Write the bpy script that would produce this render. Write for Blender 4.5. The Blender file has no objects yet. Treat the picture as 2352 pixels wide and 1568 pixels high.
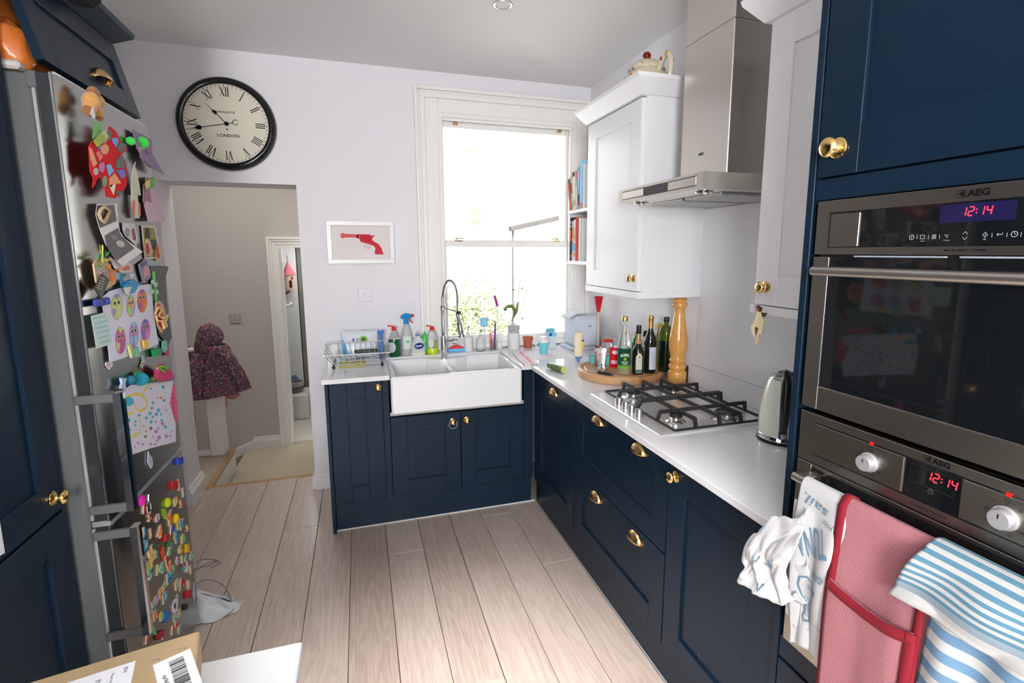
import bpy, bmesh, math, random
from mathutils import Vector, Matrix
random.seed(7)
S = bpy.context.scene
COL = S.collection
PI = math.pi

# ------------------------------------------------------------------ camera, light, exposure
FPX, YAW, PIT, ROLL = 1174.5, 17.817, 8.594, -.093
CAM = Vector((-1.6127, -3.4869, 1.5588))
_y, _p, _r = (math.radians(a) for a in (YAW, PIT, ROLL))
FW = Vector((math.sin(_y)*math.cos(_p), math.cos(_y)*math.cos(_p), -math.sin(_p)))
RT0 = Vector((math.cos(_y), -math.sin(_y), 0))
UP0 = RT0.cross(FW)
RT = RT0*math.cos(_r) + UP0*math.sin(_r)
UP = -RT0*math.sin(_r) + UP0*math.cos(_r)
cd = bpy.data.cameras.new('camera')
cam = bpy.data.objects.new('camera', cd)
COL.objects.link(cam)
cam.matrix_world = Matrix(((RT.x, UP.x, -FW.x, CAM.x), (RT.y, UP.y, -FW.y, CAM.y), (RT.z, UP.z, -FW.z, CAM.z), (0, 0, 0, 1)))
cd.sensor_fit = 'HORIZONTAL'
cd.sensor_width = 36.0
cd.lens = FPX*36.0/2352
cd.shift_x = -29.2/2352
cd.shift_y = -27.8/2352
cd.clip_start = .02
S.camera = cam

S.view_settings.view_transform = 'Standard'
S.view_settings.look = 'None'
S.view_settings.exposure = 0.5
S.view_settings.gamma = 1.0
S.view_settings.use_curve_mapping = False

world = bpy.data.worlds.new('overcast_sky')
S.world = world
world.use_nodes = True
bg = world.node_tree.nodes['Background']
bg.inputs['Color'].default_value = (.93, .97, 1.0, 1)
bg.inputs['Strength'].default_value = 3.1


def area_light(name, loc, target, sx, sy, power, color=(1, 1, 1), portal=False, spread=180):
    d = bpy.data.lights.new(name, 'AREA')
    d.shape = 'RECTANGLE'
    d.size, d.size_y = sx, sy
    d.energy = power
    d.color = color
    d.spread = math.radians(spread)
    if portal:
        d.cycles.is_portal = True
    o = bpy.data.objects.new(name, d)
    COL.objects.link(o)
    o.location = loc
    o.rotation_euler = (Vector(target) - Vector(loc)).to_track_quat('-Z', 'Y').to_euler()
    return o


sd = bpy.data.lights.new('sun', 'SUN')
sd.energy = 14.0
sd.angle = math.radians(3)
so = bpy.data.objects.new('sun', sd)
COL.objects.link(so)
so.rotation_euler = (math.radians(38), 0, math.radians(25))

area_light('window_portal', (-.6, .30, 1.68), (-.6, -3, 1.68), 1.0, 1.6, 0, portal=True)
# added fill lamps without fittings of their own, plus the camera flash
area_light('rear_fill', (-1.5, -5.9, 1.3), (-1.5, 0, 1.2), 2.4, 2.0, 12, (1.0, .97, .94))  # added fill from behind the camera; the rear wall has no opening
area_light('side_fill', (-2.36, -5.7, 1.75), (-.7, -.6, 1.4), .6, 1.0, 84, (.98, .99, 1.0))  # added fill from the rear left, brightens the right wall and cupboards
area_light('flash', (-1.50, -3.75, 1.72), (-1.6, -1.2, 1.2), .16, .12, 2.4, (1.0, .96, .92))
area_light('ceiling_bounce', (-1.5, -5.3, 1.8), (-1.5, -5.2, 2.7), .3, .3, 105, (1.0, .97, .95), spread=75)  # added lamp aimed up so its light comes back off the ceiling
area_light('floor_fill', (-1.32, -2.25, 2.65), (-1.3, -2.15, 0), .3, .3, 5.5, (.98, .98, 1.0), spread=46)  # added overhead lamp with no fitting, makes the bright pool on the floor
area_light('hall_light', (-2.5, .85, 2.66), (-2.5, .85, 0), 1.0, .8, 9.5, (1.0, .93, .84))
area_light('far_room_fill', (-1.95, 2.9, 1.6), (-2.5, 2.8, .6), .4, .8, 6, (1.0, .99, .97))  # unseen lamp added to brighten the far room; no window is built there


# ------------------------------------------------------------------ materials
MATS = {}


def mat(name, color, rough=.5, metal=0., spec=.5, trans=0., ior=1.45, emit=None, estr=1., coat=0., bump=None, vary=None, alpha=1., sheen=0., aniso=0.):
    """bump = (scale, strength[, stretch xyz]); vary = (scale, amount[, stretch xyz])"""
    if name in MATS:
        return MATS[name]
    m = bpy.data.materials.new(name)
    m.use_nodes = True
    nt = m.node_tree
    b = nt.nodes['Principled BSDF']
    b.inputs['Base Color'].default_value = (*color[:3], 1)
    b.inputs['Roughness'].default_value = rough
    b.inputs['Metallic'].default_value = metal
    b.inputs['Specular IOR Level'].default_value = spec
    b.inputs['IOR'].default_value = ior
    b.inputs['Transmission Weight'].default_value = trans
    b.inputs['Coat Weight'].default_value = coat
    b.inputs['Alpha'].default_value = alpha
    b.inputs['Sheen Weight'].default_value = sheen
    b.inputs['Anisotropic'].default_value = aniso
    if emit:
        b.inputs['Emission Color'].default_value = (*emit, 1)
        b.inputs['Emission Strength'].default_value = estr

    def noise(sc, st, det=3):
        tc = nt.nodes.new('ShaderNodeTexCoord')
        mp = nt.nodes.new('ShaderNodeMapping')
        nt.links.new(tc.outputs['Object'], mp.inputs['Vector'])
        if st:
            mp.inputs['Scale'].default_value = st
        nz = nt.nodes.new('ShaderNodeTexNoise')
        nz.inputs['Scale'].default_value = sc
        nz.inputs['Detail'].default_value = det
        nt.links.new(mp.outputs[0], nz.inputs['Vector'])
        return nz
    if bump:
        nz = noise(bump[0], bump[2] if len(bump) > 2 else None)
        bp = nt.nodes.new('ShaderNodeBump')
        bp.inputs['Strength'].default_value = bump[1]
        bp.inputs['Distance'].default_value = .002
        nt.links.new(nz.outputs['Fac'], bp.inputs['Height'])
        nt.links.new(bp.outputs[0], b.inputs['Normal'])
    if vary:
        nz = noise(vary[0], vary[2] if len(vary) > 2 else None, 5)
        rp = nt.nodes.new('ShaderNodeValToRGB')
        a = vary[1]
        rp.color_ramp.elements[0].position = .3
        rp.color_ramp.elements[1].position = .7
        rp.color_ramp.elements[0].color = (*[c*(1-a) for c in color[:3]], 1)
        rp.color_ramp.elements[1].color = (*[min(1, c*(1+a)) for c in color[:3]], 1)
        nt.links.new(nz.outputs['Fac'], rp.inputs[0])
        nt.links.new(rp.outputs[0], b.inputs['Base Color'])
    MATS[name] = m
    return m


def srgb(r, g, b):
    f = lambda c: (c/255/12.92) if c/255 <= .04045 else ((c/255+.055)/1.055)**2.4
    return (f(r), f(g), f(b))


def paint(r, g, b, rough=.5, **k):
    """plain material from an sRGB colour"""
    return mat('paint_%d_%d_%d_%d' % (r, g, b, int(rough*100)), srgb(r, g, b), rough, **k)


def node_mat(name):
    m = bpy.data.materials.new(name)
    m.use_nodes = True
    MATS[name] = m
    return m, m.node_tree, m.node_tree.nodes['Principled BSDF']


def N(nt, t, **k):
    n = nt.nodes.new(t)
    for a, v in k.items():
        setattr(n, a, v)
    return n


WALL = mat('wall_paint', (.80, .79, .825), .55, bump=(90, .05))
CEIL = mat('ceiling_paint', (.83, .82, .83), .7)
TRIM = mat('trim_gloss', (.88, .87, .84), .22)
SKIRT = mat('skirting_gloss', (.82, .81, .82), .25)
NAVY = mat('navy_eggshell', (.0050, .0158, .032), .33, spec=.22, bump=(220, .03))
NAVYI = mat('navy_shadow_gap', (.006, .014, .026), .6)
CABW = mat('white_cabinet', (.80, .805, .82), .28)
BRASS = mat('polished_brass', (.83, .58, .23), .16, 1.)
BRASSO = mat('aged_brass', (.62, .42, .19), .26, 1.)
STEEL = mat('brushed_steel', (.34, .32, .285), .3, 1., bump=(40, .05, (1, 1, 60)), aniso=.4)
STEELH = mat('brushed_steel_hood', (.66, .63, .57), .22, 1., bump=(6, .03))
STEELF = mat('fridge_steel', (.29, .285, .27), .23, 1., bump=(30, .04, (1, 1, 40)))
CHROME = mat('chrome', (.80, .81, .82), .07, 1.)
GREYPL = mat('grey_plastic', (.10, .108, .108), .4)
DARKST = mat('dark_side', (.055, .058, .062), .22, .6)
BGLASS = mat('black_glass', (.006, .007, .008), .04, coat=.5)
BLACK = mat('black_plastic', (.010, .010, .011), .35)
IRON = mat('cast_iron', (.022, .023, .026), .42)
QUARTZ = mat('white_quartz', (.77, .77, .785), .1, vary=(3, .015))
CERAM = mat('white_ceramic', (.84, .85, .86), .06)
WHITEP = mat('white_plastic', (.78, .78, .79), .35)
TABLEW = mat('white_laminate', (.50, .50, .495), .5)
PAPER = mat('white_paper', (.83, .83, .86), .7)
GLASS = mat('clear_glass', (1, 1, 1), 0., trans=1., ior=1.45)
PANE = None
RED = mat('red_led', (.5, .0, .0), .5, emit=(1, .015, .03), estr=5)
INK = mat('ink', (.006, .006, .007), .9, spec=.05)
WOOD = mat('maple_block', (.62, .36, .17), .4, vary=(4, .14, (1, 1, 6)))
MILL = mat('varnished_beech', (.66, .33, .085), .16, coat=.5, vary=(5, .08, (3, 3, 1)))
OAK = mat('oak_nosing', (.46, .29, .13), .45, vary=(12, .2, (1, 8, 1)))
CARPET = mat('beige_carpet', (.62, .555, .42), .95, bump=(300, .6), vary=(160, .12))
CARD = mat('cardboard', (.42, .30, .165), .8, vary=(30, .04))


def pane_material():
    m, nt, b = node_mat('window_glass')
    out = nt.nodes['Material Output']
    nt.nodes.remove(b)
    gl = N(nt, 'ShaderNodeBsdfGlossy')
    gl.inputs['Roughness'].default_value = 0
    tr = N(nt, 'ShaderNodeBsdfTransparent')
    fr = N(nt, 'ShaderNodeFresnel')
    fr.inputs[0].default_value = 1.45
    mx = N(nt, 'ShaderNodeMixShader')
    nt.links.new(fr.outputs[0], mx.inputs[0])
    nt.links.new(tr.outputs[0], mx.inputs[1])
    nt.links.new(gl.outputs[0], mx.inputs[2])
    nt.links.new(mx.outputs[0], out.inputs[0])
    return m


PANE = pane_material()


def plank_material(name, c0, c1, rough):
    m, nt, b = node_mat(name)
    geo = N(nt, 'ShaderNodeNewGeometry')
    oi = N(nt, 'ShaderNodeObjectInfo')
    mul = N(nt, 'ShaderNodeMath', operation='MULTIPLY')
    mul.inputs[1].default_value = 37.0
    nt.links.new(oi.outputs['Random'], mul.inputs[0])
    cmb = N(nt, 'ShaderNodeCombineXYZ')
    nt.links.new(mul.outputs[0], cmb.inputs[2])
    add = N(nt, 'ShaderNodeVectorMath', operation='ADD')
    nt.links.new(geo.outputs['Position'], add.inputs[0])
    nt.links.new(cmb.outputs[0], add.inputs[1])
    mp = N(nt, 'ShaderNodeMapping')
    mp.inputs['Scale'].default_value = (14, .9, 1)
    nt.links.new(add.outputs[0], mp.inputs['Vector'])
    n1 = N(nt, 'ShaderNodeTexNoise')
    n1.inputs['Scale'].default_value = 1.4
    n1.inputs['Detail'].default_value = 4
    n1.inputs['Distortion'].default_value = .6
    nt.links.new(mp.outputs[0], n1.inputs['Vector'])
    # cathedral rings: bands of the stretched noise
    ml = N(nt, 'ShaderNodeMath', operation='MULTIPLY')
    ml.inputs[1].default_value = 52
    nt.links.new(n1.outputs['Fac'], ml.inputs[0])
    sn = N(nt, 'ShaderNodeMath', operation='SINE')
    nt.links.new(ml.outputs[0], sn.inputs[0])
    mp2 = N(nt, 'ShaderNodeMapping')
    mp2.inputs['Scale'].default_value = (150, 5, 1)
    nt.links.new(add.outputs[0], mp2.inputs['Vector'])
    n2 = N(nt, 'ShaderNodeTexNoise')
    n2.inputs['Scale'].default_value = 1
    n2.inputs['Detail'].default_value = 3
    nt.links.new(mp2.outputs[0], n2.inputs['Vector'])
    mr = N(nt, 'ShaderNodeMapRange')
    mr.inputs[1].default_value, mr.inputs[2].default_value = -1, 1
    mr.inputs[3].default_value, mr.inputs[4].default_value = -.12, .07
    nt.links.new(sn.outputs[0], mr.inputs[0])
    a1 = N(nt, 'ShaderNodeMath', operation='ADD')
    nt.links.new(mr.outputs[0], a1.inputs[0])
    hf = N(nt, 'ShaderNodeMapRange')
    hf.inputs[3].default_value, hf.inputs[4].default_value = .26, .72
    nt.links.new(n2.outputs['Fac'], hf.inputs[0])
    nt.links.new(hf.outputs[0], a1.inputs[1])
    rm = N(nt, 'ShaderNodeMapRange')
    rm.inputs[3].default_value, rm.inputs[4].default_value = -.16, .16
    nt.links.new(oi.outputs['Random'], rm.inputs[0])
    a2 = N(nt, 'ShaderNodeMath', operation='ADD')
    nt.links.new(a1.outputs[0], a2.inputs[0])
    nt.links.new(rm.outputs[0], a2.inputs[1])
    rp = N(nt, 'ShaderNodeValToRGB')
    rp.color_ramp.elements[0].position = .22
    rp.color_ramp.elements[1].position = .66
    rp.color_ramp.elements[0].color = (*c0, 1)
    rp.color_ramp.elements[1].color = (*c1, 1)
    nt.links.new(a2.outputs[0], rp.inputs[0])
    nt.links.new(rp.outputs[0], b.inputs['Base Color'])
    b.inputs['Roughness'].default_value = rough
    b.inputs['Coat Weight'].default_value = .8
    b.inputs['Coat Roughness'].default_value = .2
    bp = N(nt, 'ShaderNodeBump')
    bp.inputs['Strength'].default_value = .12
    bp.inputs['Distance'].default_value = .001
    nt.links.new(a1.outputs[0], bp.inputs['Height'])
    nt.links.new(bp.outputs[0], b.inputs['Normal'])
    return m


PLANK = plank_material('pale_oak_plank', (.43, .335, .27), (.62, .51, .435), .30)


# ------------------------------------------------------------------ mesh collector
class MB:
    def __init__(self):
        self.v, self.f, self.mi, self.sm, self.uv = [], [], [], [], {}
        self.M = None
        self.mat_i = 0

    def add(self, vs, fs, smooth=False, uvs=None):
        b = len(self.v)
        if self.M is not None:
            vs = [self.M @ Vector(p) for p in vs]
        self.v += [tuple(p) for p in vs]
        for k, f in enumerate(fs):
            if uvs:
                self.uv[len(self.f)] = [uvs[i] for i in f]
            self.f.append(tuple(i+b for i in f))
            self.mi.append(self.mat_i)
            self.sm.append(smooth)
        return self

    def box(self, a, b, bev=0.):
        lo = [min(a[i], b[i]) for i in range(3)]
        hi = [max(a[i], b[i]) for i in range(3)]
        if bev <= 0:
            vs = [(x, y, z) for x in (lo[0], hi[0]) for y in (lo[1], hi[1]) for z in (lo[2], hi[2])]
            return self.add(vs, [(0, 1, 3, 2), (4, 6, 7, 5), (0, 4, 5, 1), (2, 3, 7, 6), (0, 2, 6, 4), (1, 5, 7, 3)])
        bev = min(bev, .49*min(hi[i]-lo[i] for i in range(3)))
        vs, ix = [], {}
        for s in [(i, j, k) for i in (0, 1) for j in (0, 1) for k in (0, 1)]:
            for ax in range(3):
                p = []
                for d in range(3):
                    e = (lo, hi)[s[d]][d]
                    if d != ax:
                        e += bev if s[d] == 0 else -bev
                    p.append(e)
                ix[s, ax] = len(vs)
                vs.append(tuple(p))
        fs = []
        for ax in range(3):
            o = [d for d in range(3) if d != ax]
            for sgn in (0, 1):
                q = []
                for (i, j) in ((0, 0), (1, 0), (1, 1), (0, 1)):
                    s = [0, 0, 0]
                    s[ax] = sgn
                    s[o[0]], s[o[1]] = i, j
                    q.append(ix[tuple(s), ax])
                fs.append(tuple(q))
            for (i, j) in ((0, 0), (0, 1), (1, 0), (1, 1)):
                s0, s1 = [0, 0, 0], [0, 0, 0]
                s1[ax] = 1
                s0[o[0]] = s1[o[0]] = i
                s0[o[1]] = s1[o[1]] = j
                s0, s1 = tuple(s0), tuple(s1)
                fs.append((ix[s0, o[0]], ix[s1, o[0]], ix[s1, o[1]], ix[s0, o[1]]))
        for s in [(i, j, k) for i in (0, 1) for j in (0, 1) for k in (0, 1)]:
            fs.append((ix[s, 0], ix[s, 1], ix[s, 2]))
        return self.add(vs, fs)

    def tube(self, pts, r, n=8, closed=False, caps=True):
        pts = [Vector(p) for p in pts]
        k = len(pts)
        rs = r if isinstance(r, (list, tuple)) else [r]*k
        tang = []
        for i in range(k):
            a = pts[(i-1) % k] if (closed or i > 0) else pts[i]
            b = pts[(i+1) % k] if (closed or i < k-1) else pts[i]
            t = b-a
            tang.append(t.normalized() if t.length > 1e-9 else Vector((0, 0, 1)))
        ref = Vector((0, 0, 1)) if abs(tang[0].z) < .9 else Vector((1, 0, 0))
        nx = tang[0].cross(ref).normalized()
        vs = []
        for i in range(k):
            if i:
                nx = (nx - tang[i]*nx.dot(tang[i]))
                nx = nx.normalized() if nx.length > 1e-6 else tang[i].orthogonal().normalized()
            ny = tang[i].cross(nx)
            for j in range(n):
                a = 2*PI*j/n
                vs.append(pts[i] + (nx*math.cos(a) + ny*math.sin(a))*rs[i])
        fs = []
        for i in range(k if closed else k-1):
            i2 = (i+1) % k
            for j in range(n):
                fs.append((i*n+j, i*n+(j+1) % n, i2*n+(j+1) % n, i2*n+j))
        self.add(vs, fs, True)
        if caps and not closed:
            self.add(vs[:n], [tuple(range(n))])
            self.add(vs[-n:], [tuple(range(n))])
        return self

    def bar(self, a, b, r, n=8):
        return self.tube([a, b], r, n)

    def lathe(self, prof, c=(0, 0, 0), n=24, axis='Z', smooth=True):
        """prof: list of (radius, height); axis Z by default, or a Matrix that maps local z"""
        vs, fs = [], []
        c = Vector(c)
        for (r, h) in prof:
            for j in range(n):
                a = 2*PI*j/n
                x, y = r*math.cos(a), r*math.sin(a)
                p = {'Z': (x, y, h), 'X': (h, x, y), 'Y': (x, h, y), '-X': (-h, x, y), '-Y': (x, -h, y), '-Z': (x, y, -h)}[axis]
                vs.append(Vector(p)+c)
        k = len(prof)
        for i in range(k-1):
            for j in range(n):
                fs.append((i*n+j, i*n+(j+1) % n, (i+1)*n+(j+1) % n, (i+1)*n+j))
        self.add(vs, fs, smooth)
        for i in (0, k-1):
            if prof[i][0] > 1e-6:
                self.add(vs[i*n:(i+1)*n], [tuple(range(n))])
        return self

    def ball(self, c, r, n=14, m=8):
        r = r if isinstance(r, (tuple, list)) else (r, r, r)
        vs = [(c[0], c[1], c[2]-r[2])]
        for i in range(1, m):
            a = -PI/2+PI*i/m
            for j in range(n):
                t = 2*PI*j/n
                vs.append((c[0]+r[0]*math.cos(a)*math.cos(t), c[1]+r[1]*math.cos(a)*math.sin(t), c[2]+r[2]*math.sin(a)))
        vs.append((c[0], c[1], c[2]+r[2]))
        fs = [(0, 1+(j+1) % n, 1+j) for j in range(n)]
        for i in range(m-2):
            for j in range(n):
                a, b = 1+i*n+j, 1+i*n+(j+1) % n
                fs.append((a, b, b+n, a+n))
        L = len(vs)-1
        fs += [(L, L-n+j, L-n+(j+1) % n) for j in range(n)]
        return self.add(vs, fs, True)

    def prism(self, poly, th, M=None):
        """poly in local (u,v); extruded from w=0 to w=th; M maps (u,v,w)"""
        n = len(poly)
        vs = [Vector((u, v, 0)) for u, v in poly]+[Vector((u, v, th)) for u, v in poly]
        if M is not None:
            vs = [M @ p for p in vs]
        fs = [tuple(range(n))[::-1], tuple(range(n, 2*n))]+[(i, (i+1) % n, n+(i+1) % n, n+i) for i in range(n)]
        return self.add(vs, fs)

    def grid(self, fn, nu, nv, smooth=True, closed_u=False):
        vs, uvs = [], []
        for j in range(nv+1):
            for i in range(nu+1):
                vs.append(fn(i/nu, j/nv))
                uvs.append((i/nu, j/nv))
        fs = [(j*(nu+1)+i, j*(nu+1)+i+1, (j+1)*(nu+1)+i+1, (j+1)*(nu+1)+i) for j in range(nv) for i in range(nu)]
        return self.add(vs, fs, smooth, uvs)

    def build(self, name, mats, parent=None, origin=None, solid=None, fixn=True, sub=0):
        me = bpy.data.meshes.new(name)
        if parent is not None:
            o3 = ORI[parent.name]
        elif origin is not None:
            o3 = Vector(origin)
        else:
            xs, ys, zs = zip(*self.v)
            o3 = Vector(((min(xs)+max(xs))/2, (min(ys)+max(ys))/2, min(zs)))
        me.from_pydata([Vector(p)-o3 for p in self.v], [], self.f)
        for i, p in enumerate(me.polygons):
            p.material_index = self.mi[i]
            p.use_smooth = self.sm[i]
        if self.uv:
            ul = me.uv_layers.new(name='UVMap')
            for i, p in enumerate(me.polygons):
                q = self.uv.get(i)
                if q:
                    for k, li in enumerate(p.loop_indices):
                        ul.data[li].uv = q[k]
        for m in (mats if isinstance(mats, (list, tuple)) else [mats]):
            me.materials.append(m)
        if fixn:
            bm = bmesh.new()
            bm.from_mesh(me)
            bmesh.ops.remove_doubles(bm, verts=bm.verts, dist=1e-6)
            bmesh.ops.recalc_face_normals(bm, faces=bm.faces)
            bm.to_mesh(me)
            bm.free()
        if any(self.sm):
            me.set_sharp_from_angle(angle=.75)
        o = bpy.data.objects.new(name, me)
        COL.objects.link(o)
        if parent is not None:
            o.parent = parent
        else:
            o.location = o3
        ORI[o.name] = o3
        if solid:
            md = o.modifiers.new('thickness', 'SOLIDIFY')
            md.thickness = solid
            md.offset = 0
        if sub:
            md = o.modifiers.new('smooth', 'SUBSURF')
            md.levels = md.render_levels = sub
        return o


ORI = {}


def tag(o, label=None, cat=None, group=None, kind=None):
    if label:
        o['label'] = label
    if cat:
        o['category'] = cat
    if group:
        o['group'] = group
    if kind:
        o['kind'] = kind
    return o


def thing(name, label, cat, loc, group=None):
    o = bpy.data.objects.new(name, None)
    o.empty_display_size = .05
    COL.objects.link(o)
    o.location = loc
    ORI[o.name] = Vector(loc)
    return tag(o, label, cat, group)


def struct(name, mb, m, label=None):
    return tag(mb.build(name, m), label or name.replace('_', ' '), None, None, 'structure')


def frame(o, U, V, Nn):
    """matrix mapping (u, v, w) to o + u U + v V + w N"""
    U, V, Nn = Vector(U), Vector(V), Vector(Nn)
    return Matrix(((U.x, V.x, Nn.x, o[0]), (U.y, V.y, Nn.y, o[1]), (U.z, V.z, Nn.z, o[2]), (0, 0, 0, 1)))


def F_RIGHT(x):   # faces -X; u runs towards -Y (so u = -y), v = z
    return frame((x, 0, 0), (0, -1, 0), (0, 0, 1), (-1, 0, 0))


def F_BACK(y):    # faces -Y; u = x, v = z
    return frame((0, y, 0), (1, 0, 0), (0, 0, 1), (0, -1, 0))


def F_LEFT(x):    # faces +X; u = y, v = z
    return frame((x, 0, 0), (0, 1, 0), (0, 0, 1), (1, 0, 0))


_TXT = {}


def text_geo(s, bold=0.):
    k = (s, bold)
    if k not in _TXT:
        c = bpy.data.curves.new('t', 'FONT')
        c.body = s
        c.size = 1
        c.align_x = 'CENTER'
        c.align_y = 'CENTER'
        c.offset = bold
        c.resolution_u = 3
        o = bpy.data.objects.new('t', c)
        me = o.to_mesh()
        vs = [v.co.copy() for v in me.vertices]
        fs = [tuple(p.vertices) for p in me.polygons]
        o.to_mesh_clear()
        bpy.data.objects.remove(o)
        bpy.data.curves.remove(c)
        _TXT[k] = (vs, fs)
    return _TXT[k]


def text_on(mb, s, M, u, v, h, w=None, rot=0., bold=0., lift=.0004, shear=0.):
    """flat lettering s centred at (u,v) of face frame M, cap height about h; w = overall width if given"""
    vs, fs = text_geo(s, bold)
    if not vs:
        return
    xs = [p.x for p in vs]
    ys = [p.y for p in vs]
    cx, cy = (min(xs)+max(xs))/2, (min(ys)+max(ys))/2
    sy = h/(max(ys)-min(ys))
    sx = sy if w is None else w/(max(xs)-min(xs))
    c, s_ = math.cos(rot), math.sin(rot)
    out = []
    for p in vs:
        x, y = (p.x-cx)*sx, (p.y-cy)*sy
        x += y*shear
        out.append(M @ Vector((u+x*c-y*s_, v+x*s_+y*c, lift)))
    mb.add(out, fs)


def flat(mb, poly, M, lift=.0004):
    mb.add([M @ Vector((u, v, lift)) for u, v in poly], [tuple(range(len(poly)))])


def disc_poly(u, v, ru, rv=None, n=16, rot=0.):
    rv = rv or ru
    return [(u+ru*math.cos(2*PI*i/n)*math.cos(rot)-rv*math.sin(2*PI*i/n)*math.sin(rot), v+ru*math.cos(2*PI*i/n)*math.sin(rot)+rv*math.sin(2*PI*i/n)*math.cos(rot)) for i in range(n)]


def stroke(mb, pts, wd, M, lift=.0004, closed=False):
    """flat polyline band of width wd"""
    pts = [Vector(p) for p in pts]
    k = len(pts)
    L, R = [], []
    for i in range(k):
        a = pts[(i-1) % k] if (closed or i) else pts[i]
        b = pts[(i+1) % k] if (closed or i < k-1) else pts[i]
        t = (b-a).normalized()
        n = Vector((-t.y, t.x))
        L.append(pts[i]+n*wd/2)
        R.append(pts[i]-n*wd/2)
    vs = [M @ Vector((p.x, p.y, lift)) for p in L+R]
    fs = [(i, (i+1) % k, k+(i+1) % k, k+i) for i in range(k if closed else k-1)]
    mb.add(vs, fs)


def at(px, py, X=None, Y=None, Z=None):
    """point seen at photo pixel (px,py) on an axis-aligned plane of the room"""
    d = FW + RT*((px-1205.2)/FPX) + UP*((756.2-py)/FPX)
    if X is not None:
        t = (X-CAM.x)/d.x
    elif Y is not None:
        t = (Y-CAM.y)/d.y
    else:
        t = (Z-CAM.z)/d.z
    return CAM+d*t


def copy_tree(o, parent=None, loc=None):
    c = o.copy()
    COL.objects.link(c)
    ORI[c.name] = ORI[o.name]
    if parent is not None:
        c.parent = parent
    if loc is not None:
        c.location = loc
    for ch in list(o.children):
        copy_tree(ch, c)
    return c


def arc(cx, cy, r, a0, a1, n, ry=None):
    ry = ry or r
    return [(cx+r*math.cos(math.radians(a0+(a1-a0)*i/n)), cy+ry*math.sin(math.radians(a0+(a1-a0)*i/n))) for i in range(n+1)]
# ------------------------------------------------------------------ room shell
H = 2.70
m = MB()
m.box((-3.0, -6.2, -.06), (.1, .245, -.022))
m.box((-4.4, .245, -.06), (-2.655, .955, -.022))
floor = struct('floor', m, mat('subfloor', (.05, .035, .025), .9), 'pale limed oak plank floor of the kitchen')
PW = .1845
random.seed(3)
col = 0
joints = {1: [-.924], 3: [-.924], 5: [-.932], 7: [-1.236], 9: [-1.253], 0: [-1.6], 2: [-2.4], 4: [-2.3], 6: [-1.857], 8: [-2.6]}
plank_meshes = {}
for k in range(-11, 14):
    x0 = -2.462+PW*k
    x1 = x0+PW
    if x1 < -4.4 or x0 > -.55:
        continue
    if x1 > -2.63 and x0 < -2.63:
        segs = [(x0, x1, -4.4, .235)]
    elif x1 <= -2.63:
        segs = [(x0, x1, .02 if x1 < -2.70 else -4.4, .95)]
    else:
        segs = [(x0, x1, -4.6, .235)]
    for (a, b, ya, yb) in segs:
        js = sorted(set([ya]+[j for q in joints.get(k, []) for j in (q-1.9, q, q+1.9) if ya+.15 < j < yb-.15]+([] if k in joints else [j for j in (-3.5+.37*(k % 5), -1.6+.37*(k % 5)) if ya+.15 < j < yb-.15])+[yb]))
        for i in range(len(js)-1):
            m = MB()
            dz = random.uniform(-.0006, .0006)
            m.box((a+.0011, js[i]+.0007, -.021), (b-.0011, js[i+1]-.0007, dz), .0018)
            m.build('plank', PLANK, floor)

m = MB()
m.box((-3.1, -6.2, H), (.12, .001, H+.1))
struct('ceiling', m, CEIL, 'plain white plaster kitchen ceiling')
# back wall y 0..0.25 with doorway x -2.69..-1.96 and window x -1.08..-.11
m = MB()
DX0, DX1, DT = -2.685, -1.955, 1.966
WX0, WX1, WZ0, WZ1 = -1.082, -.112, .90, 2.45
m.box((-4.5, 0, -1.6), (-3.1, .25, H))
m.box((-3.1, 0, -1.6), (DX0, .25, H))
m.box((DX0, 0, -1.6), (DX1, .25, -.06))
m.box((DX0, 0, DT), (DX1, .25, H))
m.box((DX1, 0, -1.6), (WX0, .25, H))
m.box((WX0, 0, -.4), (WX1, .25, WZ0))
m.box((WX0, 0, WZ1), (WX1, .25, H))
m.box((WX1, 0, -.4), (.12, .25, H))
struct('wall_back', m, WALL, 'white painted wall with the clock, doorway and sash window')
m = MB()
m.box((0, -6.2, -.1), (.12, 0, H))
struct('wall_right', m, WALL, 'white wall behind the hob and wall cupboards')
m = MB()
m.box((-3.1, -6.2, -.1), (-3.0, 0, H))
struct('wall_left', m, WALL, 'white wall behind the fridge and larder cupboards')
m = MB()
m.box((-3.1, -6.3, -.1), (.12, -6.2, H))
struct('wall_rear', m, WALL, 'wall at the garden end behind the camera')


def skirting(name, a, b, nrm, z=0., h=.11, parent=None):
    """torus skirting from a to b (xy), nrm = outward direction"""
    m = MB()
    a, b = Vector((*a, z)), Vector((*b, z))
    U = (b-a).normalized()
    M = frame(a, nrm, (0, 0, 1), U)
    prof = [(0, 0), (.022, 0), (.022, h*.66), (.017, h*.70), (.017, h*.78), (.012, h*.82), (.011, h*.93), (.006, h), (0, h)]
    m.prism(prof, (b-a).length, M)
    return m


m = skirting('b', (-1.955, 0), (-1.83, 0), (0, -1, 0))
m.prism([(0, 0), (.02, 0), (.02, .078), (.011, .09), (.006, .11), (0, .11)], .25, frame((-1.955, 0, 0), (-1, 0, 0), (0, 0, 1), (0, 1, 0)))
struct('baseboard_back', m, SKIRT, 'white skirting stub between doorway and sink units')
m = skirting('b', (-2.685, -.022), (-2.685, .27), (1, 0, 0), h=.115)
m.prism([(0, 0), (.022, 0), (.022, .078), (.011, .095), (.006, .115), (0, .115)], .3, frame((-2.985, 0, 0), (0, -1, 0), (0, 0, 1), (1, 0, 0)))
struct('baseboard_left', m, SKIRT, 'white skirting in the doorway reveal beside the fridge')

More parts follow.
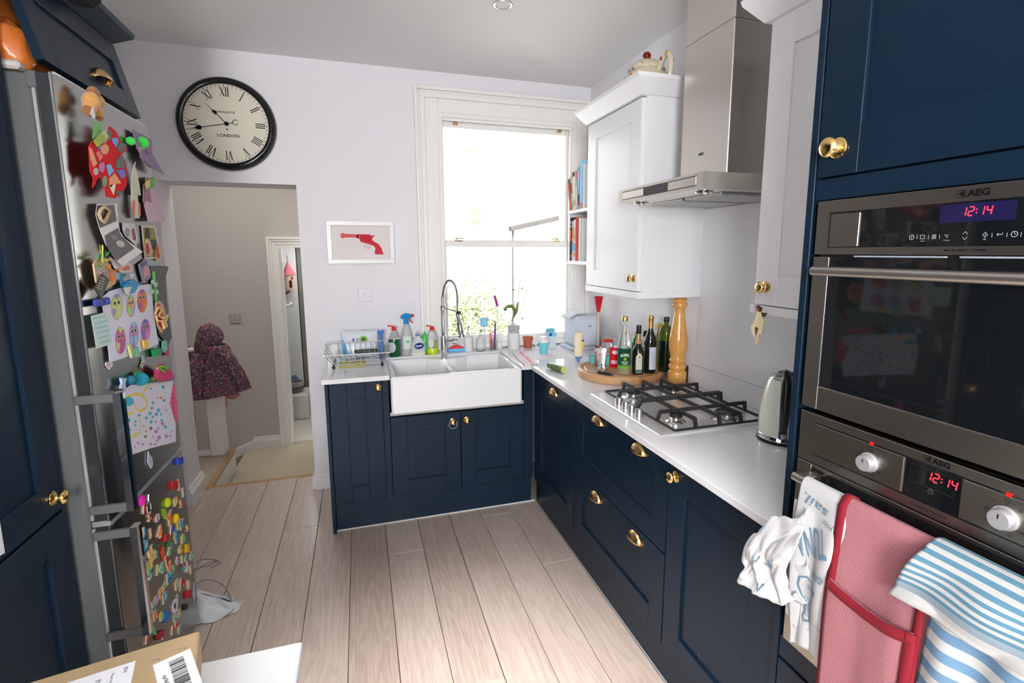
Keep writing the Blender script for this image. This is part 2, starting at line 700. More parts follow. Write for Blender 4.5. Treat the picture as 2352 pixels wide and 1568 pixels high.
# ------------------------------------------------------------------ sash window
win = thing('window_1', 'tall white wooden sash window above the sink', None, (-.6, .05, WZ0))
tag(win, None, None, None, 'structure')


def moulding(m, x0, x1, zt, zb, w, prof_d):
    # three stepped bands of architrave around the opening
    for (o0, o1, d) in prof_d:
        m.box((x0-o1, -d, zb), (x0-o0, .005, zt+o1), .003)
        m.box((x1+o0, -d, zb), (min(x1+o1, -.002), .005, zt+o1), .003)
        m.box((x0-o0, -d, zt+o0), (x1+o0, .005, zt+o1), .003)


m = MB()
moulding(m, WX0, WX1, WZ1, .905, .15, [(0, .085, .018), (.085, .115, .03), (.115, .13, .024), (.13, .152, .042)])
m.build('architrave', TRIM, win)
m = MB()   # box lining
m.box((WX0, -.01, .905), (WX0+.022, .25, WZ1))
m.box((WX1-.022, -.01, .905), (WX1, .25, WZ1))
m.box((WX0+.022, -.01, WZ1-.022), (WX1-.022, .25, WZ1))
m.box((WX0+.022, .02, .905), (WX0+.034, .035, WZ1-.022))
m.box((WX1-.034, .02, .905), (WX1-.022, .035, WZ1-.022))
m.box((WX0+.034, .02, WZ1-.036), (WX1-.034, .035, WZ1-.022))
m.box((WX0, .11, .885), (WX1, .30, .915))
m.build('box_frame', TRIM, win)
m = MB()   # lower sash, inner track
a, b = WX0+.022, WX1-.022
for q in ((a, .04, .905, a+.022, .08, 1.63), (b-.022, .04, .905, b, .08, 1.63), (a+.022, .041, .905, b-.022, .079, .965), (a+.022, .041, 1.594, b-.022, .079, 1.632)):
    m.box(q[:3], q[3:], .003)
lo = m.build('lower_sash', TRIM, win)
m = MB()
m.box((a+.022, .058, .965), (b-.022, .062, 1.595))
m.build('glass_pane', PANE, lo)
m = MB()   # upper sash, outer track
for q in ((a, .085, 1.60, a+.018, .125, 2.43), (b-.018, .085, 1.60, b, .125, 2.43), (a+.018, .086, 2.385, b-.018, .124, 2.43), (a+.018, .086, 1.60, b-.018, .124, 1.642)):
    m.box(q[:3], q[3:], .003)
up = m.build('upper_sash', TRIM, win)
m = MB()
m.box((a+.018, .103, 1.642), (b-.018, .107, 2.387))
m.build('glass_pane', PANE, up)
for px in (-.955, -.205):     # brass lift eyes on the top rail
    m = MB()
    m.box((px-.017, .072, 2.402), (px+.017, .086, 2.414), .002)
    m.ball((px+.004, .07, 2.412), (.012, .012, .012), 10, 6)
    m.build('sash_pulley', BRASSO, win)
for px, s in ((-.955, 1), (-.235, -1)):   # cam fasteners on the meeting rail
    m = MB()
    m.box((px-.03, .045, 1.632), (px+.03, .075, 1.638), .001)
    m.lathe([(.009, 0), (.009, .008), (.004, .012), (.004, .02)], (px-.01*s, .06, 1.637), 10)
    m.tube([(px-.03*s, .055, 1.648), (px, .05, 1.655), (px+.035*s, .045, 1.650), (px+.042*s, .045, 1.645)], [.003, .005, .004, .003], 6)
    m.build('sash_fastener', BRASS, win)
m = MB()
m.box((-1.24, -.035, .895), (-.002, .11, .925), .004)
tag(m.build('window_sill', TRIM, win), None)

# ------------------------------------------------------------------ hall beyond the doorway
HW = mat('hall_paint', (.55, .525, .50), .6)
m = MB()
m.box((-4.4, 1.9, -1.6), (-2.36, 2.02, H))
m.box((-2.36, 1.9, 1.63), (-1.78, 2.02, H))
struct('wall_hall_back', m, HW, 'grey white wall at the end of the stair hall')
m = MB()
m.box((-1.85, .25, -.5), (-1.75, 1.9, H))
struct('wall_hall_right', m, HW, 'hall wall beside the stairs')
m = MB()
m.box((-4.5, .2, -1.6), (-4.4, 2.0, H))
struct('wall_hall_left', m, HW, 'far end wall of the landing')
m = MB()
m.box((-4.5, .2, H), (-1.75, 2.1, H+.1))
struct('ceiling_hall', m, CEIL, 'hall ceiling')
m = MB()
m.box((-2.63, .25, -.4), (-1.852, .945, -.175), .012)
st = struct('floor_stair_carpet', m, CARPET, 'beige carpeted step just below the kitchen doorway')
m = MB()
m.box((-2.75, .945, -.6), (-1.852, 1.9, -.35), .005)
struct('floor_stair_landing', m, CARPET, 'lower carpeted landing in front of the far room door')
m = MB()
m.box((-4.5, .2, -.72), (-1.8, 2.02, -.62))
struct('floor_stairwell', m, CARPET, 'carpet down the stairwell')
m = MB()
m.box((-2.655, .25, -.5), (-2.63, .95, -.018))
m.box((-4.4, .945, -.6), (-2.655, .96, -.018))
struct('trim_1', m, SKIRT, 'white stringer board under the oak nosing')
m = MB()
m.box((-2.66, .225, -.02), (-2.625, .965, .006), .004)
m.box((-2.66, .225, -.02), (-1.955, .255, .005), .004)
struct('trim_2', m, OAK, 'oak nosing around the edge of the stairwell')
m = skirting('h', (-2.676, 1.9), (-2.42, 1.9), (0, -1, 0), z=-.35, h=.12)
m.prism([(0, 0), (.02, 0), (.02, .1), (.008, .12), (0, .12)], .5, frame((-2.676, 1.9, -.35), (0, -1, 0), (.38, 0, .925), (-.925, 0, -.38)))
struct('baseboard_hall', m, SKIRT, 'white hall skirting sloping down with the stairs')
# hall door case
m = MB()
for (o0, o1, d) in ((0, .03, .016), (.03, .05, .026), (.05, .075, .034)):
    m.box((-2.36-o1, 1.9-d, -.35), (-2.36-o0, 1.905, 1.63+o1), .003)
    m.box((-2.36-o0, 1.9-d, 1.63+o0), (-1.86, 1.905, 1.63+o1), .003)
m.box((-2.362, 1.89, -.35), (-2.335, 2.03, 1.63))
m.box((-2.335, 1.89, 1.605), (-1.86, 2.03, 1.632))
struct('door_1', m, TRIM, 'white architrave of the doorway to the far room')
# far room
FRW = mat('far_room_paint', (.82, .82, .82), .6)
m = MB()
m.box((-3.4, 3.3, -.4), (-2.34, 3.4, 2.4))
m.box((-2.34, 3.3, 1.62), (-1.86, 3.4, 2.4))
struct('wall_far_room', m, FRW, 'white wall of the room past the hall')
m = MB()
m.box((-3.4, 2.02, 2.35), (-1.85, 5, 2.42))
struct('ceiling_far_room', m, CEIL, 'ceiling of the far room')
m = MB()
m.box((-3.5, 2.0, -.4), (-3.4, 5, 2.4))
m.box((-1.85, 2.0, -.4), (-1.78, 5, 2.4))
m.box((-3.5, 5, -.4), (-1.78, 5.1, 2.4))
struct('wall_far_room_sides', m, FRW, 'side walls of the far room')
m = MB()
m.box((-3.4, 2.0, -.40), (-1.85, 5, -.35))
struct('floor_far_room', m, mat('cream_carpet', (.70, .66, .58), .95, bump=(300, .5)), 'cream carpet of the far room')
m = skirting('f', (-3.4, 3.3), (-2.34, 3.3), (0, -1, 0), z=-.35, h=.16)
struct('baseboard_far_room', m, SKIRT, 'white skirting in the far room')
dr = thing('door_2', 'olive grey panelled door standing in the far room', None, (-2.0, 3.33, -.35))
tag(dr, None, None, None, 'structure')
OLV = mat('olive_paint', (.20, .20, .165), .45)
m = MB()
m.box((-2.33, 3.32, -.345), (-1.87, 3.36, 1.62), .003)
for (z0, z1) in ((-.15, .45), (.60, 1.50)):
    m.box((-2.25, 3.312, z0), (-1.96, 3.322, z1), .006)
m.build('door_leaf', OLV, dr)
wd = thing('door_3', 'white open door leaf seen nearly edge on in the hall doorway', None, (-2.33, 2.06, -.34))
tag(wd, None, None, None, 'structure')
m = MB()
M = frame((-2.335, 2.04, -.34), Vector((-.10, .99, 0)).normalized(), (0, 0, 1), Vector((.99, .10, 0)).normalized())
m.M = M
m.box((0, 0, -.035), (.60, 1.94, 0), .003)
for (v0, v1) in ((.15, .8), (.95, 1.8)):
    m.box((.1, v0, -.001), (.5, v1, .004), .003)
m.build('door_leaf', TRIM, wd)
m = MB()
m.M = M
m.lathe([(.022, .0), (.022, .006), (.008, .01), (.008, .03), (.024, .036), (.029, .05), (.022, .064), (.0, .068)], (.53, 1.335, 0), 8)
m.build('knob', mat('glass_knob', (.75, .77, .78), .08, .4), wd)
# ------------------------------------------------------------------ garden and neighbours seen through the window
RENDER = mat('white_render_wall', (.86, .86, .84), .8)
m = MB()
m.box((-9, .3, -.75), (9, 24, -.6))
struct('ground_garden', m, mat('pale_paving', (.62, .60, .56), .9, vary=(3, .1)), 'pale sunlit paving outside the window')
hs = thing('house', 'white rendered neighbouring house washed out beyond the garden', 'house', (0, 14, -.6))
m = MB()
m.box((-7, 14, -.6), (8, 15, 9.0))
m.build('wall', RENDER, hs)
p = at(1095, 496, Y=13.95)
m = MB()
for dz in (.18, -.16):
    m.box((p.x-.16, 13.93, p.z+dz-.12), (p.x+.16, 13.99, p.z+dz+.12), .01)
m.build('window', mat('green_window', (.12, .165, .10), .5, spec=.1), hs)
p = at(1080, 345, Y=13.95)
m = MB()
m.box((p.x-.16, 13.93, p.z-.05), (p.x+.16, 13.99, p.z+.05), .01)
m.build('vent', mat('buff_brick', (.165, .135, .09), .8), hs)
ln = thing('lean_to', 'pale garden lean-to with sloping grey eaves behind the window', 'outbuilding', (.8, 3.0, -.6))
pa, pb = at(1172, 524, Y=3.0), at(1302, 495, Y=3.0)
m = MB()
m.M = frame((pa.x, 3.0, 0), (1, 0, 0), (0, 0, 1), (0, 1, 0))
m.prism([(.03, -.6), (2.2, -.6), (2.2, pa.z+2.2*(pb.z-pa.z)/(pb.x-pa.x)-.04), (.03, pa.z-.04)], 1.5)
m.build('wall', RENDER, ln)
m = MB()
sl = (pb.z-pa.z)/(pb.x-pa.x)
m.M = frame((pa.x, 2.88, pa.z), Vector((1, 0, sl)).normalized(), Vector((-sl, 0, 1)).normalized(), (0, 1, 0))
m.box((-.03, -.038, 0), (2.3, .025, .11), .006)
m.build('roof_edge', mat('grey_fascia', (.075, .07, .062), .8, spec=.1), ln)
m = MB()
m.M = None
m.bar((pa.x+.02, 2.95, -.6), (pa.x+.02, 2.95, pa.z-.02), .016, 10)
m.build('downpipe', mat('grey_pipe', (.10, .10, .104), .7, spec=.1), ln)
bw = at(1294, 690, Y=1.2)
m = MB()
m.box((bw.x-.009, 1.203, -.6), (bw.x+.34, 1.235, 1.14))
for k in range(17):
    z0 = -.6+k*.1
    m.box((bw.x-.012, 1.2, z0), (bw.x+.35, 1.24, z0+.094), .004)
tag(m.build('brick_pier', mat('pale_brick', (.10, .052, .026), .8, vary=(20, .3))), 'sunlit brick pier at the window edge', 'pier')
# bush: leaf cards with real positions, clustered around stems
random.seed(11)
LEAF = mat('pale_leaf', (.17, .21, .085), .6)
LEAF2 = mat('yellow_leaf', (.27, .29, .13), .6)
for name, cx, cy, cz, rx, ry, rz, nl, lab in (('garden_bush', -.40, 2.2, .28, .50, .45, .92, 6500, 'tall sunlit bush filling the lower pane beside the tap'),):
    t = thing(name, lab, 'bush', (cx, cy, -.6))
    m = MB()
    for s in range(7):
        a = random.uniform(0, 2*PI)
        q = (cx+rx*.6*math.cos(a), cy+ry*.6*math.sin(a), cz+rz*random.uniform(.1, .6))
        m.tube([(cx+.05*math.cos(a), cy+.05*math.sin(a), -.6), ((cx+q[0])/2, (cy+q[1])/2, (q[2]-.6)/2+.1), q], [.02, .014, .005], 6)
    m.build('stem', mat('bark', (.30, .22, .14), .8), t)
    m = MB()
    for i in range(nl):
        a, b = random.uniform(0, 2*PI), math.asin(random.uniform(-.9, 1))
        r = random.uniform(.45, 1)**.5*(1+.18*math.sin(5*a)+.12*math.sin(7*b+a))
        c = Vector((cx+rx*r*math.cos(b)*math.cos(a), cy+ry*r*math.cos(b)*math.sin(a), cz+rz*r*math.sin(b)))
        u = Vector((random.gauss(0, 1), random.gauss(0, 1), random.gauss(0, .6))).normalized()
        w = u.orthogonal().normalized()
        nrm = u.cross(w)
        l = random.uniform(.02, .038)
        m.mat_i = random.randint(0, 1)
        m.add([c-u*l, c+w*l*.4+nrm*.006, c+u*l, c-w*l*.4+nrm*.006], [(0, 1, 2), (0, 2, 3)])
    tag(m.build('foliage', [LEAF, LEAF2], t, fixn=False), None, None, None, 'stuff')
# ------------------------------------------------------------------ fitted kitchen
WT = .888
XF = -.63      # door faces of the run under the hob
YF = -.610     # door faces of the sink run


def shaker(m, u0, v0, u1, v1, st=.095, th=.022, w0=0.):
    """framed door in face frame coordinates, front at w = 0 going back to -th"""
    e = .0012
    m.box((u0, v0, w0-th), (u0+st, v1, w0), e)
    m.box((u1-st, v0, w0-th), (u1, v1, w0), e)
    m.box((u0+st, v1-st, w0-th), (u1-st, v1, w0), e)
    m.box((u0+st, v0, w0-th), (u1-st, v0+st, w0), e)


def shaker_panel(m, u0, v0, u1, v1, st=.095, th=.022, w0=0.):
    m.box((u0+st-.004, v0+st-.004, w0-th+.003), (u1-st+.004, v1-st+.004, w0-.009))


def knob_geo(m, u, v, s=1.):
    n = 20
    p = [(.0, .0), (.0185, 0), (.019, .003), (.0165, .0045), (.0165, .0065), (.0135, .008), (.0085, .010), (.0062, .014), (.0062, .018), (.010, .0215), (.0165, .024), (.0185, .0275), (.0165, .0315), (.012, .0345), (.006, .036), (0, .0365)]
    mm = m.M
    m.M = mm @ Matrix.Translation((u, v, 0)) @ Matrix.Scale(s, 4)
    m.lathe(p, (0, 0, 0), n)
    m.M = mm


def cup_geo(m, u, v, a=.046, h=.038, d=.026):
    def f(p, q):
        t, f_ = PI*p, PI/2*q
        return (u-a*math.cos(t), v+h*math.sin(t)*math.cos(f_), .001+d*math.sin(t)**.8*math.sin(f_))
    m.grid(f, 16, 7)
    for sx in (-1, 1):
        m.prism(disc_poly(u+sx*(a-.002), v+.004, .009, .008, 10), .003, None)


def door(parent, F, u0, v0, u1, v1, knob=None, cup=None, st=.095, name='door', mt=None, kmat=BRASS, ks=1.):
    m = MB()
    m.M = F
    shaker(m, u0, v0, u1, v1, st)
    d = m.build(name, mt or NAVY, parent)
    m = MB()
    m.M = F
    shaker_panel(m, u0, v0, u1, v1, st)
    m.build('door_panel' if name == 'door' else 'drawer_panel', mt or NAVY, d)
    for k in (knob or []):
        m = MB()
        m.M = F
        knob_geo(m, *k, s=ks)
        m.build('knob', kmat, d)
    for k in (cup or []):
        m = MB()
        m.M = F
        cup_geo(m, *k)
        m.build('cup_handle', kmat, d, solid=.0025)
    return d


FB = F_BACK(YF)
FR = F_RIGHT(XF)
# --- sink run: end cabinet
t = thing('base_cabinet', 'narrow navy base cabinet under the dish rack, one brass knob', 'cabinet', (-1.66, -.3, 0))
m = MB()
m.box((-1.82, -.632, 0), (-1.802, -.002, WT-.031), .002)       # end panel
m.build('end_panel', NAVY, t)
m = MB()
m.box((-1.802, -.582, .16), (-1.508, -.002, WT-.031))
m.box((-1.522, -.609, .155), (-1.488, -.58, WT-.031), .001)
m.build('body', NAVY, t)
door(t, FB, -1.800, .163, -1.524, .856, knob=[(-1.545, .821)], st=.09)
# --- sink cabinet
t = thing('sink_cabinet', 'navy two door cabinet below the white butler sink', 'cabinet', (-1.1, -.3, 0))
m = MB()
m.box((-1.486, -.582, .16), (-.686, -.10, .645))
m.box((-.690, -.600, .155), (-.664, -.002, WT-.031), .001)
m.box((-.662, -.590, .155), (-.630, -.002, WT-.031), .001)
m.build('body', NAVY, t)
door(t, FB, -1.484, .163, -1.088, .634, knob=[(-1.134, .580)], st=.09)
door(t, FB, -1.084, .163, -.694, .634, knob=[(-1.050, .581)], st=.09)
m = MB()
m.box((-1.484, -.597, .640), (-.692, -.59, .662))
m.build('sink_rail', mat('raw_batten', (.45, .42, .36), .7), t)
m = MB()
m.box((-1.80, -.598, 0), (-.645, -.583, .158), .001)
tag(m.build('plinth', NAVY), 'navy plinth along the foot of the sink cabinets', 'plinth')
m = MB()
m.box((-1.80, -.606, 0), (-.62, -.598, .006), .001)
tag(m.build('plinth_seal', mat('clear_seal', (.75, .76, .78), .2)), 'pale sealing strip where sink plinth meets the floor', 'seal strip')
# hair ring on the middle knob
m = MB()
m.M = FB
m.tube([(-1.134+.024*math.cos(a*PI/10), .566+.026*math.sin(a*PI/10), .022+.004*math.sin(a*PI/10)) for a in range(20)], .0012, 6, closed=True)
tag(m.build('hair_band', mat('pale_elastic', (.62, .66, .68), .5)), 'thin pale hair band looped over a sink cabinet knob', 'hair band')

# --- run under the hob
t = thing('corner_cabinet', 'navy corner cabinet with one brass cup handle next to the sink run', 'cabinet', (-.3, -.93, 0))
m = MB()
m.box((-.607, -1.243, .147), (-.002, -.612, WT-.031))
m.box((-.628, -.648, .155), (-.600, -.612, WT-.031), .001)
m.build('body', NAVY, t)
door(t, FR, .652, .147, 1.238, .846, cup=[(.960, .792)], kmat=BRASSO)
t = thing('drawer_unit', 'navy two drawer unit below the gas hob, four brass cup handles', 'drawer unit', (-.3, -1.645, 0))
m = MB()
m.box((-.607, -2.045, .147), (-.002, -1.245, WT-.031))
m.build('body', NAVY, t)
door(t, FR, 1.248, .499, 2.043, .854, cup=[(1.504, .806), (1.856, .806)], st=.088, name='drawer', kmat=BRASSO)
door(t, FR, 1.248, .147, 2.043, .493, cup=[(1.497, .443), (1.848, .443)], st=.088, name='drawer', kmat=BRASSO)
t = thing('base_cabinet', 'navy single door base cabinet beside the oven tower, scratched near the foot', 'cabinet', (-.3, -2.3, 0))
m = MB()
m.box((-.607, -2.556, .147), (-.002, -2.047, WT-.031))
m.build('body', NAVY, t)
d = door(t, FR, 2.050, .147, 2.545, .854, knob=[(2.094, .811)])
m = MB()
m.M = FR
stroke(m, [(2.20, .30), (2.205, .24), (2.202, .215)], .0012, FR, .0002) if False else None
m.M = None
stroke(m, [(2.243, .275), (2.248, .24), (2.243, .205)], .0014, FR, -.0086)
stroke(m, [(2.243, .2), (2.236, .185)], .0014, FR, -.0086)
stroke(m, [(2.30, .195), (2.305, .185), (2.303, .175)], .0014, FR, -.0086)
tag(m.build('scratch', paint(96, 118, 128), d), kind='stuff')
m = MB()
m.box((-.612, -2.556, 0), (-.597, -.612, .145), .001)
tag(m.build('plinth', NAVY), 'navy plinth along the foot of the hob run', 'plinth')
m = MB()
m.box((-.618, -2.556, 0), (-.612, -.62, .004), .001)
tag(m.build('plinth_seal', mat('grey_seal', (.35, .36, .38), .3)), 'grey sealing strip where the hob plinth meets the floor', 'seal strip')

# --- worktop: left piece, piece behind the sink, corner and right run
m = MB()
T0 = WT-.026
m.box((-1.835, -.645, T0), (-1.481, -.002, WT), .002)
m.box((-1.483, -.147, T0), (-.717, -.002, WT))
m.box((-.719, -.645, T0), (-.660, -.002, WT), .002)
m.box((-.660, -2.556, T0), (-.002, -.002, WT), .002)
wt = tag(m.build('worktop', QUARTZ), 'white quartz worktop wrapping from the sink wall to the oven tower', 'worktop')
m = MB()
m.box((-1.835, -.022, WT), (-.66, -.002, WT+.10), .002)
tag(m.build('upstand', QUARTZ), 'low white quartz upstand under the sash window', 'upstand')
m = MB()
m.box((-.022, -2.556, WT), (-.002, -.03, WT+.10), .002)
tag(m.build('upstand', QUARTZ), 'low white quartz upstand behind the gas hob', 'upstand')
m = MB()
m.box((-.008, -2.08, WT+.101), (-.002, -1.335, 1.762), .001)
tag(m.build('splashback', mat('glossy_splashback', (.80, .805, .825), .08)), 'glossy white splashback panel between hob and extractor', 'splashback')

# --- butler sink, two bowls
t = thing('butler_sink', 'white ceramic double bowl butler sink with a deep front apron', 'sink', (-1.095, -.4, .66))
m = MB()
sx0, sx1, sy0, sy1, sz0, sz1 = -1.478, -.722, -.668, -.150, .665, .880


def bowl(m, x0, x1, y0, y1, zt, zb, r=.03):
    ring = lambda z, i: [(x0+i+r-r, y0+i, z)]
    def loop(ins, z, rr):
        pts = []
        for (cx, cy, a0) in ((x1-ins-rr, y1-ins-rr, 0), (x0+ins+rr, y1-ins-rr, 90), (x0+ins+rr, y0+ins+rr, 180), (x1-ins-rr, y0+ins+rr, 270)):
            for k in range(5):
                a = math.radians(a0+22.5*k)
                pts.append((cx+rr*math.cos(a), cy+rr*math.sin(a), z))
        return pts
    L = [loop(0, zt, r), loop(.004, zt-.006, r), loop(.008, zb+.03, r), loop(.03, zb, r*.8), loop(.16, zb-.003, .004)]
    vs = sum(L, [])
    n = 20
    fs = [(i*n+j, i*n+(j+1) % n, (i+1)*n+(j+1) % n, (i+1)*n+j) for i in range(len(L)-1) for j in range(n)]
    fs.append(tuple(range((len(L)-1)*n, len(L)*n)))
    m.add(vs, fs, True)
    return L[0]


x_m = -1.098
wl = .026
m.box((sx0, sy0, sz0), (sx1, sy0+wl, sz1), .010)
m.box((sx0, sy1-.06, sz0), (sx1, sy1, sz1), .008)
m.box((sx0+.0005, sy0+.012, sz0+.001), (sx0+wl, sy1-.01, sz1-.0007), .006)
m.box((sx1-wl, sy0+.012, sz0+.001), (sx1-.0005, sy1-.01, sz1-.0007), .006)
m.box((x_m-.016, sy0+.01, sz0), (x_m+.016, sy1-.01, sz1-.028), .012)
m.prism([(x_m-.15, sy1-.03), (x_m-.13, sy1-.065), (x_m-.05, sy1-.115), (x_m+.05, sy1-.115), (x_m+.13, sy1-.065), (x_m+.15, sy1-.03)], .20, Matrix.Translation((0, 0, sz1-.2005)))
m.box((sx0+.01, sy0+.01, sz0), (sx1-.01, sy1-.01, sz0+.02))
m.build('basin', CERAM, t)
for q in (-1.285, -.91):
    m = MB()
    m.lathe([(.0, .6865), (.036, .6865), (.040, .688), (.030, .6855), (.028, .6853)], (q, -.40, 0), 20)
    m.build('drain', CHROME, t)

# --- wall cupboards


def crown(m, pts, z0, z1, out):
    """flared cornice along a polyline of (x,y,nx,ny) corners with mitre offsets"""
    bot = [Vector((x, y, z0)) for x, y, nx, ny in pts]
    b2 = [Vector((x+nx*.008, y+ny*.008, z0)) for x, y, nx, ny in pts]
    mid = [Vector((x+nx*out*.94, y+ny*out*.94, z1-.016)) for x, y, nx, ny in pts]
    top = [Vector((x+nx*out, y+ny*out, z1)) for x, y, nx, ny in pts]
    inn = [Vector((x, y, z1)) for x, y, nx, ny in pts]
    n = len(pts)
    vs = bot+b2+mid+top+inn
    fs = [(r*n+i, r*n+i+1, (r+1)*n+i+1, (r+1)*n+i) for r in range(4) for i in range(n-1)]
    m.add(vs, fs)


FW_ = F_RIGHT(-.36)
t = thing('wall_cupboard', 'white shaker wall cupboard between window and hood, teapot on top', 'cupboard', (-.17, -1.04, 1.34))
m = MB()
m.box((-.338, -1.335, 1.345), (-.002, -.752, 2.262), .001)
m.build('body', CABW, t)
door(t, FW_, .755, 1.372, 1.328, 2.250, knob=[(1.297, 1.433)], mt=CABW, st=.088)
m = MB()
m.box((-.362, -1.338, 1.336), (-.002, -.75, 1.368), .002)
m.build('light_rail', CABW, t)
m = MB()
crown(m, [(-.002, -.750, 0, 1), (-.362, -.750, -1, 1), (-.362, -1.337, -1, -1), (-.002, -1.337, 0, -1)], 2.258, 2.335, .058)
m.box((-.362, -1.337, 2.256), (-.002, -.750, 2.268))
m.build('cornice', CABW, t)
t = thing('wall_cupboard', 'white shaker wall cupboard between hood and oven tower, angel ornament on its knob', 'cupboard', (-.17, -2.33, 1.34))
m = MB()
m.box((-.338, -2.554, 1.345), (-.002, -2.086, 2.262), .001)
m.build('body', CABW, t)
door(t, FW_, 2.098, 1.387, 2.552, 2.262, knob=[(2.147, 1.445)], mt=CABW, st=.092)
m = MB()
m.box((-.362, -2.555, 1.355), (-.002, -2.082, 1.384), .002)
m.build('light_rail', CABW, t)
m = MB()
crown(m, [(-.002, -2.084, 0, 1), (-.362, -2.084, -1, 1), (-.362, -2.556, -1, 0)], 2.264, 2.341, .060)
m.box((-.362, -2.555, 2.262), (-.002, -2.084, 2.274))
m.build('cornice', CABW, t)

# --- extractor hood
t = thing('cooker_hood', 'brushed steel chimney cooker hood over the gas hob', 'cooker hood', (-.25, -1.69, 1.77))
m = MB()
m.box((-.28, -1.825, 1.81), (-.002, -1.528, 2.696), .003)
ch = m.build('chimney', STEELH, t)
m = MB()
m.box((-.2808, -1.8255, 2.395), (-.01, -1.527, 2.3965))
m.build('chimney_joint', mat('dark_joint', (.10, .095, .09), .5), ch)
m = MB()
m.M = F_RIGHT(-.28)
text_on(m, 'AEG', F_RIGHT(-.28), 1.655, 1.975, .010, .03, bold=.03) if False else None
m.M = None
text_on(m, '\u25a1AEG'[1:], F_RIGHT(-.28), 1.665, 1.948, .011, .034, bold=.04)
m.build('lettering', INK, t)
m = MB()
zb, zt = 1.768, 1.826
Mh = Matrix(((0, 0, 1, 0), (0, 1, 0, 0), (1, 0, 0, 0), (0, 0, 0, 1)))
m.add([(-.5, -1.39, zb+.002), (-.5, -1.985, zb+.002), (-.5, -1.985, zt), (-.5, -1.39, zt), (-.30, -1.985, zt+.001), (-.30, -1.39, zt+.001), (-.002, -1.985, zt+.001), (-.002, -1.39, zt+.001), (-.002, -1.985, zb), (-.002, -1.39, zb)],
      [(0, 1, 2, 3), (3, 2, 4, 5), (5, 4, 6, 7), (7, 6, 8, 9), (0, 9, 8, 1), (0, 3, 5, 7, 9), (1, 8, 6, 4, 2)])
m.build('canopy', STEELH, t)
FH = F_RIGHT(-.5)
m = MB()
m.M = FH
m.box((1.600, zb+.014, -.002), (1.775, zt-.010, .0012), .0004)
m.box((1.425, zb+.014, 0), (1.950, zb+.017, .0008))
m.box((1.425, zt-.012, 0), (1.950, zt-.009, .0008))
m.build('control_panel', BGLASS, t)
for (u0, u1) in ((1.43, 1.597), (1.778, 1.945)):
    m = MB()
    m.M = FH
    m.box((u0, zb+.0175, -.001), (u1, zt-.0125, .0010), .0004)
    m.build('panel_plate', mat('plate_steel', (.62, .58, .52), .35, 1.), t)
m = MB()
m.M = None
for k in range(6):
    flat(m, disc_poly(1.625+.025*k, (zb+zt)/2, .0022, n=8), FH, .0016)
m.build('button_marks', paint(120, 122, 125), t)
for (y0, y1) in ((-1.68, -1.46), (-1.915, -1.695)):
    m = MB()
    m.box((-.37, y0, zb-.006), (-.06, y1, zb+.002), .002)
    for k in range(16):
        x = -.355+.0185*k
        m.box((x, y0+.012, zb-.0085), (x+.009, y1-.012, zb-.005), .001)
    m.build('grease_filter', mat('filter_steel', (.42, .42, .41), .35, 1., bump=(500, .4)), t)
for y in (-1.47, -1.90):
    m = MB()
    m.lathe([(.0, -.001), (.022, -.001), (.024, -.004), (.031, -.004), (.032, 0)], (-.43, y, zb), 20)
    m.build('hood_lamp', CHROME, t)

# --- oven tower
t = thing('oven_tower', 'tall navy oven housing with cupboard above and drawer below the ovens', 'tall cabinet', (-.3, -2.9, 0))
YN = 3.23
m = MB()
m.box((-.648, -2.576, 0), (-.002, -2.557, 2.69), .0015)
m.box((-.648, -YN, 0), (-.002, -YN+.02, 2.69), .0015)
m.box((-.626, -YN+.02, 1.668), (-.002, -2.576, 2.69))
m.box((-.626, -YN+.02, .0), (-.002, -2.576, .606))
m.box((-.06, -YN+.02, .606), (-.002, -2.576, 1.668))
m.box((-.646, -YN+.02, 1.669), (-.62, -2.578, 1.713), .001)
m.box((-.644, -YN+.02, .548), (-.62, -2.578, .605), .001)
m.build('carcass', NAVY, t)
FT = F_RIGHT(-.648)
door(t, FT, 2.580, 1.717, YN-.022, 2.64, knob=[(2.630, 1.772)], st=.095, ks=1.12)
door(t, FT, 2.580, .15, YN-.022, .544, st=.085, name='drawer')

# --- compact oven
OV = -.650
FO = F_RIGHT(OV)
t = thing('combi_oven', 'upper steel compact oven with black glass door and red digital clock', 'oven', (-.35, -2.9, 1.209))
u0, u1 = 2.592, 3.187
m = MB()
m.box((-.645, -u1+.01, 1.215), (-.08, -u0-.01, 1.66))
m.build('oven_box', BLACK, t)
m = MB()
m.M = FO
m.box((u0, 1.553, -.02), (u1, 1.666, .001), .001)
fp_ = m.build('control_fascia', STEEL, t)
m = MB()
m.M = FO
m.box((2.625, 1.567, 0), (u1-.03, 1.641, .0014), .0004)
m.build('control_glass', BGLASS, fp_)
m = MB()
m.M = FO
m.box((2.630, 1.5695, 0), (2.697, 1.6365, .0042), .0008)
m.build('side_plate', STEEL, fp_)
m = MB()
m.M = FO
m.box((u1-.1, 1.5695, 0), (u1-.034, 1.6365, .0042), .0008)
m.build('side_plate', STEEL, fp_)
m = MB()
m.M = FO
m.box((2.846, 1.607, .0014), (2.955, 1.637, .0018))
m.build('display_window', mat('indigo_display', (.012, .010, .05), .05), fp_)
SEG = {'0': 'abcdef', '1': 'bc', '2': 'abged', '4': 'fgbc'}


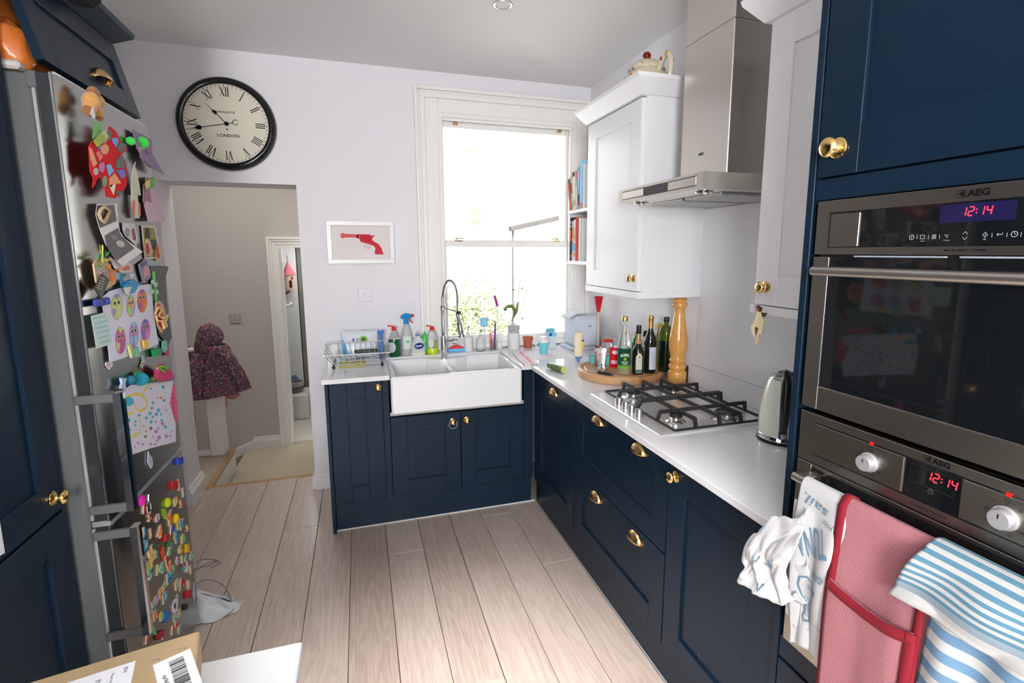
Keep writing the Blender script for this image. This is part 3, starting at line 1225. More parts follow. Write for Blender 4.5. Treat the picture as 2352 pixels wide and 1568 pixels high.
def seven_seg(m, txt, F, u, v, h, lift):
    w = h*.5
    th = h*.11
    x = u
    for chh in txt:
        if chh == ':':
            for dv in (.3, .68):
                flat(m, disc_poly(x+th, v+h*dv, th*.7, n=6), F, lift)
            x += w*.6
            continue
        P = {'a': ((0, h), (w, h)), 'b': ((w, h), (w, h/2)), 'c': ((w, h/2), (w, 0)), 'd': ((0, 0), (w, 0)), 'e': ((0, 0), (0, h/2)), 'f': ((0, h/2), (0, h)), 'g': ((0, h/2), (w, h/2))}
        for s in SEG[chh]:
            (ax, ay), (bx, by) = P[s]
            dx, dy = bx-ax, by-ay
            sl = .12
            q = [(ax+dx*.1, ay+dy*.1), (ax+dx*.9, ay+dy*.9)]
            stroke(m, [(x+px+py*sl, v+py) for px, py in q], th, F, lift)
        x += w*1.55
    return x


m = MB()
seven_seg(m, '12:14', FO, 2.8785, 1.617, .014, .0022)
m.build('clock_digits', RED, t)
LBL = paint(205, 208, 210)
m = MB()
v = 1.584
L_ = .0019
stroke(m, disc_poly(2.802, v, .0042, n=14), .0007, FO, L_, True)
stroke(m, [(2.802, v-.002), (2.802, v+.002)], .0008, FO, L_)
for u in (2.8115, 2.8315, 2.8495, 2.9275, 2.9475, 2.9655):
    stroke(m, [(u, v-.0035), (u, v+.0035)], .0006, FO, L_)
stroke(m, [(2.8175, v-.003), (2.8245, v-.003), (2.8245, v+.0035), (2.8175, v+.0035)], .0007, FO, L_, True)
text_on(m, '3sec', FO, 2.822, v-.0068, .002, .007, lift=L_)
stroke(m, [(2.8375, v-.003), (2.8435, v-.003), (2.8435, v+.0035), (2.8375, v+.0035)], .0007, FO, L_, True)
for q in (-.0012, .0005, .002):
    stroke(m, [(2.8385, v+q), (2.8425, v+q)], .0005, FO, L_)
text_on(m, '\u00b0C', FO, 2.8605, v+.0008, .0052, .0062, lift=L_)
text_on(m, '>>3sec', FO, 2.8605, v-.0062, .002, .0105, lift=L_)
stroke(m, [(2.8855, v+.003), (2.889, v+.0075), (2.8925, v+.003)], .0007, FO, L_)
stroke(m, [(2.8855, v-.0015), (2.889, v-.006), (2.8925, v-.0015)], .0007, FO, L_)
stroke(m, [(2.9145, v+.001), (2.918, v+.0055), (2.9215, v+.001), (2.918, v-.0035)], .0007, FO, L_, True)
stroke(m, [(2.918, v-.0008), (2.918, v+.003)], .0006, FO, L_)
text_on(m, 'OK', FO, 2.918, v-.0062, .002, .004, lift=L_)
stroke(m, [(2.9415, v+.004), (2.9415, v+.001), (2.934, v+.001)], .0007, FO, L_)
stroke(m, [(2.936, v+.003), (2.934, v+.001), (2.936, v-.001)], .0007, FO, L_)
stroke(m, disc_poly(2.957, v+.001, .0042, n=14), .0007, FO, L_, True)
stroke(m, [(2.957, v+.004), (2.957, v+.001), (2.959, v+.001)], .0006, FO, L_)
tag(m.build('control_symbols', LBL, fp_), kind='stuff')
m = MB()


def logo(m, F, u, v, h, lift):
    # framed wedge mark followed by wide slab letters
    stroke(m, [(u-h*2.15, v-h*.5), (u-h*1.1, v-h*.5), (u-h*1.1, v+h*.5), (u-h*2.15, v+h*.5)], h*.1, F, lift, True)
    flat(m, [(u-h*2.0, v), (u-h*1.45, v+h*.36), (u-h*1.45, v-h*.36)], F, lift)
    flat(m, [(u-h*1.38, v-h*.42), (u-h*1.2, v-h*.42), (u-h*1.2, v+h*.42), (u-h*1.38, v+h*.42)], F, lift)
    text_on(m, 'AEG', F, u+h*.55, v, h, h*2.9, bold=.045, lift=lift)


logo(m, FO, 2.894, 1.6535, .0115, .0016)
m.build('logo', INK, fp_)
m = MB()
text_on(m, 'MICROMAT_COMBI', FO, 2.8905, 1.5605, .0034, .062, bold=.02, lift=.0016)
m.build('lettering', INK, fp_)
# door
m = MB()
m.M = FO
iw0, iw1 = 2.632, u1-.04
m.box((u0, 1.209, -.02), (iw0, 1.547, .002), .0012)
m.box((iw1, 1.209, -.02), (u1, 1.547, .002), .0012)
m.box((iw0, 1.209, -.02), (iw1, 1.262, .002), .0012)
dd = m.build('door', STEEL, t)
m = MB()
m.M = FO
m.box((iw0, 1.262, -.018), (iw1, 1.547, .0012), .0006)
m.build('door_glass', BGLASS, dd)
m = MB()
m.M = FO
m.bar((2.628, 1.518, .04), (u1-.03, 1.518, .04), .0095, 16)
for q in (2.66, u1-.07):
    m.box((q-.012, 1.511, 0), (q+.012, 1.525, .036), .003)
m.build('door_handle', mat('satin_handle', (.50, .47, .43), .38, 1.), dd)
m = MB()
m.M = FO
m.box((2.69, 1.5475, -.006), (2.862, 1.5505, .0025), .0005)
m.box((2.885, 1.5475, -.006), (3.06, 1.5505, .0025), .0005)
m.build('vent_strip', paint(150, 160, 172, 30), t)
m = MB()
m.M = FO
m.box((iw0+.002, 1.2615, 0), (iw1, 1.2632, .0026), .0003)
m.box((iw0-.0008, 1.2615, 0), (iw0+.0008, 1.545, .0026), .0003)
m.build('glass_trim', CHROME, dd)

# --- main oven
t = thing('built_in_oven', 'lower steel oven with two dial knobs and towels on its handle', 'oven', (-.35, -2.9, .609))
m = MB()
m.box((-.645, -u1+.01, .612), (-.08, -u0-.01, 1.19))
m.build('oven_box', BLACK, t)
m = MB()
m.M = FO
m.box((u0, 1.083, -.02), (u1, 1.197, .001), .001)
fp_ = m.build('control_fascia', STEEL, t)
m = MB()
m.M = FO
m.box((2.628, 1.1765, 0), (u1-.03, 1.1795, .0012), .0003)
m.box((2.628, 1.1035, 0), (u1-.03, 1.1065, .0012), .0003)
m.box((2.836, 1.1065, 0), (2.932, 1.1765, .0014), .0004)
m.build('control_glass', BGLASS, fp_)
m = MB()
m.M = FO
m.box((2.632, 1.1068, 0), (2.834, 1.1762, .0035), .0008)
m.build('side_plate', STEEL, fp_)
m = MB()
m.M = FO
m.box((2.934, 1.1068, 0), (u1-.034, 1.1762, .0035), .0008)
m.build('side_plate', STEEL, fp_)
m = MB()
stroke(m, [(2.846, 1.137), (2.846, 1.1705), (2.922, 1.1705), (2.922, 1.137)], .0006, FO, .0018, True)
m.build('display_window', mat('dim_display', (.05, .05, .055), .2), fp_)
m = MB()
seven_seg(m, '12:14', FO, 2.874, 1.151, .016, .0022)
m.build('clock_digits', RED, t)
m = MB()
stroke(m, disc_poly(2.885, 1.131, .0045, n=14), .0007, FO, .0019, True)
stroke(m, [(2.885, 1.134), (2.885, 1.131), (2.887, 1.131)], .0006, FO, .0019)
tag(m.build('control_symbols', paint(120, 122, 125), fp_), kind='stuff')
m = MB()
logo(m, FO, 2.890, 1.1885, .0105, .0016)
m.build('logo', INK, fp_)
m = MB()
text_on(m, 'COMPETENCE', FO, 2.884, 1.0945, .0036, .062, bold=.0, lift=.0016)
m.build('lettering', INK, fp_)
m = MB()
for ku in (2.768, 2.998):
    for k in range(9):
        a = math.radians(90-40*k)
        cx, cy = ku+.0265*math.cos(a), 1.1395+.0265*math.sin(a)
        if k == 0:
            stroke(m, [(cx-.003, cy-.001), (cx+.003, cy-.001), (cx+.003, cy+.005), (cx-.003, cy+.005)], .0006, FO, .0040, True)
            stroke(m, [(cx, cy-.005), (cx, cy-.0025)], .0007, FO, .0040)
        elif k % 3 == 0:
            text_on(m, '200' if ku > 2.9 else 'eco', FO, cx, cy, .0028, .007, lift=.0040)
        elif k % 3 == 1:
            stroke(m, disc_poly(cx, cy, .0028, n=8), .0005, FO, .0040, True)
            stroke(m, [(cx-.002, cy), (cx+.002, cy)], .0005, FO, .0040)
        else:
            stroke(m, [(cx-.0035, cy-.0015), (cx+.0035, cy-.0015)], .0006, FO, .0040)
            stroke(m, [(cx-.0035, cy+.0020), (cx+.0035, cy+.0020)], .0006, FO, .0040)
tag(m.build('dial_markings', INK, fp_), kind='stuff')
for ku in (2.768, 2.998):
    m = MB()
    m.M = FO @ Matrix.Translation((ku, 1.1395, .0035))
    m.lathe([(.0195, 0), (.0195, .003), (.0175, .0045), (.0165, .016), (.015, .0185), (0, .019)], (0, 0, 0), 28)
    kk = m.build('dial_knob', mat('satin_knob', (.50, .50, .51), .42, .5), t)
    m = MB()
    m.M = FO @ Matrix.Translation((ku, 1.1395, .0226))
    m.box((-.0007, .002, -.001), (.0007, .0095, .0004))
    m.build('knob_mark', INK, kk)
    m = MB()
    m.M = FO
    m.box((ku-.0035, 1.1755, .001), (ku+.0035, 1.1815, .0042), .0005)
    m.build('indicator_lamp', mat('red_lamp', (.35, 0, 0), .3, emit=(1, .02, .02), estr=.6), t)
m = MB()
m.M = FO
m.box((u0, .609, -.02), (iw0, 1.080, .001), .0012)
m.box((iw1, .609, -.02), (u1, 1.080, .001), .0012)
m.box((iw0, .609, -.02), (iw1, .675, .001), .0012)
m.box((iw0, 1.072, -.02), (iw1, 1.080, .001), .001)
dd = m.build('door', STEEL, t)
m = MB()
m.M = FO
m.box((iw0, .675, -.018), (iw1, 1.072, .0006), .0006)
m.build('door_glass', BGLASS, dd)
m = MB()
m.M = FO
m.bar((2.633, 1.059, .05), (u1-.03, 1.059, .05), .0095, 16)
for q in (2.65, u1-.07):
    m.box((q-.012, 1.052, 0), (q+.012, 1.066, .046), .003)
m.build('door_handle', MATS['satin_handle'], dd)

# ------------------------------------------------------------------ gas hob
t = thing('gas_hob', 'stainless steel four burner gas hob set in the white worktop', 'hob', (-.36, -1.64, WT))
HX0, HX1, HY0, HY1 = -.600, -.095, -1.932, -1.348
HOB = mat('hob_steel', (.90, .90, .90), .30, .75)
m = MB()
m.box((HX0, HY0, WT), (HX1, HY1, WT+.011), .004)
m.box((HX0+.075, HY0+.02, WT+.0095), (HX1-.02, HY1-.012, WT+.0115))
m.build('hob_plate', HOB, t)
for i, y in enumerate((-1.545, -1.603, -1.655, -1.714)):
    m = MB()
    m.lathe([(.0175, 0), (.0175, .004), (.0165, .005), (.0165, .024), (.0155, .0265), (0, .0268)], (-.553, y, WT+.0115), 22)
    m.build('control_knob', mat('satin_knob_hob', (.58, .58, .58), .3, 1.), t)
for (x, y, r) in ((-.441, -1.470, .034), (-.453, -1.822, .026), (-.235, -1.478, .034), (-.232, -1.848, .046)):
    m = MB()
    m.lathe([(r*1.55, 0), (r*1.45, .004), (r*1.05, .007), (r*.9, .009), (r*.88, .019), (r*.8, .021), (0, .021)], (x, y, WT+.0105), 28)
    br = m.build('burner', mat('burner_alloy', (.68, .67, .65), .22, 1.), t)
    m = MB()
    m.lathe([(r*.97, .020), (r*1.0, .022), (r*.98, .027), (r*.8, .030), (0, .031)], (x, y, WT+.0105), 28)
    m.build('burner_cap', mat('enamel_cap', (.02, .02, .022), .3), br)
    m = MB()
    m.bar((x-r*1.05, y-.012, WT+.011), (x-r*1.05, y-.012, WT+.033), .0025, 6)
    m.build('ignition_pin', paint(230, 228, 220), br)
GZ = WT+.047
bars = []


def iron_bar(m, a, b, w=.0055, h=.007):
    a, b = Vector(a), Vector(b)
    d = (b-a).normalized()
    s = d.cross(Vector((0, 0, 1)))
    s = s.normalized() if s.length > 1e-3 else Vector((1, 0, 0))
    n = s.cross(d)
    vs = [p+s*i*w+n*j*h for p in (a, b) for i, j in ((-1, -1), (1, -1), (.75, 1), (-.75, 1))]
    m.add(vs, [(0, 1, 2, 3), (4, 7, 6, 5), (0, 4, 5, 1), (1, 5, 6, 2), (2, 6, 7, 3), (3, 7, 4, 0)])


for gi, (ya, yb) in enumerate(((-1.352, -1.636), (-1.638, -1.922))):
    m = MB()
    xs = (-.43, -.322, -.223)
    end = ya+(-.012) if gi == 0 else yb+.012
    inner = yb if gi == 0 else ya
    for x in xs:
        iron_bar(m, (x, end, GZ), (x, inner, GZ))
        iron_bar(m, (x, end, GZ+.005), (x, end+(.010 if gi == 0 else -.010), WT+.014))
    yc = -1.476 if gi == 0 else -1.797
    for y in (yc,):
        iron_bar(m, (-.507, y, GZ), (-.104, y, GZ))
        iron_bar(m, (-.507, y, GZ+.005), (-.522, y, WT+.014))
        iron_bar(m, (-.104, y, GZ+.005), (-.100, y, WT+.014))
    yi = inner+(.006 if gi == 0 else -.006)
    iron_bar(m, (-.498, yi, GZ), (-.102, yi, GZ))
    iron_bar(m, (-.498, yi, GZ+.005), (-.524, yi, WT+.014))
    iron_bar(m, (-.102, yi, GZ+.005), (-.098, yi, WT+.014))
    for (a, b) in (((-.524, ya+(-.004 if gi == 0 else 0)), (-.524, yb)), ((-.100, ya), (-.100, yb))):
        iron_bar(m, (*a, WT+.0145), (*b, WT+.0145), .004, .004)
    ye = ya if gi == 0 else yb
    iron_bar(m, (-.524, ye, WT+.0145), (-.100, ye, WT+.0145), .004, .004)
    m.build('pan_support', IRON, t)
# ------------------------------------------------------------------ larder, fridge and what is on and around it
XL = -2.41
FL = F_LEFT(XL)
t = thing('larder_cupboard', 'tall navy larder cupboard beside the fridge, brass knob on its upper door', 'tall cabinet', (-2.7, -2.2, 0))
m = MB()
m.box((-2.995, -1.862, 0), (-2.412, -1.842, 2.28), .0015)
m.box((-2.995, -3.12, 0), (-2.412, -3.10, 2.28), .0015)
m.box((-2.995, -3.10, .08), (-2.436, -1.862, 2.275))
m.box((-2.45, -3.10, 0), (-2.43, -1.862, .14))
m.build('carcass', NAVY, t)
for (ya, yb) in ((-2.472, -1.866), (-3.096, -2.478)):
    door(t, FL, ya, .875, yb, 2.268, knob=[(-1.905, .921)] if yb > -2 else [], st=.085)
    door(t, FL, ya, .15, yb, .866, st=.085)
pn = [(at(-40, 1170, X=-2.408)), at(0, 1196, X=-2.408), at(12, 1269, X=-2.408), at(-40, 1300, X=-2.408)]
m = MB()
m.prism([(p.y, p.z) for p in pn], .0012, F_LEFT(-2.4095))
tag(m.build('paper_note', PAPER), 'white sheet of paper taped low on the navy larder door', 'note')

# cupboard over the fridge with its flap propped open
t = thing('fridge_top_cupboard', 'navy cupboard above the fridge with its lift up flap ajar', 'cupboard', (-2.7, -1.54, 2.02))
Y0, Y1 = -1.836, -1.232
m = MB()
m.box((-3.0, Y1-.02, 2.03), (-2.43, Y1, 2.275), .001)
m.box((-3.0, Y0, 2.255), (-2.43, Y1, 2.275), .001)
m.box((-3.0, Y0, 2.03), (-2.98, Y1, 2.27))
m.build('carcass', NAVY, t)
fu = Vector((.057, 0, -.236)).normalized()      # down the flap
fn = Vector((.236, 0, .057)).normalized()
fh = .245
Mf = frame((-2.389, 0, 2.272), (0, 1, 0), -fu, fn)
m = MB()
m.M = Mf
shaker(m, Y0+.003, -fh, Y1-.002, 0, .075)
d = m.build('flap_door', NAVY, t)
m = MB()
m.M = Mf
shaker_panel(m, Y0+.003, -fh, Y1-.002, 0, .075)
m.build('door_panel', NAVY, d)
m = MB()
m.M = Mf
cup_geo(m, -1.495, -.196, .048, .036, .026)
m.build('cup_handle', BRASSO, d, solid=.0025)
m = MB()
crown(m, [(-2.412, -3.12, 1, 0), (-2.412, Y1, 1, 1), (-3.0, Y1, 0, 1)], 2.276, 2.335, .068)
m.box((-3.0, -3.12, 2.276), (-2.412, Y1, 2.288))
tag(m.build('cornice', NAVY), 'navy flared cornice running over the larder and fridge cupboards', 'cornice')
m = MB()
m.box((-2.86, -1.80, 2.289), (-2.318, -1.475, 2.55), .02)
t = m.build('storage_case', mat('black_fabric', (.012, .012, .013), .8, bump=(60, .3)))
tag(t, 'black fabric storage case on top of the fridge cupboard cornice', 'case')
# orange carrier bag
random.seed(5)


def crumple(m, c, r, seed, amp=.16, n=28, k=16, flatz=None):
    from mathutils import noise as NZ
    c = Vector(c)
    vs = []

    def f(u, v):
        a, b = 2*PI*u, -PI/2+PI*v
        d = Vector((math.cos(b)*math.cos(a), math.cos(b)*math.sin(a), math.sin(b)))
        q = 1+amp*(NZ.noise(d*1.8+Vector((seed, 0, 0)))*1.3+abs(NZ.noise(d*4.2+Vector((0, seed, 0))))*1.1-.3)
        p = Vector((d.x*r[0]*q, d.y*r[1]*q, d.z*r[2]*q))+c
        if flatz is not None and p.z < flatz:
            p.z = flatz
        return p
    m.grid(f, n, k, True)


m = MB()
crumple(m, (-2.60, -1.70, 2.122), (.20, .115, .14), 3, .12, 40, 24, 2.008)
crumple(m, (-2.47, -1.62, 2.07), (.115, .17, .065), 8, .12, 36, 20, 2.008)
crumple(m, (-2.425, -1.785, 2.06), (.055, .045, .075), 4, .15, 30, 18, 2.008)
t = m.build('carrier_bag', mat('orange_polythene', (.62, .17, .03), .25, bump=(26, .9)))
tag(t, 'orange plastic carrier bag stuffed on top of the fridge under the flap', 'bag')
m = MB()
m.box((-2.43, -1.832, 2.007), (-2.385, -1.80, 2.028), .006)
tag(m.build('folded_cloth', mat('off_white_cloth', (.62, .57, .54), .8)), 'small off white folded cloth poking out beside the orange bag', 'cloth')

# fridge freezer
XFR = -2.315
FF = F_LEFT(XFR)
fy0, fy1 = -1.835, -1.240
t = thing('fridge_freezer', 'tall stainless steel fridge freezer covered in magnets and paper', 'fridge', (-2.65, -1.54, 0))
m = MB()
m.box((-2.99, fy0+.002, .03), (-2.368, fy1-.002, 2.0), .004)
m.box((-2.94, fy0+.03, 0), (-2.45, fy1-.03, .03))
m.build('body', GREYPL, t)
LIGHTST = mat('light_trim', (.55, .56, .55), .3, .6)
for name, z0, z1 in (('fridge_door', .806, 2.004), ('freezer_door', .055, .790)):
    m = MB()
    m.box((XFR-.042, fy0, z0), (XFR-.0105, fy1, z1), .003)
    d = m.build(name, DARKST, t)
    m = MB()
    pf = []
    for k in range(15):
        q = k/14
        pf.append((fy0-.0005+.062*q, XFR-.0045*(1-q)**2))
    pf.append((fy1+.0005, XFR))
    nb = len(pf)
    vs = [(x, y, z) for z in (z0-.0005, z1+.0005) for y, x in pf]
    m.add(vs, [(i, i+1, nb+i+1, nb+i) for i in range(nb-1)], True)
    bk_ = [(XFR-.011, fy0-.0005), (XFR-.011, fy1+.0005)]
    for zz, o_ in ((z0-.0005, 0), (z1+.0005, nb)):
        m.add([(x, y, zz) for y, x in pf]+[(bk_[1][0], bk_[1][1], zz), (bk_[0][0], bk_[0][1], zz)], [tuple(range(nb+2))])
    m.add([(pf[0][1], pf[0][0], z0), (bk_[0][0], bk_[0][1], z0), (bk_[0][0], bk_[0][1], z1), (pf[0][1], pf[0][0], z1)], [(0, 1, 2, 3)])
    m.add([(pf[-1][1], pf[-1][0], z0), (bk_[1][0], bk_[1][1], z0), (bk_[1][0], bk_[1][1], z1), (pf[-1][1], pf[-1][0], z1)], [(0, 1, 2, 3)])
    m.build('steel_front', STEELF, d)
    m = MB()
    m.box((XFR-.052, fy0+.001, z0+.004), (XFR-.0435, fy1-.001, z1-.004), .002)
    m.build('door_seal', LIGHTST, d)
    m = MB()
    m.box((XFR-.0115, fy0-.0015, z0), (XFR-.0085, fy0+.003, z1))
    m.box((XFR-.006, fy0+.002, z1-.001), (XFR-.001, fy1, z1+.003))
    m.build('edge_trim', CHROME, d)
m = MB()
m.box((XFR-.038, fy0-.001, 1.965), (XFR-.06, fy0+.02, 2.0045), .002)
m.build('hinge_cover', GREYPL, t)
m = MB()
m.box((XFR-.05, fy0+.004, .790), (XFR-.006, fy1-.004, .806))
m.build('door_gap_liner', mat('gap_grey', (.22, .23, .23), .4), t)
BRK = mat('handle_bracket', (.09, .09, .088), .45)
for z0, z1 in ((.832, 1.178), (.440, .782)):
    m = MB()
    m.M = Matrix.Translation((-2.263, fy0+.003, 0))
    pr_ = [(.008, -.017), (.011, -.008), (.0115, .006), (.008, .015), (-.008, .016), (-.009, -.017)]
    m.prism(pr_, z1-z0, Matrix.Translation((0, 0, z0)))
    h = m.build('door_handle', CHROME, t)
    for z in (z0+.014, z1-.014):
        m = MB()
        m.box((XFR-.045, fy0-.014, z-.0125), (-2.2715, fy0-.002, z+.0125), .002)
        m.build('handle_bracket', BRK, h)

# ---- things held to the fridge
def C2(x, y): return (170+x/4.6115, 180+y/4.6115)
def C3(x, y): return (170+x/4.127, 480+y/4.127)
def C4(x, y): return (150+x/3.733, 840+y/3.733)
def C5(x, y): return (150+x/3.663, 1140+y/3.663)


def fpt(c, off=.0):
    p = at(c[0], c[1], X=XFR+off)
    return (p.y, p.z)


def poly_f(C, pts, off):
    return [fpt(C(*q), off) for q in pts]


def sheet(name, C, pts, off, m_, th=.0007, curl=0., parent=None):
    """paper on the fridge; top edge touches, lower part may lift by curl"""
    pl = poly_f(C, pts, off)
    m = MB()
    m.prism(pl, th, F_LEFT(XFR+off))
    if curl:
        zs = [p[1] for p in pl]
        z1, z0 = max(zs), min(zs)
        m.v = [(x+curl*((z1-z)/(z1-z0))**2, y, z) for x, y, z in m.v]
    return m.build(name, m_, parent)


def patch(parent, C, pts, off, color, name='patch', rough=.6):
    m = MB()
    m.prism(poly_f(C, pts, off), .0005, F_LEFT(XFR+off))
    return m.build(name, paint(*color, rough), parent)


def ell(cx, cy, rx, ry, rot=0., n=14):
    return disc_poly(cx, cy, rx, ry, n, math.radians(rot))


def mtag(o, label, cat='magnet', group=None):
    return tag(o, label, cat, group)


# plush keyring
t = thing('plush_toy', 'small fuzzy orange brown plush toy hanging at the fridge top', 'soft toy', (XFR+.03, -1.62, 1.80))
PLUSH = mat('orange_fuzz', (.56, .27, .06), .95, bump=(260, .8), sheen=.5)
PLUSHB = mat('brown_fuzz', (.27, .105, .03), .95, bump=(260, .8), sheen=.4)
for nm, mt, c, r in (('head', PLUSHB, (205, 155), .021), ('body', PLUSH, (185, 240), .029), ('body', PLUSH, (245, 240), .024), ('arm', PLUSH, (165, 300), .022), ('arm', PLUSHB, (155, 345), .020), ('leg', PLUSH, (225, 320), .018), ('leg', PLUSH, (258, 365), .018), ('foot', PLUSHB, (268, 410), .014)):
    p = at(*C2(*c), X=XFR+.034)
    m = MB()
    r *= .72
    m.ball(p, (r, r*1.15, r*1.1), 14, 8)
    m.build(nm, mt, t)
m = MB()
m.prism(poly_f(C2, [(190, 305), (205, 310), (225, 395), (210, 428), (170, 375)], .062), .0008, F_LEFT(XFR+.062))
m.build('care_tag', PAPER, t)

# red fish craft
t = sheet('fish_craft', C2, [(150, 720), (185, 660), (330, 690), (350, 660), (360, 515), (380, 512), (440, 560), (490, 670), (555, 760), (500, 800), (540, 880), (560, 1000), (555, 1130), (520, 1190), (430, 1270), (330, 1250), (320, 1160), (300, 1090), (275, 1040), (230, 1080), (225, 1120), (190, 1160), (200, 1060), (165, 980)], .028, paint(214, 30, 36, 30), .0015)
mtag(t, 'red shiny paper fish collage with blue and black foil patches', 'craft')
for pts, colr in (([(400, 630), (460, 628), (470, 700), (450, 730), (410, 680)], (58, 140, 220)), ([(455, 700), (515, 680), (535, 760), (490, 790), (460, 750)], (38, 36, 38)), ([(370, 515), (410, 580), (385, 650), (352, 655)], (52, 48, 50)), (ell(325, 750, 45, 55), (226, 146, 86)), ([(230, 790), (260, 760), (310, 830), (270, 880)], (236, 84, 74)), (ell(295, 940, 30, 55), (190, 96, 160)), ([(340, 920), (385, 905), (420, 980), (370, 1040)], (96, 176, 236)), ([(445, 860), (480, 810), (530, 840), (540, 950), (445, 950)], (30, 28, 30)), ([(440, 970), (530, 960), (548, 1030), (510, 1065)], (26, 76, 190)), ([(370, 1060), (430, 1000), (500, 1110), (420, 1120), (380, 1160)], (236, 150, 66)), ([(365, 1130), (440, 1120), (420, 1235)], (240, 226, 190)), ([(435, 1195), (520, 1190), (480, 1265)], (30, 28, 30)), ([(160, 730), (185, 740), (245, 900), (205, 940), (175, 850)], (232, 150, 90)), (ell(232, 985, 25, 40), (180, 178, 172)), (ell(325, 1090, 25, 60), (110, 134, 92)), ([(250, 730), (290, 705), (280, 740), (260, 755)], (58, 120, 220))):
    patch(t, C2, pts, .0300, colr, 'foil_patch', .25)
t = sheet('frog_peg', C2, [(200, 660), (320, 555), (355, 620), (240, 722)], .036, paint(156, 176, 40), .004)
mtag(t, 'lime green card frog with two white eyes above the red fish', 'craft')
for c in ((320, 572), (341, 613)):
    patch(t, C2, ell(*c, 13, 17), .041, (245, 245, 245), 'eye')
    patch(t, C2, ell(*c, 5, 7), .0418, (20, 20, 20), 'pupil')
patch(t, C2, [(190, 640), (215, 440), (235, 475), (318, 455), (285, 500), (300, 560), (250, 600)], .033, (112, 178, 96), 'tail_fin')
# photos on the upper door
t = sheet('photo_print', C2, [(610, 535), (820, 650), (815, 800), (890, 1020), (780, 960), (690, 860), (640, 740)], .01, paint(150, 128, 160, 40), .0006, .02)
mtag(t, 'curled lilac photo print held by a bright green pompom', 'photo')
patch(t, C2, [(680, 720), (740, 745), (800, 870), (840, 960), (770, 930), (700, 840)], .018, (206, 190, 196), 'picture')
patch(t, C2, ell(770, 800, 16, 45, -20), .0186, (110, 66, 70), 'figure')
patch(t, C2, ell(700, 770, 14, 38, -20), .0186, (196, 130, 134), 'figure')
POM = mat('green_pompom', (.04, .72, .07), .9, bump=(200, .9), sheen=.4)
for c, r, lab in (((725, 678), .019, 'bright green pompom magnet on the lilac photo'), ((600, 662), .013, 'small bright green pompom peeping out behind the lilac photo')):
    m = MB()
    m.ball(at(*C2(*c), X=XFR+.02 if r > .015 else XFR+.014), r, 16, 10)
    mtag(m.build('pompom_magnet', POM), lab)
t = sheet('bone_craft', C2, [(650, 882), (640, 930), (662, 1000), (690, 1150), (702, 1240), (668, 1235), (690, 1480), (640, 1480), (612, 1340), (600, 1150), (612, 1000), (628, 930)], .012, paint(206, 208, 190), .002)
mtag(t, 'pale cream paper figure craft hanging beside the pink child photo', 'craft')
patch(t, C2, [(615, 1300), (645, 1290), (640, 1470), (615, 1400)], .0145, (214, 110, 92))
patch(t, C2, [(680, 1300), (700, 1330), (705, 1450), (685, 1470)], .0145, (220, 120, 100))
t = sheet('photo_print', C2, [(770, 1075), (830, 1075), (850, 1180), (935, 1510), (740, 1520), (715, 1300), (730, 1130)], .008, paint(206, 178, 190, 25), .0006, .012)
mtag(t, 'pink tinted photo of a child beneath a green apple magnet', 'photo')
patch(t, C2, [(750, 1160), (800, 1170), (820, 1300), (780, 1420), (735, 1330)], .0135, (160, 112, 130), 'picture')
patch(t, C2, [(830, 1190), (850, 1190), (880, 1500), (830, 1510)], .0125, (236, 232, 238), 'glare_strip') if False else None
t = sheet('fruit_magnet', C2, [(755, 1060), (838, 1045), (840, 1150), (770, 1182), (748, 1140)], .012, paint(96, 160, 62), .005)
mtag(t, 'green and peach fruit shaped magnet over the pink child photo')
patch(t, C2, [(756, 1100), (800, 1062), (806, 1130), (772, 1176), (752, 1140)], .0175, (236, 186, 126))
patch(t, C2, [(765, 1062), (795, 1052), (790, 1078)], .0182, (206, 60, 46))
# ultrasound strip
t = sheet('scan_strip', C3, [(215, -50), (410, -50), (405, 0), (415, 115), (430, 210), (480, 280), (650, 405), (460, 540), (400, 490), (300, 340), (240, 190), (203, 55)], .012, paint(232, 230, 228), .0008)
mtag(t, 'curled white strip of two dark ultrasound prints', 'photo strip')
patch(t, C3, [(218, -35), (380, -40), (385, 0), (405, 112), (245, 180), (212, 55)], .0132, (70, 58, 54), 'scan_print', .3)
patch(t, C3, [(290, 252), (415, 178), (440, 240), (572, 372), (405, 490), (312, 360)], .0132, (66, 58, 58), 'scan_print', .3)
patch(t, C3, ell(440, 330, 42, 30, 30), .0140, (196, 192, 190), 'scan_blur')
patch(t, C3, ell(380, 270, 35, 20, 30), .0140, (140, 132, 130), 'scan_blur')
m = MB()
rr = [at(*C3(*q), X=XFR+.018) for q in [(285, -25), (250, 10), (235, 50), (255, 100), (285, 125), (310, 80), (335, 20), (305, -5)]]
m.tube(rr, .0045, 8, closed=True)
mtag(m.build('wooden_ring_magnet', mat('pale_wood', (.58, .42, .25), .6)), 'pale wooden pear outline magnet on the top ultrasound print')
t = sheet('photo_print', C3, [(455, 128), (575, 140), (605, 300), (590, 350), (480, 250), (460, 200)], .004, paint(214, 214, 218, 30), .0006)
mtag(t, 'small white photo card tucked behind the ultrasound strip', 'photo')
patch(t, C3, ell(505, 220, 24, 40), .005, (150, 152, 158), 'picture')
patch(t, C3, [(545, 190), (570, 180), (590, 300), (560, 290)], .005, (150, 70, 70), 'picture')
t = sheet('photo_print', C3, [(637, 155), (770, 165), (800, 330), (800, 470), (670, 470), (650, 300)], .004, paint(228, 226, 222, 30), .0006)
mtag(t, 'white bordered photo with yellow and dark trees near the meat magnets', 'photo')
patch(t, C3, [(650, 170), (762, 178), (788, 330), (786, 455), (680, 455), (662, 300)], .005, (150, 138, 70), 'picture')
patch(t, C3, [(672, 180), (712, 185), (720, 280), (670, 270)], .0056, (52, 48, 46), 'picture')
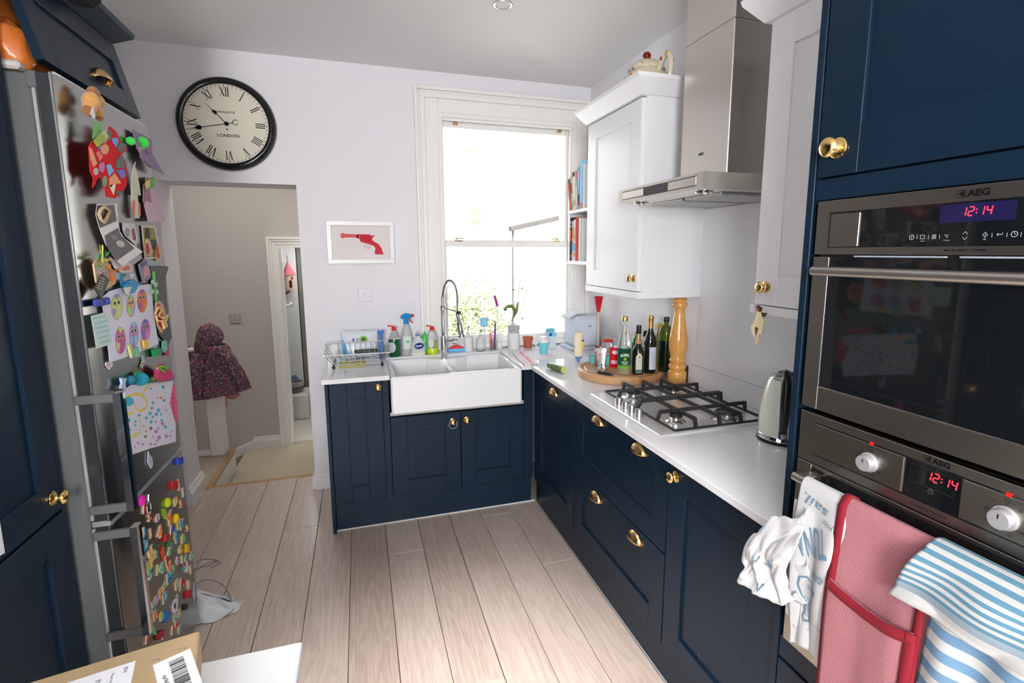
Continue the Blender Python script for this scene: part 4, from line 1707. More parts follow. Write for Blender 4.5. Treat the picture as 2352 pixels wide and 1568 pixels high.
patch(t, C3, [(700, 290), (780, 290), (780, 380), (715, 380)], .0056, (62, 60, 62), 'picture')
MEATW = mat('pale_wood', (.58, .42, .25), .6)
for pts, ins, lab in (([(680, 285), (705, 300), (728, 400), (715, 450), (685, 440), (665, 370)], [(684, 320), (702, 330), (718, 400), (705, 435), (686, 420), (676, 370)], 'steak shaped red and wood magnet on the tree photo'), ([(795, 330), (810, 345), (805, 390), (824, 440), (810, 490), (785, 485), (770, 440), (775, 360)], [(792, 352), (803, 360), (798, 400), (815, 440), (803, 470), (785, 455), (780, 380)], 'chop shaped red and wood magnet at the edge of the fridge door')):
    t = sheet('meat_magnet', C3, pts, .006, MEATW, .006)
    mtag(t, lab)
    patch(t, C3, ins, .0125, (190, 36, 34))
t = sheet('photo_print', C3, [(605, 525), (690, 465), (730, 620), (722, 660), (650, 700), (620, 600)], .006, paint(150, 146, 168, 30), .0006)
mtag(t, 'small lilac grey photo card tilted above the owl drawings', 'photo')
patch(t, C3, [(670, 530), (710, 560), (718, 620), (660, 660)], .0068, (206, 150, 160), 'picture')
patch(t, C3, [(625, 520), (680, 490), (685, 520), (640, 560)], .0068, (96, 92, 130), 'picture')
t = sheet('photo_print', C3, [(330, 450), (420, 500), (540, 515), (552, 600), (440, 600), (380, 560)], .004, paint(226, 214, 210, 30), .0006)
mtag(t, 'crumpled photo card with red marks below the ultrasound strip', 'photo')
patch(t, C3, [(450, 560), (520, 530), (530, 575), (470, 585)], .005, (206, 110, 96), 'picture')
# wooden pear with feathers
t = sheet('pear_craft', C3, [(172, 520), (200, 480), (260, 462), (310, 520), (385, 650), (380, 705), (330, 740), (262, 772), (200, 695), (182, 600)], .014, mat('pale_wood', (.58, .42, .25), .6), .004)
mtag(t, 'pale wooden pear shaped face with coloured feathers', 'craft')
for c in ((203, 548), (228, 570), (252, 588), (280, 602), (307, 604), (334, 624)):
    patch(t, C3, ell(*c, 9, 14), .0186, (226, 230, 240), 'bead')
    patch(t, C3, ell(*c, 6, 9), .0192, (58, 84, 150), 'bead')
random.seed(2)
for base, tip, colr in (((262, 500), (265, 350), (232, 226, 96)), ((285, 480), (355, 480), (236, 226, 110)), ((235, 470), (245, 400), (40, 150, 70)), ((300, 440), (310, 400), (60, 170, 90)), ((345, 600), (440, 560), (240, 120, 36)), ((350, 620), (400, 700), (240, 130, 40)), ((330, 560), (330, 530), (240, 140, 60)), ((250, 530), (235, 560), (90, 170, 60))):
    m = MB()
    for k in range(5):
        a = [base[0]+random.uniform(-8, 8), base[1]+random.uniform(-8, 8)]
        b = [tip[0]+random.uniform(-28, 28), tip[1]+random.uniform(-18, 18)]
        m.prism(poly_f(C3, [(a[0]-6, a[1]), (a[0]+8, a[1]+8), (b[0], b[1])], .020+.002*k), .0008, F_LEFT(XFR+.020+.002*k))
    m.build('feather', paint(*colr, 80), t)
t = sheet('slate_magnet', C3, [(262, 612), (326, 672), (270, 800), (248, 852), (183, 745)], .022, paint(44, 42, 40), .003)
mtag(t, 'small dark slate tile with pale lettering on the wooden pear')
for k in range(5):
    cx, cy = 268-6*k, 650+24*k
    patch(t, C3, [(cx-26, cy-8), (cx+26, cy+14), (cx+24, cy+22), (cx-28, cy)], .0255, (170, 160, 130), 'text_line')
t = sheet('whale_magnet', C3, ell(520, 735, 55, 72, 20), .014, paint(36, 138, 190), .008)
mtag(t, 'blue wooden whale magnet at the top of the owl drawings')
patch(t, C3, [(430, 605), (478, 610), (462, 650), (480, 700), (500, 720), (445, 735), (430, 680)], .014, (32, 126, 178), 'tail')
patch(t, C3, [(560, 680), (640, 705), (600, 735), (560, 760)], .016, (36, 130, 182), 'fin')
patch(t, C3, [(470, 745), (545, 735), (520, 810), (490, 805)], .0226, (222, 216, 190), 'belly')
patch(t, C3, ell(522, 705, 5, 7), .0226, (20, 30, 50), 'eye')
patch(t, C3, [(530, 610), (585, 620), (555, 640), (545, 670)], .012, (206, 226, 232), 'spout')
# owl drawings
t = sheet('owl_drawings', C3, [(258, 845), (330, 778), (460, 740), (735, 708), (745, 900), (798, 1280), (560, 1380), (335, 1455), (310, 1200), (280, 1000)], .008, paint(226, 224, 240), .0008)
mtag(t, 'white sheet with six colourful owl drawings', 'drawing')
OWL = [((405, 925), 56, 122, (204, 222, 120), (160, 140, 190), (226, 214, 150)), ((540, 920), 40, 105, (226, 170, 110), (140, 226, 130), (150, 190, 226)), ((645, 870), 46, 112, (226, 120, 56), (150, 100, 180), (232, 140, 70)),
       ((440, 1245), 48, 130, (206, 84, 150), (196, 220, 110), (180, 90, 170)), ((567, 1190), 42, 120, (190, 140, 200), (140, 200, 226), (150, 206, 232)), ((677, 1148), 44, 108, (196, 110, 190), (96, 120, 206), (226, 140, 190))]
for (cx, cy), rx, ry, c0, c1, c2 in OWL:
    o = patch(t, C3, ell(cx, cy, rx, ry), .0092, (116, 112, 130), 'owl')
    for pts, colr, L in ((ell(cx, cy, rx-3, ry-4), c0, .0098), ([(cx-rx*.8, cy+ry*.1), (cx-rx*.1, cy+ry*.2), (cx-rx*.3, cy+ry*.8), (cx-rx*.7, cy+ry*.55)], c1, .0104), ([(cx+rx*.1, cy+ry*.2), (cx+rx*.85, cy), (cx+rx*.7, cy+ry*.6), (cx+rx*.3, cy+ry*.85)], c2, .0104), ([(cx-rx*.5, cy-ry*.85), (cx, cy-ry*.55), (cx+rx*.5, cy-ry*.85), (cx, cy-ry*.97)], c1, .0104)):
        patch(o, C3, pts, L, colr, 'owl_colour')
    for s in (-1, 1):
        patch(o, C3, ell(cx+s*rx*.33, cy-ry*.3+s*-4, rx*.24, ry*.2), .0110, (236, 230, 232), 'eye')
        patch(o, C3, ell(cx+s*rx*.33, cy-ry*.3+s*-4, rx*.18, ry*.15), .0116, (52, 40, 46), 'eye')
    patch(o, C3, [(cx-5, cy-ry*.12), (cx+5, cy-ry*.12), (cx, cy)], .0116, (150, 90, 110), 'beak')
m = MB()
a, b = at(*C3(195, 890), X=XFR+.014), at(*C3(330, 898), X=XFR+.014)
m.box((XFR+.009, a.y, a.z-.011), (XFR+.019, b.y, a.z+.009), .002)
m.bar((XFR+.021, a.y+.05, a.z), (XFR+.021, a.y+.056, a.z), .006, 8)
mtag(m.build('clothes_peg', paint(34, 52, 140)), 'dark blue clothes peg gripping the owl sheet', 'peg')
t = sheet('mint_note', C3, [(158, 1012), (330, 968), (356, 1280), (210, 1322)], .010, paint(206, 224, 220), .0007)
mtag(t, 'pale mint note with rows of teal handwriting', 'note')
random.seed(4)
for k in range(6):
    y = 1030+48*k
    x = 186+9*k
    while x < 300+8*k:
        w = random.uniform(12, 26)
        patch(t, C3, [(x, y-(x-186)*.25), (x+w, y-(x+w-186)*.25), (x+w, y+22-(x+w-186)*.25), (x, y+22-(x-186)*.25)], .0110, (150, 202, 200), 'written_word')
        x += w+9
hp = [(325-34*math.sin(a)**3, 1480-(30*math.cos(a)-11*math.cos(2*a)-5*math.cos(3*a)-math.cos(4*a))*1.1) for a in [2*PI*k/20 for k in range(20)]]
t = sheet('heart_magnet', C3, hp, .002, paint(232, 224, 226), .003)
mtag(t, 'small white heart magnet with pink middle below the owl sheet')
patch(t, C3, [(325+(x-325)*.75, 1480+(y-1480)*.75) for x, y in hp], .0054, (206, 176, 180))
t = sheet('holly_magnet', C3, [(645, 1390), (662, 1440), (655, 1470), (640, 1510), (618, 1490), (632, 1465), (640, 1440)], .003, paint(200, 212, 200), .002)
mtag(t, 'tiny holly sprig magnet between the two children\'s paintings')
patch(t, C3, [(645, 1400), (656, 1440), (645, 1450)], .0055, (70, 150, 100))
patch(t, C3, ell(650, 1465, 9, 9), .0055, (200, 40, 50))
patch(t, C3, [(622, 1488), (640, 1475), (640, 1502)], .0055, (60, 150, 100))
for pts, colr, lab in (([(498, 1290), (520, 1285), (548, 1400), (530, 1412)], (196, 200, 130), 'pale lime stick magnet at the bottom of the owl sheet'), ([(560, 1330), (590, 1305), (608, 1390), (580, 1405)], (130, 206, 160), 'mint green stick magnet at the bottom of the owl sheet'), ([(640, 1245), (678, 1230), (692, 1320), (650, 1318)], (240, 196, 70), 'yellow block magnet on the lower edge of the owl sheet')):
    mtag(sheet('stick_magnet', C3, pts, .012, paint(*colr), .006), lab)
# dark sheet by the outer edge
t = sheet('dark_card', C3, [(722, 538), (862, 538), (895, 548), (868, 640), (878, 850), (925, 1215), (890, 1292), (800, 1180), (745, 900)], .004, paint(82, 78, 76), .0008)
mtag(t, 'dark grey sheet of card behind the noodle magnet', 'card')
m = MB()
p0, p1 = at(*C3(752, 590), X=XFR+.01), at(*C3(778, 870), X=XFR+.012)
m.tube([p0, p1], .005, 8)
t = m.build('flower_stem_magnet', paint(86, 160, 80))
mtag(t, 'green stem magnet with pale petals on the dark card')
for c in ((745, 690), (775, 715), (742, 780), (785, 785)):
    patch(t, C3, ell(*c, 18, 22), .018, (176, 214, 190), 'petal')
t = sheet('noodle_magnet', C3, [(768, 880), (800, 868), (830, 900), (860, 1000), (845, 1120), (822, 1172), (790, 1120), (762, 990)], .010, MEATW, .005)
mtag(t, 'red meat shaped magnet wound with cream noodle string')
patch(t, C3, [(785, 910), (810, 895), (835, 990), (832, 1130), (800, 1100), (775, 990)], .0155, (200, 34, 36))
m = MB()
m.tube([at(*C3(*q), X=XFR+.022) for q in [(770, 990), (800, 930), (830, 960), (800, 1010), (850, 1040), (890, 1000), (870, 1070), (840, 1020), (880, 1110), (855, 1130), (835, 1060), (790, 1060), (775, 1010)]], .0035, 6)
m.build('noodle_string', paint(236, 210, 140), t)
for C, pts, th, colr, lab in ((C3, [(725, 1335), (780, 1315), (800, 1340), (795, 1385), (740, 1400)], .012, (22, 150, 78), 'green cube magnet under the noodle magnet'), (C3, [(832, 1248), (862, 1245), (868, 1330), (845, 1362), (828, 1320)], .006, (110, 196, 178), 'small teal figure magnet near the fridge edge'), (C3, [(865, 1265), (880, 1262), (890, 1380), (862, 1390)], .005, (200, 40, 90), 'small crimson stick magnet near the fridge edge'),
                              (C4, [(460, 105), (510, 110), (495, 150), (505, 205), (455, 195), (470, 150)], .006, (178, 196, 226), 'pale blue peg doll magnet on top of the door handle')):
    mtag(sheet('novelty_magnet', C, pts, .004 if C is C3 else .012, paint(*colr), th), lab)
# felt strawberry, pompoms
t = sheet('felt_strawberry', C4, [(770, 10), (800, -15), (850, 20), (880, 60), (870, 120), (800, 130), (755, 110)], .018, paint(206, 66, 110, 90), .014)
mtag(t, 'pink felt strawberry with lime green strings above the painting', 'craft')
m = MB()
m.tube([at(*C4(*q), X=XFR+.036) for q in [(790, 20), (830, 5), (870, 30), (850, 50), (820, 25), (800, 10), (860, 0), (880, 25)]], .003, 6)
m.build('green_string', paint(110, 200, 60), t)
patch(t, C4, ell(890, 88, 48, 32), .030, (176, 90, 160), 'felt_petal')
for C, c, r, mt, lab in ((C4, (650, 115), .021, mat('teal_pompom', (.02, .30, .42), .95, bump=(200, .9)), 'teal blue pompom at the top of the dotted painting'), (C4, (565, 122), .015, mat('dark_teal_pompom', (.01, .13, .19), .95, bump=(200, .9)), 'dark teal pompom behind the dotted painting')):
    m = MB()
    m.ball(at(*C(*c), X=XFR+.02), r, 16, 10)
    mtag(m.build('pompom_magnet', mt), lab)
t = sheet('felt_leaf', C4, [(595, 60), (640, 35), (650, 80), (640, 120), (595, 130), (585, 95)], .010, paint(40, 158, 110, 90), .004)
mtag(t, 'green felt leaf beside the teal pompom', 'craft')
t = sheet('felt_leaf', C4, [(700, 145), (720, 105), (770, 80), (812, 75), (800, 120), (750, 135)], .014, paint(46, 140, 60, 90), .004)
mtag(t, 'green felt leaf with yellow dots over the dotted painting', 'craft')
for c in ((755, 112), (775, 100)):
    patch(t, C4, ell(*c, 7, 7), .0186, (226, 214, 60), 'dot')
t = sheet('felt_leaf', C4, [(900, 200), (925, 165), (945, 330), (948, 450), (932, 505), (915, 420), (892, 340)], .006, paint(232, 96, 140, 90), .006)
mtag(t, 'long pink felt shape with dark seeds behind the dotted painting', 'craft')
for k in range(6):
    patch(t, C4, ell(918+3*k, 240+40*k, 4, 9), .0126, (60, 40, 46), 'seed')
t = sheet('dotted_painting', C4, [(498, 208), (555, 165), (925, 128), (893, 320), (945, 500), (946, 650), (735, 705), (556, 766), (530, 620), (500, 400)], .012, paint(228, 226, 240), .0008)
mtag(t, 'white painting with blue, purple and yellow dots above the seam', 'painting')
patch(t, C4, ell(540, 305, 46, 40), .0132, (70, 178, 206), 'paint_blob')
YEL = (232, 214, 60)
for pts in ([(520, 270), (600, 238), (640, 245), (690, 285), (708, 320), (680, 370), (640, 388), (600, 360), (592, 320)], [(665, 262), (672, 220), (718, 165)], [(508, 412), (585, 405)], [(636, 455), (642, 570), (570, 610)], [(540, 560), (545, 640)]):
    m = MB()
    stroke(m, [fpt(C4(*q), .0132) for q in pts], .007, F_LEFT(XFR), .0134)
    m.build('paint_line', paint(*YEL), t)
dots = [(730, 195, 9, 'b'), (838, 182, 13, 'b'), (847, 295, 12, 'b'), (753, 317, 11, 'b'), (820, 272, 10, 'o'), (792, 272, 7, 'o'), (798, 380, 14, 'b'), (726, 408, 14, 'b'), (633, 423, 12, 'b'), (780, 414, 13, 'b'), (693, 445, 12, 'b'), (748, 437, 9, 'b'), (544, 466, 16, 'b'), (600, 478, 10, 'b'), (600, 508, 10, 'b'), (735, 480, 13, 'b'), (776, 480, 9, 'p'), (833, 495, 14, 'p'), (857, 523, 13, 'b'), (670, 513, 8, 'p'), (733, 535, 13, 'g'), (797, 535, 9, 'p'), (777, 563, 14, 'p'), (692, 562, 7, 'o'), (687, 607, 11, 'g'), (754, 608, 7, 'p'), (804, 615, 15, 'p'), (866, 603, 14, 'p'), (785, 640, 9, 'p'), (735, 672, 10, 'p'), (768, 672, 9, 'p'), (624, 660, 10, 'p'), (666, 672, 10, 'p'), (597, 693, 8, 'p'), (742, 362, 9, 'g'), (865, 380, 7, 'b'), (820, 415, 9, 'b'), (908, 562, 6, 'p'), (900, 600, 5, 'g'), (550, 545, 10, 'b'), (826, 468, 11, 'b')]
DC = {'b': (60, 180, 210), 'p': (190, 130, 200), 'g': (110, 110, 118), 'o': (232, 130, 80)}
for x, y, r, c in dots:
    patch(t, C4, ell(x, y, r, r*1.1, 0, 8), .0132, DC[c], 'paint_dot')
t = sheet('charm_magnet', C4, [(705, 730), (715, 760), (738, 790), (745, 850), (730, 880), (700, 830), (702, 775)], .002, paint(196, 196, 220), .003)
mtag(t, 'pale lilac charm magnet dangling below the dotted painting')
# freezer door magnets --------------------------------------------------
CREAM = paint(226, 208, 176)


def text_solid(s, bold, ext=.12):
    k = (s, bold, 'x', ext)
    if k not in _TXT:
        c = bpy.data.curves.new('t', 'FONT')
        c.body = s
        c.size = 1
        c.align_x = 'CENTER'
        c.align_y = 'CENTER'
        c.offset = bold
        c.extrude = ext
        c.resolution_u = 2
        o = bpy.data.objects.new('t', c)
        me = o.to_mesh()
        _TXT[k] = ([v.co.copy() for v in me.vertices], [(tuple(p.vertices), p.normal.z > .5) for p in me.polygons])
        o.to_mesh_clear()
        bpy.data.objects.remove(o)
        bpy.data.curves.remove(c)
    return _TXT[k]


def letter(ch, colr, c, h, label, rot=0., C=C5, off=0., th=.0045):
    p = at(*C(*c), X=XFR+off+th)
    pa, pb = at(*C(c[0], c[1]-h/2), X=XFR+off+th), at(*C(c[0], c[1]+h/2), X=XFR+off+th)
    hm = (pa.z-pb.z)*.92
    vs, fs = text_solid(ch, .045)
    ys = [q.y for q in vs]
    xs = [q.x for q in vs]
    cx, cy = (min(xs)+max(xs))/2, (min(ys)+max(ys))/2
    s = hm/(max(ys)-min(ys))
    s = min(s, .062)
    a = math.radians(rot)
    ca, sa = math.cos(a), math.sin(a)
    m = MB()
    out = []
    for q in vs:
        x, y = (q.x-cx)*s*1.3, (q.y-cy)*s
        out.append((XFR+off+th/2+(th/2 if q.z > 0 else -th/2)+.0003, p.y+x*ca-y*sa, p.z+x*sa+y*ca))
    for f, front in fs:
        m.f.append(f)
        m.mi.append(0 if front else 1)
        m.sm.append(False)
    m.v = out
    o = m.build('letter_magnet', [paint(*colr, 55), CREAM], fixn=False)
    return tag(o, label, 'magnet', 'foam letter magnets on the freezer door')


LR, LO, LY, LG, LT, LB, LP = (206, 44, 40), (232, 120, 52), (232, 186, 50), (150, 200, 84), (76, 190, 168), (62, 164, 204), (166, 126, 200)
LET = [('I', LR, (668, 92), 118, 'red foam letter I tilted beside the silver key ring', -22), ('S', LR, (717, 170), 90, 'red foam letter S under the seam end', 0), ('O', LP, (782, 178), 80, 'lilac foam letter O next to the red S', 0),
       ('D', LY, (934, 36), 78, 'yellow foam letter D near the outer door edge', 0), ('3', LR, (980, 58), 80, 'red foam digit 3 at the outer door edge', 0), ('Y', LO, (880, 190), 165, 'tall orange foam letter Y beside the lime diamond', 0),
       ('k', LB, (986, 218), 112, 'blue foam letter k at the top right cluster', 0), ('k', LG, (958, 232), 84, 'lime foam letter k overlapping the blue k', 12), ('A', (40, 84, 176), (903, 275), 112, 'dark blue foam letter A under the tall Y', 0), ('3', LY, (1030, 262), 62, 'yellow foam digit 3 at the door edge', 0),
       ('U', LB, (655, 318), 98, 'blue foam letter U by the lower door handle', 0), ('J', (222, 84, 50), (722, 310), 96, 'orange red foam letter J right of the blue U', 0), ('4', (236, 150, 60), (797, 300), 125, 'orange foam digit 4 above the crimson block', -10), ('f', LB, (935, 335), 172, 'tall blue foam letter f under the lime k', 8), ('a', (120, 196, 120), (995, 350), 92, 'green foam letter a near the outer edge', 0),
       ('D', LB, (680, 405), 98, 'blue foam letter D under the blue U', -6), ('U', LY, (724, 472), 96, 'yellow foam letter U below the teal bar', 8), ('k', LT, (770, 480), 84, 'teal foam letter k touching the yellow U', -18), ('a', (110, 92, 170), (898, 415), 62, 'purple foam letter a above the teal d', 0), ('d', LT, (875, 462), 84, 'teal foam letter d below the purple a', 0), ('C', LY, (970, 447), 76, 'yellow foam letter C beside the yellow block', 0), ('c', LR, (1043, 440), 64, 'small red foam letter c by the yellow block', 0),
       ('c', LT, (1067, 500), 84, 'teal foam letter c wrapping the door edge', 0), ('P', LY, (737, 545), 94, 'yellow foam letter P under the yellow U', 0), ('2', (226, 170, 50), (675, 570), 78, 'amber foam digit 2 next to the handle', 0), ('F', LG, (706, 592), 94, 'lime foam letter F between amber 2 and teal S', 0), ('i', (232, 110, 50), (679, 636), 84, 'orange foam letter i next to the handle', 0), ('S', LT, (718, 650), 112, 'teal foam letter S under the lime F', 0),
       ('l', LG, (780, 616), 104, 'lime foam letter l slanting beside the teal q', -22), ('q', LT, (814, 612), 112, 'teal foam letter q right of the slanted lime l', 0), ('l', LR, (856, 545), 112, 'red foam letter l below the orange flame card', 12), ('u', LO, (880, 588), 84, 'orange foam letter u next to the red l', 0), ('o', (104, 190, 140), (909, 612), 76, 'sea green foam letter o over the blue M', 0), ('M', LB, (880, 675), 110, 'blue foam letter M in the middle of the door', -8), ('t', LP, (945, 541), 84, 'lilac foam letter t below the yellow C', 0), ('l', (160, 200, 120), (985, 528), 80, 'pale green foam letter l beside the lilac t', -8), ('g', LB, (1018, 530), 84, 'blue foam letter g above the red and white figure', 0),
       ('l', (190, 210, 140), (1056, 612), 92, 'pale lime foam letter l at the door edge', 0), ('n', (176, 170, 166), (945, 730), 112, 'large grey foam letter n beside the red A', 0), ('A', LR, (984, 722), 102, 'red foam letter A leaning on the grey n', 0), ('b', (226, 200, 170), (1040, 728), 92, 'cream foam letter b near the edge below the lime l', 0), ('9', LO, (1046, 785), 60, 'orange foam digit 9 above the small red block', 0),
       ('x', (140, 196, 90), (836, 757), 60, 'lime foam letter x above the orange F', 0), ('F', (232, 140, 56), (806, 812), 88, 'orange foam letter F above the lilac O', 0), ('D', LB, (843, 840), 96, 'blue foam letter D beside the orange F', 0), ('O', LP, (770, 872), 88, 'lilac foam letter O in the lower group', 0), ('3', LT, (740, 918), 86, 'teal foam digit 3 left of the lilac O', 0), ('e', LT, (748, 952), 62, 'teal foam letter e under the teal 3', 0), ('n', (226, 92, 60), (764, 996), 82, 'orange red foam letter n next to the lime a', 0), ('a', LG, (815, 1005), 88, 'lime foam letter a touching the blue dome', 0), ('D', LB, (930, 1000), 78, 'blue foam letter D beside the small yellow C', 0), ('C', LY, (958, 985), 72, 'small yellow foam letter C low on the door', 0), ('A', LR, (910, 1112), 72, 'red foam letter A at the bottom of the door', 0), ('k', LR, (940, 1070), 74, 'red foam letter k at the bottom of the door', -15), ('k', LT, (966, 1106), 74, 'teal foam letter k at the bottom of the door', 0), ('l', (226, 84, 40), (690, 1190), 104, 'orange foam letter l slanting above the parcel', -25), ('l', LR, (822, 1176), 60, 'red foam letter l just above the parcel edge', 0),
       ('T', LT, (733, 424), 40, 'teal foam letter T laid flat above the yellow U', 0)]
for ch, colr, c, h, lab, rot in LET:
    letter(ch, colr, c, h, lab, rot)
for ch, colr, c, h, lab, rot in (('l', (232, 176, 166), (975, 1020), 118, 'pink foam letter l below the blue block', 8), ('l', (232, 190, 190), (1012, 1082), 92, 'pale pink foam letter l at the door edge', -6), ('I', LY, (992, 800), 60, 'yellow foam letter I beside the blue block', 0)):
    letter(ch, colr, c, h, lab, rot, C=C4)
for C, c, r, colr, lab in ((C5, (655, 32), .0175, (214, 30, 160), 'magenta dome magnet under the door seam'), (C5, (872, 50), .0175, (190, 214, 30), 'lime yellow dome magnet high on the freezer door'), (C5, (941, 182), .0175, (226, 190, 30), 'yellow dome magnet beside the blue k'), (C5, (853, 1006), .0185, (36, 110, 200), 'blue dome magnet beside the lime a')):
    p = at(*C(*c), X=XFR+.008)
    m = MB()
    m.lathe([(r, 0), (r, .004), (r*.92, .008), (r*.65, .0115), (r*.3, .013), (0, .0133)], (XFR+.0003, p.y, p.z), 20, 'X')
    mtag(m.build('dome_magnet', paint(*colr, 18)), lab, group='dome magnets on the freezer door')
for C, pts, th, colr, lab in ((C5, [(808, 100), (838, 105), (846, 150), (830, 188), (812, 150)], .003, (150, 190, 40), 'lime green kite shaped magnet beside the tall orange Y'), (C5, [(820, 322), (852, 316), (852, 376), (822, 380)], .010, (176, 24, 40), 'crimson block magnet under the orange 4'), (C5, [(868, 320), (878, 350), (872, 428), (852, 420), (860, 350)], .005, (56, 136, 50), 'dark green crayon shaped magnet beside the crimson block'), (C5, [(815, 412), (832, 470), (822, 540), (798, 470)], .003, (214, 84, 48), 'orange flame patterned card magnet near the teal k'),
                              (C5, [(1002, 405), (1028, 400), (1030, 470), (1004, 474)], .008, (226, 180, 30), 'yellow block magnet beside the yellow C'), (C5, [(1005, 800), (1040, 785), (1042, 850), (1008, 856)], .009, (190, 24, 30), 'small red block magnet under the orange 9'), (C5, [(990, 905), (1005, 900), (1020, 912), (1016, 945), (1000, 955), (988, 940)], .006, (20, 20, 20), 'small black bone shaped magnet low on the door'), (C5, [(730, 1085), (750, 1120), (760, 1165), (735, 1150)], .004, (84, 180, 120), 'green strip magnet at the end of the lower handle'), (C5, [(765, 1150), (808, 1118), (808, 1170), (770, 1208), (757, 1195)], .010, (150, 20, 30), 'dark red block magnet just above the parcel'),
                              (C5, [(975, 598), (998, 600), (996, 618), (968, 612)], .006, (84, 190, 170), 'small teal dash magnet by the red and white figure'), (C4, [(898, 990), (940, 985), (942, 1055), (900, 1062)], .010, (176, 20, 26), 'red cotton reel shaped magnet high on the freezer door'), (C4, [(942, 795), (985, 780), (990, 840), (948, 848)], .010, (36, 66, 180), 'blue block magnet just below the seam end')):
    mtag(sheet('block_magnet', C, pts, .0004, paint(*colr), th), lab)
t = sheet('figure_magnet', C5, [(1000, 540), (1016, 548), (1026, 600), (1020, 640), (1000, 636), (990, 580)], .0005, paint(226, 214, 216), .005)
mtag(t, 'red and white flat figure magnet below the blue g')
patch(t, C5, [(1000, 548), (1012, 552), (1012, 590), (996, 580)], .006, (190, 40, 50))
t = sheet('bird_magnet', C5, [(935, 822), (938, 880), (932, 960), (905, 985), (892, 940), (905, 890), (922, 850)], .0005, paint(226, 226, 230), .004)
mtag(t, 'white and black bird shaped magnet above the blue D')
patch(t, C5, [(915, 905), (932, 890), (926, 950), (915, 930)], .005, (30, 30, 34))
patch(t, C5, [(920, 850), (936, 840), (934, 860)], .005, (30, 30, 34))
t = sheet('snowflake_magnet', C5, [(1078, 722), (1084, 790), (1090, 830), (1080, 880), (1070, 830), (1075, 780)], .0005, paint(180, 180, 186), .004)
mtag(t, 'slim silver grey ornament magnet at the freezer door edge')
m = MB()
cc = at(*C5(703, 95), X=XFR+.006)
m.tube([(XFR+.006, cc.y+.016*math.cos(2*PI*k/14), cc.z+.022*math.sin(2*PI*k/14)) for k in range(14)], .0016, 6, closed=True)
m.bar((XFR+.003, cc.y+.008, cc.z+.02), (XFR+.003, cc.y+.016, cc.z+.04), .003, 6)
mtag(m.build('key_ring', CHROME), 'silver key ring hooked by the red letter I', 'key ring')

# ------------------------------------------------------------------ foreground table, parcel and floor bag
t = thing('white_table', 'white table corner jutting in under the cardboard parcel', 'table', (-2.05, -2.9, 0))
m = MB()
m.box((-2.36, -3.35, .692), (-1.770, -2.383, .72), .003)
m.build('tabletop', TABLEW, t)
for x in (-2.33, -1.81):
    for y in (-3.32, -2.425):
        m = MB()
        m.box((x-.022, y-.022, 0), (x+.022, y+.022, .692), .002)
        m.build('leg', TABLEW, t)
zb = .785
c0, c1 = at(458, 1447, Z=zb), at(60, 1568, Z=zb)
ub = (c1-c0).normalized()
vb = Vector((ub.y, -ub.x, 0))
if vb.y > 0:
    vb = -vb
Mb = frame((c0.x, c0.y, zb), tuple(ub), tuple(vb), (0, 0, 1))
t = thing('cardboard_parcel', 'flat brown cardboard parcel with two white address labels', 'parcel', (c0.x-.2, c0.y-.1, .721))
m = MB()
m.M = Mb
m.box((0, 0, -.064), (.395, .30, 0), .003)
m.build('carton', CARD, t)
Mi = Mb.inverted()


def bl(px, py):
    q = Mi @ at(px, py, Z=zb)
    return (q.x, q.y)


m = MB()
q = [bl(351, 1527), bl(437, 1489), bl(443, 1562)]
d_ = (q[1][0]+0, q[1][1]+0)
# barcode label, rounded rectangle in parcel coordinates
lu0, lu1 = min(q[0][0], q[1][0]), max(q[0][0], q[1][0])
lv0 = min(p[1] for p in q[:2])
ang = math.atan2(q[0][1]-q[1][1], q[0][0]-q[1][0])
Ml = Mb @ Matrix.Translation((q[1][0], q[1][1], 0)) @ Matrix.Rotation(ang, 4, 'Z')
lw = math.hypot(q[0][0]-q[1][0], q[0][1]-q[1][1])
m.M = Ml
m.box((0, 0, 0), (lw, .14, .0006), .0002)
la = m.build('barcode_label', PAPER, t)
m = MB()
random.seed(9)
y = .014
while y < .125:
    w = random.choice((.0008, .0016, .0026))
    flat(m, [(.014, y), (lw*.62, y), (lw*.62, y+w), (.014, y+w)], Ml, .0010)
    y += w+random.choice((.0010, .0018, .0026))
tag(m.build('barcode', INK, la), None)
m = MB()
text_on(m, 'sp060pn025', Ml, lw*.80, .075, .0085, .06, rot=PI/2, lift=.0010)
m.build('label_text', INK, la)
m = MB()
q = [bl(312, 1517), bl(160, 1566)]
ang = math.atan2(q[1][1]-q[0][1], q[1][0]-q[0][0])
Ml = Mb @ Matrix.Translation((q[0][0], q[0][1], 0)) @ Matrix.Rotation(ang, 4, 'Z')
m.M = Ml
m.box((0, 0, 0), (.155, .16, .0006), .0002)
la = m.build('address_label', PAPER, t)
for s, u, v, h in (('ED4', .013, .018, .006), ('E19', .052, .030, .0075), ('Preset Value', .032, .032, .0042), ('Preset Base', .078, .040, .0042), ('NET: 1 pc', .085, .040, .0042)):
    m = MB()
    text_on(m, s, Ml, u, v, h, rot=PI/2, lift=.0010)
    m.build('label_text', INK, la)
m = MB()
flat(m, [(.105, 0), (.1058, 0), (.1058, .16), (.105, .16)], Ml, .0010)
m.build('label_rule', INK, la)
m = MB()
for (a, b) in (((425, 1486), (1, 0)), ((365, 1512), (0, 1))):
    q = bl(*a)
    stroke(m, [(q[0]+.012, q[1]), q, (q[0], q[1]+.007)], .0008, Mb, .0004)
m.build('print_mark', INK, t)

m = MB()
from mathutils import noise as NZ


